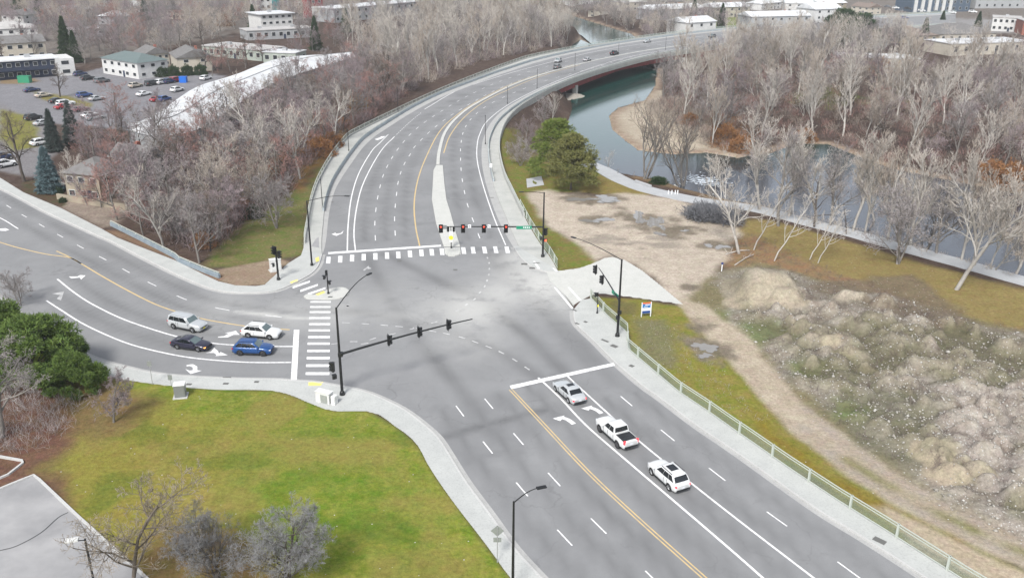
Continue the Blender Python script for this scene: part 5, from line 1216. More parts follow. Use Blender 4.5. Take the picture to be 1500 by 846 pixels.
def bare_tree(seed,h=14,spread=.42,trunk=.28,up=.5,levels=4,kids=(5,5,6,6),multi=1,tw=.014,start=.25,wander=.12,fine=1.0):
    """returns (limb segments, twig segments)"""
    r=random.Random(seed); limbs=Segs(); tw_=Segs()
    def rv(s): return Vector((r.gauss(0,s),r.gauss(0,s),r.gauss(0,s)))
    def grow(p,d,L,rad,lev):
        n=5 if lev<2 else (3 if lev<3 else 2); pts=[p]; rr=[rad]
        for i in range(n):
            d=(d+rv(wander)+Vector((0,0,up*.10))).normalized(); q=pts[-1]+d*(L/n); pts.append(q); rr.append(rad*(1-.72*(i+1)/n) if lev else rad*(1-.55*(i+1)/n))
            t=tw_ if lev>=min(3,levels) else limbs
            t.add(tuple(pts[-2]),tuple(q),max(rr[-2],tw),max(rr[-1],tw*.8))
        if lev>=levels: return
        k=kids[min(lev,len(kids)-1)]; k=max(2,int(round(k*(fine if lev>=2 else 1))))
        for i in range(k):
            t=(start if lev==0 else .18)+(1-(start if lev==0 else .18))*(i+r.random()*.8)/k; t=min(t,.98)
            f=t*n; j=min(int(f),n-1); base=pts[j].lerp(pts[j+1],f-j); ax=(pts[j+1]-pts[j]).normalized()
            az=r.uniform(0,2*math.pi)+i*2.4; o=ax.orthogonal().normalized(); o.rotate(Matrix.Rotation(az,3,ax)); an=r.uniform(.6,1.25)*spread*2.2
            nd=(ax*math.cos(an)+o*math.sin(an)); nd=(nd+Vector((0,0,up*.35))).normalized()
            ll=L*(.62 if lev==0 else .56)*(1.05-.45*t)*r.uniform(.75,1.2); grow(base,nd,ll,max(rr[j]*(.62 if lev else .55),tw),lev+1)
    for m in range(multi):
        d=Vector((r.gauss(0,.28 if multi>1 else .06),r.gauss(0,.28 if multi>1 else .06),1)).normalized(); grow(Vector((r.uniform(-.3,.3)*(multi>1),r.uniform(-.3,.3)*(multi>1),-.2)),d,h*.82,trunk*(1 if multi==1 else .62),0)
    return limbs,tw_
TP={}
def tree_proto(key,barkm,twigm,**kw):
    TP[key]=(barkm,twigm,kw,[])
def tree(key,loc,label,name='bare_tree',group=None,scale=1.0,rot=None,tilt=None,cat='tree',sz=None):
    barkm,twigm,kw,cache=TP[key]
    if not cache:
        li,tw=bare_tree(**kw); root=empty(name,loc,0,label,cat,group); a=li.mesh('trunk',M[barkm],5,root); b=tw.mesh('crown',M[twigm],3 if kw.get('near') else 2,root) if False else tw.mesh('crown',M[twigm],2,root)
        cache.append(root)
    else:
        s=cache[0]; root=s.copy(); COL.objects.link(root); root.name=name
        for ch in s.children: c=ch.copy(); COL.objects.link(c); c.parent=root
        tag(root,label,cat)
        if group: root['group']=group
        elif 'group' in root: del root['group']
    root.location=loc; root.rotation_euler=(tilt[0] if tilt else 0,tilt[1] if tilt else 0,R.uniform(0,6.28) if rot is None else rot); root.scale=(scale,scale,sz or scale); return root
tree_proto('pale_a','bark_pale','twig_pale',seed=1,h=15,spread=.30,trunk=.24,up=.9,kids=(9,6,6,5),tw=.020,start=.3)
tree_proto('pale_b','bark_pale','twig_pale',seed=2,h=15,spread=.36,trunk=.26,up=.7,kids=(8,7,6,5),tw=.020,start=.25)
tree_proto('pale_c','bark_pale','twig_tan',seed=3,h=15,spread=.26,trunk=.22,up=1.1,kids=(10,6,6,5),tw=.022,start=.2,multi=1)
tree_proto('grey_a','bark_grey','twig_grey',seed=4,h=13,spread=.40,trunk=.24,up=.5,kids=(8,7,6,6),tw=.018,start=.2)
tree_proto('grey_b','bark_grey','twig_grey',seed=5,h=9,spread=.46,trunk=.2,up=.5,kids=(6,6,6,7),tw=.018,start=.12,multi=3)
tree_proto('purple_a','bark_grey','twig_purple',seed=6,h=12,spread=.42,trunk=.22,up=.5,kids=(8,7,7,6),tw=.020,start=.2)
tree_proto('red_a','bark_grey','twig_red',seed=7,h=11,spread=.44,trunk=.2,up=.4,kids=(8,7,7,6),tw=.018,start=.18)
tree_proto('tan_a','bark_pale','twig_tan',seed=8,h=12,spread=.38,trunk=.2,up=.7,kids=(8,7,6,6),tw=.018,start=.15,multi=2)
tree_proto('brown_a','bark_dark','twig_brown',seed=9,h=12,spread=.45,trunk=.28,up=.35,kids=(7,6,6,6),tw=.017,start=.25)
tree_proto('multi_dark','bark_grey','twig_brown',seed=10,h=14,spread=.34,trunk=.34,up=.7,kids=(6,4,4,3),tw=.022,start=.3,multi=4)
tree_proto('sparse','bark_pale','twig_pale',seed=12,h=9,spread=.36,trunk=.10,up=.5,kids=(7,4,3,3),tw=.018,start=.35)
tree_proto('snag','bark_dark','twig_brown',seed=13,h=10,spread=.5,trunk=.2,up=-.1,kids=(9,2,2,1),tw=.03,start=.2,levels=2)
tree_proto('small_purple','bark_grey','twig_purple',seed=14,h=4.6,spread=.55,trunk=.10,up=.35,kids=(8,8,7,7),tw=.011,start=.15)
tree_proto('round_grey','bark_dark','twig_slate',seed=15,h=6.6,spread=.50,trunk=.14,up=.4,kids=(9,8,8,8),tw=.008,start=.10,multi=3)
tree_proto('near_brown','bark_brown','twig_tan2',seed=16,h=9.5,spread=.50,trunk=.15,up=.35,kids=(9,8,7,7),tw=.013,start=.15)
tree_proto('near_grey','bark_grey','twig_grey',seed=17,h=10,spread=.50,trunk=.22,up=.3,kids=(9,7,6,6),tw=.015,start=.15)
M['bark_brown']=bark('mid_brown_bark',(.17,.145,.12),(.13,.11,.09)); M['twig_tan2']=bark('brown_grey_twigs',(.26,.225,.18),(.2,.17,.14)); M['twig_dkslate']=bark('dark_slate_twigs',(.085,.09,.10),(.17,.17,.18)); M['twig_under']=bark('dark_undergrowth_twigs',(.15,.115,.105),(.11,.09,.085)); M['twig_slate']=bark('slate_grey_twigs',(.21,.21,.215),(.165,.165,.17))
# --- notable single trees ---
N_=[('multi_dark',945,262,1.05,'tall multi stemmed dark tree on the river bank, left of two','bare_tree'),('multi_dark',1000,274,1.15,'tall multi stemmed dark tree on the river bank, right of two','bare_tree'),
('pale_b',1083,371,1.0,'pale bare tree at the edge of the dirt lot by the path','bare_tree'),('grey_a',1140,331,1.25,'grey bare tree standing at the upper side of the path bend','bare_tree'),
('grey_b',1314,386,1.4,'forked grey bare tree on golden grass just below the path','bare_tree'),('pale_b',1400,424,1.25,'pale crowned tree on golden grass, nearest to the rubble','bare_tree'),
('snag',1193,333,1.0,'dark dead trunk standing on the river side of the path','dead_tree'),('snag',1240,343,.55,'short dark dead trunk beside the river path','dead_tree'),('sparse',893,249,.75,'thin bare sapling between the pines and the river','bare_tree'),
('sparse',1104,366,1.2,'leaning white stemmed tree, leftmost on the leaf strip','bare_tree'),('sparse',1134,382,1.25,'leaning white stemmed tree, second on the leaf strip','bare_tree'),('sparse',1186,380,1.0,'leaning white stemmed tree, third on the leaf strip','bare_tree'),('sparse',1198,385,.95,'leaning white stemmed tree, rightmost on the leaf strip','bare_tree'),
('grey_b',762,243,.7,'small bare tree just left of the pines beside the walkway','bare_tree'),('purple_a',770,225,.7,'bare tree behind the pines by the bridge walkway','bare_tree'),('grey_a',796,196,.75,'bare tree growing up beside the bridge edge','bare_tree'),('pale_a',808,183,.6,'pale bare tree under the bridge edge near the pier','bare_tree'),
('near_grey',2,640,1.1,'spreading grey bare tree in front of the big juniper at lower left','bare_tree'),('small_purple',166,618,1.25,'small mauve bare tree on the lawn beside the juniper','bare_tree'),
('near_brown',192,866,1.12,'thin brown bare tree at the tarmac corner at the bottom','bare_tree'),('round_grey',318,850,.95,'dense slate grey round tree, left of two at the bottom','bare_tree'),('round_grey',424,852,1.15,'dense slate grey round tree, right of two at the bottom','bare_tree'),
('brown_a',36,266,1.15,'wide dark brown tree beside the drive at the left edge','bare_tree'),('pale_b',240,362,.82,'whitish branching tree behind the blue grey wall','bare_tree'),('grey_b',404,334,1.1,'round grey tree on the green slope by the left walkway','bare_tree'),('grey_a',292,385,.8,'pinkish grey tree right behind the blue grey wall','bare_tree'),
('pale_b',388,262,.9,'creamy pale tree in the middle of the left wood','bare_tree'),('pale_a',440,262,.95,'slender pale tree left of the curved walkway','bare_tree'),('pale_b',492,212,.85,'silvery fan shaped tree by the walkway outer edge','bare_tree'),
('grey_b',30,450,.62,'dark multi stemmed bush by the left edge above the juniper','bare_tree'),('red_a',172,322,.95,'reddish bare tree beside the cream low wall','bare_tree'),('pale_b',108,292,.55,'small white stemmed tree in front of the tan house','bare_tree'),
('brown_a',88,142,.8,'brown tree on the car park island','bare_tree'),('red_a',170,190,1.05,'reddish bare tree at the lower end of the car park','bare_tree'),('purple_a',218,290,1.0,'mauve bare tree between the two tan houses','bare_tree')]
tl={9:(.0,.2),10:(.0,.26),11:(0,.22),12:(0,.2)}
for i,(k,px,py,s,l,nm) in enumerate(N_):
    x,y,z=UG(px,py); tree(k,(x,y,z-.1),l,nm,scale=s,tilt=tl.get(i),rot=0 if i in tl else None)
# --- woods ---
def inside(P,poly):
    return sd(np.array([P]),poly)[0]<0
TREES=[]
def scatter(polypx,spacing,n_try=6000,z=0,seed=1,keep=None,maxn=999):
    poly=UL(polypx,z); Q=np.array(poly); lo=Q.min(0);hi=Q.max(0); r=random.Random(seed); pts=[]
    cand=np.array([(r.uniform(lo[0],hi[0]),r.uniform(lo[1],hi[1])) for _ in range(n_try)]); ins=sd(cand,poly)<0
    for p in cand[ins]:
        sp=spacing(p) if callable(spacing) else spacing
        if all((p[0]-q[0])**2+(p[1]-q[1])**2>sp*sp for q in pts): pts.append(tuple(p))
        if len(pts)>=maxn: break
    A2=np.array(pts); s1=sd(A2,river); s2=sd(A2,road_poly); 
    ok=(s1>2.5)&(s2>4.0)
    for wp in walks: ok&=sd(A2,wp)>2.0
    return [p for p,o in zip(pts,ok) if o]
woods=[
 ([(140,215),(190,226),(245,230),(300,222),(358,190),(425,152),(525,116),(575,118),(590,142),(545,170),(500,198),(474,226),(440,250),(410,290),(360,322),(310,372),(270,362),(200,318),(255,270),(230,240),(150,232)],8.6,'west',['grey_a','purple_a','red_a','tan_a','purple_a','red_a','grey_a','brown_a','grey_b','purple_a','pale_b'],'bare trees crowding the wood left of the bridge road',(.85,1.15),'bare deciduous tree in the wood left of the bridge road',105),
 ([(520,90),(500,70),(560,52),(640,36),(720,30),(800,34),(828,62),(780,76),(700,92),(620,124),(580,142),(555,118)],10.5,'north',['pale_a','pale_c','pale_b','grey_a','pale_c','pale_a','tan_a'],'tall pale trees beyond the left railing of the bridge road',(1.05,1.35),'tall pale bare tree behind the left railing of the bridge road',55),
 ([(965,142),(985,108),(1060,92),(1120,80),(1230,98),(1330,112),(1500,125),(1640,140),(1640,330),(1500,290),(1460,272),(1303,240),(1265,226),(1212,206),(1165,203),(1120,205),(1085,205),(1040,185),(990,165)],9.8,'east',['pale_a','pale_b','pale_c','grey_a','pale_a','purple_a','tan_a','pale_c','grey_a'],'bare trees of the wood on the far river bank',(1.0,1.3),'bare deciduous tree in the wood across the river',95),
]
wr=random.Random(21)
def tz(p): return gz(*p)-.15
for poly,spc,nm,kinds,grp,sc,lbl,mx in woods:
    for p in scatter(poly,spc,9000,0,hash(nm)%97 if False else len(nm)*5,maxn=mx):
        k=wr.choice(kinds); tree(k,(p[0],p[1],tz(p)),lbl,'bare_tree',grp,scale=wr.uniform(*sc))
for px,py,k,s in ((148,304,'red_a',.6),(128,300,'purple_a',.5),(165,285,'red_a',.9),(185,300,'red_a',.8),(200,318,'purple_a',.85),(150,262,'purple_a',.9),(130,240,'red_a',.8),(178,262,'red_a',.9),(210,345,'red_a',.75),(225,325,'purple_a',.9),(262,352,'grey_b',1.0),(320,352,'purple_a',.85),(340,330,'purple_a',.85),(355,300,'red_a',.8)):
    x,y,z=UG(px,py); tree(k,(x,y,z-.1),'reddish or mauve bare tree around the tan houses by the left road','bare_tree','bare trees around the tan houses',scale=s)
# riverside row on this bank, right part
for px,py,k,s in ((1120,312,'pale_b',.85),(1205,331,'pale_b',.8),(1255,345,'pale_a',.85),(1310,358,'pale_c',.8),(1365,370,'grey_a',.8),(1465,402,'tan_a',.9),(1165,322,'pale_a',.8),(1225,336,'grey_a',.8),(1275,348,'pale_c',.75),(1345,366,'pale_a',.85),(1385,378,'grey_a',.8),(1440,396,'pale_b',.9),(1488,408,'pale_a',.9),(1290,338,'pale_b',.7),(1420,388,'pale_c',.8),(1335,355,'tan_a',.8)):
    x,y,z=UG(px,py); tree(k,(x+wr.uniform(-.5,.5),y+2.2,gz(x,y+2.2)-.2),'bare pale tree rooted between the river path and the water','bare_tree','bare trees on the near bank below the path',scale=s*1.3)
# town trees
fillers=[(woods[2][0],6.2,['pale_a','grey_a','purple_a','brown_a','tan_a','purple_a','red_a'],.85,105,'east'),(woods[1][0],7,['pale_a','grey_a','pale_c','grey_a'],1.0,110,'north'),(woods[0][0],6.5,['purple_a','grey_a','red_a','brown_a'],.8,70,'west'),([(845,24),(880,34),(930,46),(1000,56),(1100,46),(1060,38),(960,30),(870,14)],7,['grey_a','purple_a','tan_a','grey_a'],1.15,90,'far bank'),([(700,34),(835,38),(840,60),(800,72),(700,66)],6,['pale_a','grey_a','tan_a'],1.1,60,'near bank')]
town_=0
fillers.append(([(112,98),(150,88),(240,84),(268,84),(300,64),(360,42),(380,28),(480,24),(600,16),(560,2),(60,2),(62,22),(76,50),(104,64)],7.6,['purple_a','red_a','purple_a','grey_a','tan_a'],.95,300,'old town')); fillers.append(([(1050,74),(1100,64),(1250,53),(1330,58),(1310,74),(1100,92)],6,['pale_a','grey_a','tan_a'],1.2,70,'road end'))
fillers.append(([(740,-14),(885,-14),(905,32),(850,18),(760,8)],5,['grey_a','purple_a','tan_a'],1.25,90,'upper bend'))
town=[([(0,100),(60,60),(150,52),(280,50),(300,70),(300,96),(150,96),(110,80)],13,'bare trees around the upper left houses','bare street tree among the upper left houses',['purple_a','red_a','grey_a','purple_a','brown_a'],40),
 ([(-60,54),(0,50),(150,40),(300,38),(480,40),(560,30),(700,22),(820,24),(800,2),(600,2),(300,8),(0,8),(-60,20)],9.5,'bare trees of the far upper left town','bare tree in the far upper left town',['purple_a','grey_a','red_a','tan_a','purple_a'],600),
 ([(850,26),(900,34),(940,52),(1000,54),(1100,44),(1220,36),(1240,52),(1250,76),(1400,96),(1560,96),(1560,78),(1340,66),(1280,52),(1230,30),(1100,22),(960,14),(860,10)],12.5,'bare trees around the upper right houses','bare tree among the upper right houses',['grey_a','purple_a','tan_a','pale_b','grey_a'],120),
 ([(440,95),(500,75),(480,50),(440,50),(436,70)],10,'bare trees behind the long white roof','bare tree behind the long white roof',['grey_a','purple_a','red_a'],10),
 ([(310,112),(345,104),(400,92),(380,88),(330,98),(300,106)],7,'reddish trees above the long white roof','reddish bare tree above the long white roof',['red_a','brown_a'],8)]
farV={}
for poly,spc,grp,lbl,kinds,mx in [(f[0],f[1],'wood mass '+f[5],'',f[2],f[4]*100) for f in fillers]+town:
    for p in scatter(poly,spc,9000,0,len(grp),maxn=mx if mx<1000 else mx//100):
        k=wr.choice(kinds)
        if mx<50: tree(k,(p[0],p[1],tz(p)),lbl,'bare_tree',grp,scale=wr.uniform(.7,1.0)); continue
        if not TP[k][3]: continue
        for ch in TP[k][3][0].children:     # merged far wood: one mass
            me=ch.data; c_=np.empty(len(me.vertices)*3); me.vertices.foreach_get('co',c_); c_=c_.reshape(-1,3)
            if ch.name.startswith('crown'):
                q=c_.reshape(-1,4,3); q=q[np.random.RandomState(len(farV)).rand(len(q))<(.28 if 500<mx<1000 else .45 if mx<1000 else .6)]; mid=q.mean(1,keepdims=True); q=mid+(q-mid)*(1.7 if 500<mx<1000 else 1.2)
            else:
                q=c_.reshape(-1,10,3); q=np.stack([q[:,0],q[:,2],q[:,7],q[:,5]],1)
            an=wr.uniform(0,6.28); s_k=wr.uniform(.75,1.05); ca,sa_=math.cos(an),math.sin(an); q=q*s_k; q=np.stack([q[...,0]*ca-q[...,1]*sa_+p[0],q[...,0]*sa_+q[...,1]*ca+p[1],q[...,2]+tz(p)],-1)
            farV.setdefault(me.materials[0].name,[]).append(q.reshape(-1,3))
for mn,L_ in farV.items():
    V=np.concatenate(L_); o=np_mesh('distant_bare_trees',bpy.data.materials[mn],V,np.arange(len(V)).reshape(-1,4)); o['kind']='stuff'
# ---- evergreens ----
def conifer(seed,kind,h,w,twm,n=2600,leaf=.30,shape='cone'):
    r=np.random.RandomState(seed); V=[];
    if shape=='cone':
        t=r.rand(n)**.75; z=h*(.06+.94*(1-t)); rad=w*t**.85*(.35+.65*r.rand(n)**.45); lay=.82+.18*np.sin(z*2*math.pi/(h*.11)); a=r.rand(n)*6.283; rad*=lay*(1+.18*np.sin(a*5+z))
        P=np.stack([rad*np.cos(a),rad*np.sin(a),z-rad*.18],1); D=np.stack([np.cos(a),np.sin(a),-.25+0*a],1)
    elif shape=='pine':
        nc=74; cen=[]; 
        for i in range(nc):
            th=r.rand()*6.283; hh=r.rand()**.8; rr_=w*(.25+.75*r.rand()**.6)*math.sqrt(max(.08,1-(hh*1.02)**2.4)); cen.append((rr_*math.cos(th),rr_*math.sin(th),h*(.16+.80*hh)))
        cen=np.array(cen); c=r.randint(0,nc,n); off=r.normal(size=(n,3)); off/=np.linalg.norm(off,axis=1)[:,None]; rr_=(.3+.7*r.rand(n)**.5)*w*.21*(.7+.6*((c*37)%10)/10); P=cen[c]+off*rr_[:,None]*np.array([1,1,.62]); D=off+np.array([0,0,.35])
    else: # round mound
        off=r.normal(size=(n,3)); off[:,2]=np.abs(off[:,2]); off/=np.linalg.norm(off,axis=1)[:,None]; lump=1+.16*np.sin(off[:,0]*9+seed)*np.sin(off[:,1]*8)+.12*np.sin(off[:,2]*13); P=off*np.array([w,w,h])*(lump*(.72+.28*r.rand(n)))[:,None]; D=off
    D=D/np.linalg.norm(D,axis=1)[:,None]
    m=5; Ps=[];Qs=[]
    for k in range(m):
        d=D+r.normal(size=(len(P),3))*.75; d/=np.linalg.norm(d,axis=1)[:,None]; Ps.append(P); Qs.append(P+d*leaf*(.6+.8*r.rand(len(P)))[:,None])
    p=np.concatenate(Ps); q=np.concatenate(Qs); a=np.full(len(p),leaf*.13); b=np.full(len(p),leaf*.05)
    return p,q,a,b
CP={}
def evergreen(key,loc,label,name,scale=1.,sz=None,group=None,**kw):
    if key not in CP:
        root=empty(name,loc,0,label,kw.get('cat','tree'),group); kind,h,w_,m_,n_,leaf,shape,seed=EG[key]
        p,q,a,b=conifer(seed,kind,h,w_,None,n_,leaf,shape); tube_arrays('crown',M[m_],p,q,a,b,2,root)
        if shape!='mound':
            mb=MB(); mb.tube((0,0,-.2),(0,0,h*.9),.06+h*.016,.03,7)
            r=random.Random(seed)
            for i in range(26):
                t=r.uniform(.12,.85); an=r.uniform(0,6.28); L_=w_*(1-t)**.6*.85; mb.tube((0,0,h*t),(L_*math.cos(an),L_*math.sin(an),h*t+L_*(.1 if shape=='cone' else .5)),.05,.015,4)
            mb.build('trunk',M['bark_dark'],root)
        else:
            mb=MB(); r=random.Random(seed)
            for i in range(14): an=r.uniform(0,6.28); mb.tube((0,0,-.1),(w_*.6*math.cos(an),w_*.6*math.sin(an),h*.6),.05,.02,4)
            mb.build('stems',M['bark_dark'],root)
        CP[key]=root
    else:
        s=CP[key]; root=s.copy(); COL.objects.link(root); root.name=name
        for ch in s.children: c=ch.copy(); COL.objects.link(c); c.parent=root
        tag(root,label)
        if group: root['group']=group
        elif 'group' in root: del root['group']
    root.location=loc; root.scale=(scale,scale,sz or scale); root.rotation_euler=(0,0,R.uniform(0,6.28)); return root
EG={'pine1':('p',11.5,5.6,'pine',5200,.42,'pine',1),'pine2':('p',10.5,5.0,'cedar2',4200,.42,'pine',2),'spruce':('c',9,2.6,'spruce',2600,.42,'cone',3),'dspruce':('c',11,2.4,'darkspruce',2400,.42,'cone',4),'cedar':('c',14,3.4,'cedar',2600,.55,'cone',5),
 'juniper':('m',5.9,5.2,'juniper',9500,.36,'pine',6),'ball':('m',2.6,1.8,'cedar',1200,.30,'mound',7),'rust':('m',3.4,2.6,'leaf_rust',1500,.26,'mound',8),'gold':('m',4.6,2.8,'leaf_gold',1500,.26,'mound',9),'roundpine':('p',9,5.2,'cedar',2600,.6,'pine',10)}
M['cedar2']=bark('olive_pine_needles',(.17,.165,.06),(.11,.12,.045),.08)
def ev(key,px,py,label,name,scale=1.,sz=None,cat=None,group=None):
    x,y,z=UG(px,py); o=evergreen(key,(x,y,z-.05),label,name,scale,sz,group); o['category']=cat or 'tree'; return o
ev('pine1',812,258,'bright green bushy pine beside the bridge walkway, left of two','pine_tree',1.0); ev('pine2',836,278,'olive green round pine at the dirt lot edge, right of two','pine_tree',1.02)
ev('juniper',52,556,'huge bright green juniper beside the left road and pavement','juniper_bush',1.12,1.15,'bush'); ev('juniper',108,572,'lower dark green juniper mound touching the pavement curve','juniper_bush',.62,.7,'bush')
ev('juniper',-10,520,'green juniper mound cut by the left picture edge','juniper_bush',.95,1.1,'bush')
ev('spruce',74,281,'blue spruce in front of the drive near the tan house','spruce_tree',1.05,.95); ev('dspruce',80,222,'dark spruce above the blue spruce, left of two','spruce_tree',.9,.85); ev('dspruce',108,212,'dark spruce by the car park end, right of two','spruce_tree',1.0,.9)
ev('cedar',100,90,'tall dark green conifer beside the white apartment end wall','conifer_tree',1.05,1.12); ev('cedar',112,92,'shorter conifer right behind the tall green one','conifer_tree',.8,.8)
for i,px in enumerate((236,255,275,294)):
    ev('ball',px,112-.9*i,['round clipped bush, first from the left beside the pale block','round clipped bush, second from the left beside the pale block','round clipped bush, third from the left beside the pale block','round clipped bush, fourth from the left beside the pale block'][i],'round_bush',1.15,1.3,'bush')
for k,px,py,s,sz,l in (('cedar',372,42,.9,.8,'dark conifer left of the white flats at the top'),('cedar',463,74,.9,.95,'pointed green conifer right of the flat pale buildings'),('cedar',507,48,.85,.8,'narrow dark conifer below the long far roof'),('cedar',214,30,1.1,.8,'dark green conifer near the top above the left houses'),('cedar',30,24,1.5,1.0,'broad dark conifer at the upper left corner'),('cedar',62,20,1.4,1.0,'second broad dark conifer at the upper left corner'),('cedar',1056,44,.9,.95,'pointed dark conifer by the far end of the bridge'),('cedar',1016,28,1.0,.8,'bluish dark conifer behind the upper right houses'),('roundpine',1229,66,1.6,1.75,'dark green pine right of the white house, left of two'),('roundpine',1257,68,1.55,1.6,'dark green pine right of the white house, right of two'),('cedar',1352,62,.9,.8,'grey green conifer between the brown roofs'),('cedar',1432,40,.7,.6,'small dark conifer beside the grey hip roof'),('cedar',1380,34,.6,.5,'tiny dark conifer below the blue flats')):
    ev(k,px,py,l,'conifer_tree' if k=='cedar' else 'pine_tree',s,sz)
for i_,(px,py,s) in enumerate(((395,262,1.0),(412,244,.9),(430,232,1.1),(378,285,.9),(452,212,.9),(500,186,.9),(345,300,.8),(362,268,.9))):
    ev('rust',px,py,'low rust brown brush under the bare trees of the left wood','rusty_shrub',s,.7,'shrub','rust brown brush in the left wood')
for k,px,py,s,l in (('gold',526,162,1.0,'golden leaved shrub in the left wood near the railing'),('rust',512,148,1.1,'rusty leaved shrub above the golden one'),('gold',462,192,.8,'small golden shrub in the middle of the left wood'),('rust',470,228,1.2,'rust brown shrub beside the curved walkway'),('rust',486,215,1.0,'rust brown shrub close to the walkway railing'),('gold',1288,106,1.3,'orange crowned tree in the wood at upper right'),('rust',1074,120,1.3,'orange brown tree right of the bridge end'),('rust',1062,212,1.4,'rust coloured brush on the gravel bar end'),('rust',1085,222,1.2,'rust coloured brush by the far river bank'),('rust',1010,190,.9,'rust brown bush behind the gravel bar'),('rust',1180,215,1.0,'rust brown bush above the river bend'),('rust',1480,275,1.6,'red brown thicket at the right edge over the water'),('rust',1450,268,1.3,'red brown thicket left of the edge one'),('gold',645,20,1.0,'orange tree near the top behind the long roof'),('rust',330,38,1.6,'orange brown tree at the top left among flats')):
    ev(k,px,py,l,'rusty_shrub',s,None,'shrub')
ev('rust',300,360,'reddish brown shrub by the pinkish tree and wall','rusty_shrub',.7,None,'shrub'); ev('ball',372,318,'dark small evergreen bush on the green slope','round_bush',.8,.8,'bush'); ev('ball',965,268,'dark low evergreen bush at the river bank trees','round_bush',.9,.5,'bush')
for i,(px,py,s) in enumerate(((104,100,.7),(62,278,.5),(86,283,.45),(92,296,.35))): ev('ball',px,py,['green bush behind the white end wall','low bush under the blue spruce','low bush on the drive bed corner','reddish low bush at the bed tip'][i],'round_bush',s,s,'bush')
# brush pile beside the path
def twig_mass(name,pts,n,hgt,spread,m,r=.02,seed=1,kind='stuff',rh=.5,upb=1.0):
    rs=np.random.RandomState(seed); pts=pts or [(0,400,-2)]; P=np.repeat(np.array(pts,float),n,0); N2=len(P)
    P[:,:2]+=rs.normal(size=(N2,2))*spread*.35; d=rs.normal(size=(N2,3))*[.55,.55,.35]+[0,0,upb]; d/=np.linalg.norm(d,axis=1)[:,None]; L_=hgt*(rh+(1-rh)*rs.rand(N2)); 
    A=P; B_mid=P+d*(L_*.5)[:,None]; d2=d+rs.normal(size=(N2,3))*.28; d2/=np.linalg.norm(d2,axis=1)[:,None]; E=B_mid+d2*(L_*.5)[:,None]
    d3=d+rs.normal(size=(N2,3))*.5; d3/=np.linalg.norm(d3,axis=1)[:,None]; E2=B_mid+d3*(L_*.4)[:,None]
    p=np.concatenate([A,B_mid,B_mid]); q=np.concatenate([B_mid,E,E2]); a=np.full(len(p),r); b=np.full(len(p),r*.6)
    o=tube_arrays(name,m,p,q,a,b,2,None,seed)
    if kind: o['kind']=kind
    return o
def pts_in(polypx,spacing,seed,maxn=2000,tries=9000,z=0):
    return [(p[0],p[1],gz(*p)) for p in scatter(polypx,spacing,tries,z,seed,maxn=maxn)]
uw=[(woods[0][0],2.6,'undergrowth_west',11,'twig_under',2.8,5),(woods[0][0],4.2,'reddish_undergrowth',12,'twig_red',3.2,6),(woods[0][0],4.2,'purple_undergrowth',13,'twig_purple',3.6,7),
 (woods[1][0],5,'undergrowth_north',14,'twig_tan',4.,8),(woods[1][0],6,'grey_undergrowth',15,'twig_purple',4.,9),
 (woods[2][0],3.6,'undergrowth_east',16,'twig_under',3.4,10),(woods[2][0],5.0,'reddish_undergrowth',17,'twig_red',3.,11),(woods[2][0],6,'tan_undergrowth',18,'twig_tan',3.5,12)]
for poly,sp_,nm,sd_,m_,hh_,s2 in uw:
    pt=pts_in(poly,sp_,sd_,1400,7000); twig_mass(nm,pt,46,hh_,2.6,M[m_],.022,s2)
twig_mass('bank_brush',pts_in([(1105,308),(1250,340),(1400,382),(1500,410),(1640,455),(1640,440),(1500,398),(1250,326),(1110,298)],1.8,19,300),26,1.4,1.2,M['twig_tan'],.016,20)
twig_mass('bar_brush',pts_in([(950,150),(985,150),(1040,185),(1085,205),(1060,215),(1010,205),(975,195),(955,175)],2.6,41,260,z=WZ+1),60,2.6,2.2,M['twig_tan'],.022,41)
twig_mass('rusty_bar_brush',pts_in([(1040,180),(1085,190),(1110,200),(1085,222),(1045,214)],2.2,42,80,z=WZ+1),60,2.2,2.0,M['leaf_rust'],.022,42)
twig_mass('bank_brush',pts_in([(735,225),(740,190),(765,170),(800,170),(815,200),(790,225),(760,240)],2.4,20,200),40,2.4,1.8,M['twig_brown'],.018,21)
twig_mass('dry_weeds',pts_in([(890,445),(960,470),(1010,500),(1060,560),(1120,620),(1090,620),(1030,575),(960,520),(925,505),(895,465)],1.6,23,260),16,.5,1.0,M['twig_tan'],.010,22)
twig_mass('dry_weeds',pts_in([(1075,350),(1110,345),(1230,402),(1400,465),(1500,485),(1500,498),(1380,482),(1230,432),(1120,400),(1062,392)],1.5,24,500),16,.7,1.,M['twig_brown'],.012,23)
twig_mass('dry_weeds',pts_in([(1180,430),(1330,450),(1420,490),(1500,520),(1500,760),(1330,690),(1200,600),(1120,520)],2.2,25,600),26,.9,1.3,M['twig_under'],.012,24)
twig_mass('leafless_thicket',pts_in([(-40,560),(60,575),(110,600),(90,640),(40,665),(-40,660)],1.6,26,160),40,1.8,1.6,M['twig_grey'],.011,25)
pt=[]
for i in range(34):
    px=R.uniform(1016,1074); py=318+ (px-1016)*.12+R.uniform(-6,5); x,y,z=UG(px,py); pt.append((x,y,z+R.uniform(0,.9)))
o=twig_mass('brush_pile',pt,170,2.3,2.2,M['twig_dkslate'],.03,30,kind=None,upb=.45); tag(o,'long grey pile of cut brush beside the path bend','brush pile')
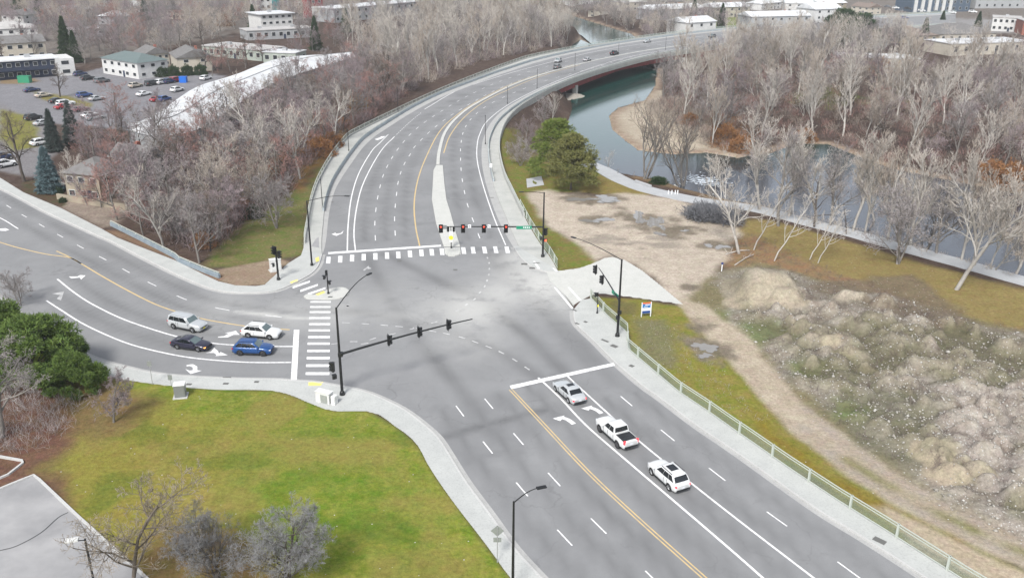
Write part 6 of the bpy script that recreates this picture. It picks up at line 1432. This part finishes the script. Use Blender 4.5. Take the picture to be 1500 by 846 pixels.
# fallen branches
for a,b,r_,l in (((1063,372),(1098,366),.10,'pale fallen branch lying near the marker post'),((1076,388),(1104,372),.09,'curved fallen branch on the leaf covered ground')):
    p=U(*a,.15);q=U(*b,.3); mb=MB(); mid=((p[0]+q[0])/2+.3,(p[1]+q[1])/2+.4,.35); mb.path([(p[0],p[1],.12),mid,(q[0],q[1],.25)],r_,r_*.6,7)
    for k in range(4): t=R.random(); mb.tube((p[0]+(q[0]-p[0])*t,p[1]+(q[1]-p[1])*t,.3),(p[0]+(q[0]-p[0])*t+R.uniform(-1,1),p[1]+(q[1]-p[1])*t+R.uniform(-1.,1.),.9),.04,.015,5)
    tag(mb.build('fallen_branch',M['bark_pale']),l,'branch')
# stones on the rubble
rs=np.random.RandomState(5); cand=P2[(srub<-.3)&(py_<150)&(SP>.15)]; prob=cand[rs.choice(len(cand),5200)]+rs.normal(size=(5200,2))*.4
ico=[( -1,0,0),(1,0,0),(0,-1,0),(0,1,0),(0,0,-1),(0,0,1)]; tri=np.array([(0,2,5),(2,1,5),(1,3,5),(3,0,5),(2,0,4),(1,2,4),(3,1,4),(0,3,4)])
V=[];Fi=[]
for i,(x,y) in enumerate(prob):
    if y>200: continue
    s=float(np.clip(rs.lognormal(-2.3,.45),.04,.36)); z=gz(x,y)+s*.3; a=rs.rand()*6.28; ca,sa_=math.cos(a),math.sin(a)
    v=np.array(ico,float)*(s*rs.uniform(.6,1.4,(6,1)))*[1,.8,.6]; v=np.stack([v[:,0]*ca-v[:,1]*sa_,v[:,0]*sa_+v[:,1]*ca,v[:,2]],1)+[x,y,z]; Fi.append(tri+len(V)*6); V.append(v)
M['stone']=mat('pale_rubble_stone',(.44,.43,.40),.85,(.27,.25,.22),.8,coords='World',w=(.35,.6))
o=np_mesh('rubble_stones',M['stone'],np.concatenate(V),np.concatenate(Fi)); o['kind']='stuff'
# river bank rocks
V=[];Fi=[]
for i in range(900):
    px=rs.uniform(985,1130); py=278+(px-985)*.235+rs.uniform(-9,3); x,y=U(px,py,-1.5); z=gz(x,y); s=float(np.clip(rs.lognormal(-1.2,.4),.12,.8)); a=rs.rand()*6.28; ca,sa_=math.cos(a),math.sin(a)
    v=np.array(ico,float)*(s*rs.uniform(.6,1.4,(6,1)))*[1,.8,.7]; v=np.stack([v[:,0]*ca-v[:,1]*sa_,v[:,0]*sa_+v[:,1]*ca,v[:,2]],1)+[x,y,z+s*.2]; Fi.append(tri+len(V)*6); V.append(v)
o=np_mesh('bank_rocks',M['stone'],np.concatenate(V),np.concatenate(Fi)); o['kind']='stuff'
# white bollards, bench wall, marker post
for i,px in enumerate((979,984,989,992.5)):
    x,y,z=UG(px,285); mb=MB(); mb.tube((0,0,0),(0,0,.75),.11,.09,10); mb.tube((0,0,.75),(0,0,.86),.12,.05,10); o=mb.build('white_bollard',M['signwhite']); o.location=(x,y,z); tag(o,'short white bollard in the row beside the river path','bollard','white bollards by the river path')
x,y,z=UG(942,271); a=math.atan2(U(956,276)[1]-U(928,266)[1],U(956,276)[0]-U(928,266)[0]); mb=MB(); mb.box((0,0,.25),(4.6,.5,.5)); o=mb.build('stone_bench',M['path'],bevel=.04); o.location=(x,y,z); o.rotation_euler=(0,0,a); tag(o,'low pale stone bench by the path near the river trees','bench')
x,y,z=UG(1057,397); r=empty('marker_post',(x,y,z),0,'small white marker post with blue cap at the dirt lot edge','post'); mb=MB(); mb.tube((0,0,0),(0,0,1.1),.08,.08,8); mb.build('post',M['signwhite'],r); mb=MB(); mb.box((0,0,1.2),(.3,.2,.3)); mb.build('cap',mat('cap_blue',(.02,.04,.15),.5),r,bevel=.03)
x,y,z=UG(269,121); mb=MB(); mb.box((0,0,.9),(2.2,1.5,1.8)); mb.box((0,0,1.85),(2.3,1.6,.1)); o=mb.build('waste_bin',mat('bin_blue',(.01,.12,.5),.5)); o.location=(x,y,z); tag(o,'bright blue waste bin right of the red parked car','bin')
x,y,z=UG(37,121); mb=MB(); mb.box((0,0,1),(3.6,1.8,2)); mb.box((0,0,2.05),(3.7,1.9,.1)); o=mb.build('waste_skip',mat('skip_green',(.03,.22,.12),.5)); o.location=(x,y,z); tag(o,'green waste skip in front of the long motel block','skip')
# river fence posts
for i in range(26):
    px=905+i*23.5; py=np.interp(px,[905,960,1030,1130,1250,1400,1500],[254,266,284,304,331,372,399]); x,y,z=UG(px,py); mb=MB(); mb.tube((0,0,-.1),(0,0,1.0),.07,.06,6); o=mb.build('wooden_post',M['bark_grey']); o.location=(x,y,z); tag(o,'short grey post in the row between river path and bank','post','grey posts along the river bank')
# ================= BUILDINGS =================
def wallm(name,c,v=None): return mat(name,c,.8,v or tuple(x*.88 for x in c),.6,coords='World')
BM={'white':wallm('white_render',(.55,.55,.54)),'cream':wallm('cream_siding',(.48,.44,.37)),'tan':wallm('tan_siding',(.30,.26,.20)),'grey':wallm('grey_siding',(.33,.34,.35)),'blue':wallm('blue_cladding',(.07,.10,.14)),'brick':wallm('red_brick',(.28,.11,.08)),'red':wallm('bright_red_panel',(.22,.035,.04)),'teal':wallm('teal_panel',(.04,.26,.28)),'palegreen':wallm('pale_green_block',(.34,.38,.34)),'darkblue':wallm('navy_trim',(.03,.04,.07))}
RM={'white':mat('white_membrane_roof',(.60,.61,.62),.6,(.46,.47,.48),.25,coords='World'),'grey':mat('grey_shingle_roof',(.17,.165,.165),.9,(.13,.125,.12),1,coords='World'),'brown':mat('brown_shingle_roof',(.20,.16,.14),.9,(.16,.13,.11),1,coords='World'),'pale':mat('pale_gravel_roof',(.42,.41,.40),.9,(.34,.33,.32),.4,coords='World'),'teal':mat('grey_teal_roof',(.10,.135,.135),.8,(.12,.15,.15),1,coords='World')}
M['pane']=mat('window_pane',(.03,.035,.04),.08,spec=.6); M['frame']=mat('window_frame',(.55,.55,.54),.6)
def building(name,label,P,Q,depth,h,floors,wall,roof,kind='flat',nwin=6,group=None,over=.5,rise=2.2,side_win=2,trim=None,frames=True,door=True,cat='building'):
    p=np.array(U(*P));q=np.array(U(*Q)); L=np.linalg.norm(q-p); d=(q-p)/L; yaw=math.atan2(d[1],d[0]); gzv=gz(*p)-.1
    r=empty(name,(p[0],p[1],gzv),yaw,label,cat,group); mb=MB(); mb.box((L/2,depth/2,h/2),(L,depth,h)); mb.build('wall',wall,r)
    mb=MB(); o=over
    if kind=='flat':
        mb.box((L/2,depth/2,h+.12),(L+2*o*.5,depth+2*o*.5,.30)); rf=mb.build('roof',roof,r)
        mb=MB()
        for k in range(max(1,int(L/14))): mb.box(((k+.5)*L/max(1,int(L/14)),depth*.55,h+.75),(1.6,1.2,.95))
        mb.build('roof_unit',M['galv'],rf)
    elif kind=='gable':
        if L>=depth: vs=[(-o,-o,h),(L+o,-o,h),(L+o,depth+o,h),(-o,depth+o,h),(-o,depth/2,h+rise),(L+o,depth/2,h+rise)]; fs=[(0,1,5,4),(2,3,4,5),(0,4,3),(1,2,5),(0,3,2,1)]
        else: vs=[(-o,-o,h),(L+o,-o,h),(L+o,depth+o,h),(-o,depth+o,h),(L/2,-o,h+rise),(L/2,depth+o,h+rise)]; fs=[(1,2,5,4),(3,0,4,5),(0,1,4),(2,3,5),(0,3,2,1)]
        mb.add(vs,fs); rf=mb.build('roof',roof,r); mb=MB(); mb.box((L*.7,depth*.6,h+rise*.8),(.8,.8,1.4)); mb.build('chimney',BM['brick'],rf)
    else:
        e=min(L,depth)/2
        if L>=depth: vs=[(-o,-o,h),(L+o,-o,h),(L+o,depth+o,h),(-o,depth+o,h),(e,depth/2,h+rise),(L-e,depth/2,h+rise)]; fs=[(0,1,5,4),(1,2,5),(2,3,4,5),(3,0,4),(0,3,2,1)]
        else: vs=[(-o,-o,h),(L+o,-o,h),(L+o,depth+o,h),(-o,depth+o,h),(L/2,e,h+rise),(L/2,depth-e,h+rise)]; fs=[(0,1,4),(1,2,5,4),(2,3,5),(3,0,4,5),(0,3,2,1)]
        mb.add(vs,fs); rf=mb.build('roof',roof,r)
    fh=h/floors
    def win(x,y,z,w,hh,side):
        mb=MB()
        if side: mb.box((x,y,z),(.08,w,hh))
        else: mb.box((x,y,z),(w,.08,hh))
        wo=mb.build('window',M['frame'],r); mb=MB()
        if side: mb.box((x+.05*(1 if x>1 else -1),y,z),(.04,w-.2,hh-.2))
        else: mb.box((x,y-.05,z),(w-.2,.04,hh-.2))
        mb.build('pane',M['pane'],wo)
    for f in range(floors):
        for k in range(nwin):
            win((k+.5)*L/nwin,-.03,f*fh+fh*.56,min(1.7,L/nwin*.55),fh*.45,False)
        for k in range(side_win):
            win(L+.03,(k+.5)*depth/side_win,f*fh+fh*.56,min(1.5,depth/side_win*.5),fh*.42,True)
    if door: mb=MB(); mb.box((L*.5+L/nwin*.5 if nwin else L/2,-.04,1.05),(1.0,.06,2.1)); mb.build('door',BM['darkblue'],r)
    if trim:
        mb=MB(); mb.box((L/2,-.9,h*.5),(L*.8,1.7,.18)); mb.build('balcony',trim,r); mb=MB(); mb.box((L/2,-1.75,h*.5+.5),(L*.8,.08,.9)); mb.build('balcony_rail',trim,r)
    return r
B=building
mo=B('motel_block','long two storey motel block with navy front and white flat roof',(-70,124),(87,112),10,5.8,2,BM['darkblue'],RM['white'],'flat',12,trim=BM['darkblue'],over=1.4)
mb=MB(); Lm=math.dist(U(-70,124),U(87,112)); mb.box((Lm+2.2,4.6,2.85),(5.5,11.4,5.7)); eb=mb.build('end_block',BM['white'],mo)
for z_ in (1.6,4.4): mb=MB(); mb.box((Lm+2.2,-1.13,z_),(2.2,.08,1.1)); mb.build('window',M['pane'],eb)
B('apartment_block','pale two storey block with grey teal hip roof behind the car park',(152,108),(204,117),11,5.2,2,BM['white'],RM['teal'],'hip',5,side_win=3)
B('apartment_block','pale gabled block with dark roof behind the round bushes',(262,107),(312,104),15,4.8,2,BM['cream'],RM['grey'],'gable',2,rise=2.6)
B('apartment_block','grey roofed link block between the two pale blocks',(214,100),(250,97),10,4.6,2,BM['cream'],RM['grey'],'gable',4)
B('tan_house','two storey tan house with hip roof beside the blue spruce',(100,292),(150,297),8,5.0,2,BM['tan'],RM['grey'],'hip',3,side_win=2,trim=None)
B('tan_house','narrow grey roofed house half hidden in the left wood',(216,284),(247,274),8,6.2,2,BM['cream'],RM['grey'],'gable',3)
B('flat_building','long low pale building with flat roof and brick base',(297,82),(384,90),13,3.8,1,BM['palegreen'],RM['pale'],'flat',9)
B('flat_building','short green grey box building with brick red base',(386,92),(434,94),9,3.8,1,BM['palegreen'],RM['white'],'flat',4)
B('flat_building','low grey roofed building behind the green grey ones',(363,60),(460,55),12,4,1,BM['grey'],RM['pale'],'flat',9)
B('white_flats','white three storey flats with broad pale roof at the top',(384,48),(430,45),14,8,3,BM['white'],RM['white'],'flat',5,over=2)
B('tower_building','white tower with teal corner panels at the top edge',(382,26),(424,24),14,14,4,BM['white'],RM['pale'],'flat',5)
x,y=U(402,25); 
mb=MB(); mb.box((0,0,7),(4,.3,14)); o=mb.build('teal_panel',BM['teal'],bpy.data.objects['tower_building']); o.location=(9,-.25,0)
B('red_building','bright red and white narrow building at the top edge',(456,28),(474,27),10,14,4,BM['red'],RM['white'],'flat',2)
B('long_building','very long low building with white roof near the top',(490,34),(625,20),16,7,2,BM['grey'],RM['white'],'flat',14)
B('cream_house','cream two storey house with grey gable roof at left edge',(-20,92),(70,86),12,6.2,2,BM['cream'],RM['grey'],'gable',6)
B('cream_house','light house behind the cream one at the left edge',(-20,66),(58,62),16,6,2,BM['white'],RM['pale'],'hip',5)
B('low_white_building','low white roofed building right of the tall conifer',(105,56),(155,53),12,3.2,1,BM['grey'],RM['white'],'flat',4)
B('brick_building','dark red brick building at the top left edge',(68,14),(112,12),16,7,2,BM['brick'],RM['white'],'flat',6)
# right side
B('white_house','pale gabled house with white roof beyond the bridge',(1005,48),(1048,45),14,6.5,2,BM['white'],RM['white'],'gable',3)
B('white_house','long pale row house roof left of the white gable',(955,26),(1030,22),14,6,2,BM['grey'],RM['white'],'gable',6)
B('white_house','pale row house right of the white gable near the top',(1045,22),(1098,20),14,6,2,BM['cream'],RM['white'],'gable',5)
B('white_house','tall white house with dark recess at upper right',(1192,34),(1231,32),14,9,3,BM['white'],RM['white'],'gable',3,rise=3)
B('white_house','grey row with white roof left of the tall white house',(1100,38),(1186,36),14,6.5,2,BM['grey'],RM['white'],'gable',7)
bf=B('blue_flats','dark blue and white flats at the top right, left block',(1336,14),(1420,13),18,20,5,BM['blue'],RM['white'],'flat',9,door=False)
B('blue_flats','grey and white flats at the top right corner block',(1428,13),(1560,12),18,20,5,BM['grey'],RM['white'],'flat',12,door=False)

for i in range(6): mb=MB(); mb.box((2+i*5.2,-.35,10),(2.2,.7,20)); mb.build('white_bay',BM['white'],bf)
B('commercial_building','white commercial building by the right picture edge',(1452,40),(1494,42),14,7,2,BM['white'],RM['pale'],'flat',5)
B('brick_building','brown brick shop cut off by the right picture edge',(1497,46),(1560,48),14,7,2,BM['brick'],RM['pale'],'flat',4)
B('hip_roof_house','low house with wide grey hip roof at upper right',(1376,56),(1458,54),22,3.6,1,BM['cream'],RM['grey'],'hip',7,rise=4)
B('hip_roof_house','low house with brown roof left of the wide grey one',(1300,58),(1374,57),20,3.4,1,BM['tan'],RM['brown'],'hip',6,rise=3.4)
B('hip_roof_house','small grey roofed house right of the dark pines',(1274,66),(1300,64),14,3.2,1,BM['grey'],RM['grey'],'hip',2,rise=2.4)
B('warehouse','flat white roofed long building inside the upper right wood',(1228,94),(1346,98),12,4.6,1,BM['tan'],RM['white'],'flat',8)
B('warehouse','broad white roofed building at the right edge of the wood',(1392,76),(1510,72),16,5,1,BM['cream'],RM['white'],'flat',8)
fr2=random.Random(8)
for i,(px,py) in enumerate([(120,30),(165,36),(190,20),(250,28),(300,22),(150,10),(240,8),(330,12),(20,38),(440,10),(560,12),(640,6),(700,6),(540,2),(880,14),(930,12),(990,8),(1060,8),(1130,10),(1170,14),(1220,12),(1260,16),(1160,2),(1080,0),(860,2),(1290,-6),(60,-2),(330,-6),(200,-8),(1000,-6)]):
    wpx=fr2.uniform(26,44); dy=fr2.uniform(-1.5,1.5)
    B('town_house','small far house with pale roof among the trees of the town',(px-wpx/2,py+dy),(px+wpx/2,py-dy),fr2.uniform(10,14),fr2.uniform(4,6),2,BM[fr2.choice(['cream','white','tan','grey'])],RM[fr2.choice(['white','pale','grey','white','brown'])],fr2.choice(['gable','hip','gable']),3,group='far houses of the town')
# cream low wall
Lw=resample(UL([(85,292),(110,297),(150,303),(188,308)]),1.5); mb=MB(); mb.solid_strip(offset(Lw,.2),offset(Lw,-.2),0,1.1); o=mb.build('low_wall',BM['tan']); tag(o,'cream low garden wall in front of the tan house','wall')
# long white roof building
bot=[(186,190),(227,199),(288,190),(347,153),(403,121),(470,98),(521,83)]; topE=[(190,186),(235,163),(288,128),(347,109),(403,87.5),(457,81),(512,80)]
bt=smooth(UL(bot,5.0),5); tp=smooth(UL(topE,5.0),5); a_,b_=pair(bt,tp,3); ox,oy=a_[0]
wr_=empty('long_curved_building',(ox,oy,0),0,'long curved low building with bright white roof beside the left wood','building')
n=len(a_); vs=[];fs=[]
for (ax_,ay_),(bx2,by2) in zip(a_,b_):
    for t,zz in ((0,5.0),(.25,5.5),(.5,6.1),(.75,5.6),(1,5.1)): vs.append((ax_+(bx2-ax_)*t-ox,ay_+(by2-ay_)*t-oy,zz))
for i in range(n-1):
    for k in range(4): fs.append((i*5+k,i*5+k+1,(i+1)*5+k+1,(i+1)*5+k))
mb=MB(); mb.add(vs,fs); rf=mb.build('roof',RM['white'],wr_)
mb=MB(); mb.path([(vs[i*5+2][0],vs[i*5+2][1],vs[i*5+2][2]+.08) for i in range(n)],.12,.12,5); mb.build('ridge',M['galv'],rf)
mb=MB(); ring=[(p[0]-ox,p[1]-oy) for p in offset(a_,.25)]+[(p[0]-ox,p[1]-oy) for p in offset(b_,-.25)][::-1]
mb.add([(p[0],p[1],0) for p in ring]+[(p[0],p[1],4.98) for p in ring],[(i,(i+1)%len(ring),len(ring)+(i+1)%len(ring),len(ring)+i) for i in range(len(ring))]); mb.build('wall',BM['grey'],wr_)
# curb of the lower left tarmac
tar=[(-40,735),(0,717),(49,697),(110,755),(160,800),(215,850),(300,940),(-60,1010)]
z0=.12
def Z2(pts): return [(p[0],p[1]) for p in UL(pts,z0)]
mb=MB(); mb.prism(Z2(tar),-.3,z0+.02); struct(mb.build('car_park_tarmac',M['asphalt_lot']))
kk=resample(Z2(tar[:7]),1.0); mb=MB(); mb.solid_strip(offset(kk,.0),offset(kk,.22),-.3,z0+.14); struct(mb.build('car_park_kerb',M['kerb']))
kk=resample(Z2([(-10,668),(35,676),(8,697),(-10,702)]),.6); mb=MB(); mb.solid_strip(offset(kk,.0),offset(kk,.2),-.2,z0+.14); mb.build('planter_kerb',M['kerb'])['kind']='structure'
cr=smooth(Z2([(0,806),(25,799),(60,780),(85,758),(100,750)]),4); mb=MB(); mb.strip(offset(cr,.05),offset(cr,-.05),z0+.024); struct(mb.build('tarmac_crack_seal',M['dark']))
CAMSIGN=-1; EXPO=.92; HAZE=.00016
# ================= CAMERA, LIGHT, AIR =================
cam=bpy.data.cameras.new('camera'); co_=bpy.data.objects.new('camera',cam); COL.objects.link(co_); scene.camera=co_
cam.sensor_width=36; cam.sensor_fit='HORIZONTAL'; cam.lens=36*F/1500; cam.clip_start=.5; cam.clip_end=12000
co_.location=(0,0,H)
rotm=Matrix.Rotation(math.pi/2-TH,4,'X')@Matrix.Rotation(-ROLL*CAMSIGN,4,'Z'); co_.rotation_euler=rotm.to_euler()
world=bpy.data.worlds.new('World'); scene.world=world; world.use_nodes=True; nt=world.node_tree; bg=nt.nodes['Background']
sky=nt.nodes.new('ShaderNodeTexSky'); sky.sky_type='NISHITA'; sky.sun_disc=False; EL,AZ=math.radians(48),math.radians(200)
sky.sun_elevation=EL; sky.sun_rotation=AZ; sky.air_density=1.0; sky.dust_density=3.0; sky.ozone_density=1.0; sky.altitude=800
hs_=nt.nodes.new('ShaderNodeHueSaturation'); hs_.inputs['Saturation'].default_value=.34; nt.links.new(sky.outputs[0],hs_.inputs['Color']); nt.links.new(hs_.outputs[0],bg.inputs['Color']); bg.inputs['Strength'].default_value=.125
sl=bpy.data.lights.new('sun','SUN'); sl.energy=2.3; sl.angle=math.radians(14); sl.color=(1,.97,.92); so=bpy.data.objects.new('sun',sl); COL.objects.link(so)
# direction the light comes from: azimuth measured like the sky texture
sdir=Vector((math.sin(AZ)*math.cos(EL),math.cos(AZ)*math.cos(EL),math.sin(EL))); so.rotation_euler=sdir.to_track_quat('Z','Y').to_euler(); so.location=(0,0,200)
hz=MB(); hz.box((0,3400,27),(16000,7600,70)); ho=hz.build('haze',mat('haze_dummy',(1,1,1))); ho['kind']='stuff'
hm=bpy.data.materials.new('haze_air'); hm.use_nodes=True; nt=hm.node_tree; nt.nodes.clear(); out=nt.nodes.new('ShaderNodeOutputMaterial'); pv=nt.nodes.new('ShaderNodeVolumePrincipled'); pv.inputs['Color'].default_value=(.9,.93,.97,1); pv.inputs['Density'].default_value=HAZE; nt.links.new(pv.outputs[0],out.inputs['Volume']); ho.data.materials.clear(); ho.data.materials.append(hm)
scene.view_settings.view_transform='Standard'; scene.view_settings.look='None'; scene.view_settings.gamma=1; scene.view_settings.exposure=EXPO
scene.render.engine='CYCLES'; scene.cycles.max_bounces=5; scene.cycles.diffuse_bounces=2; scene.cycles.glossy_bounces=2; scene.cycles.transparent_max_bounces=8; scene.cycles.volume_bounces=0; scene.cycles.use_denoising=True
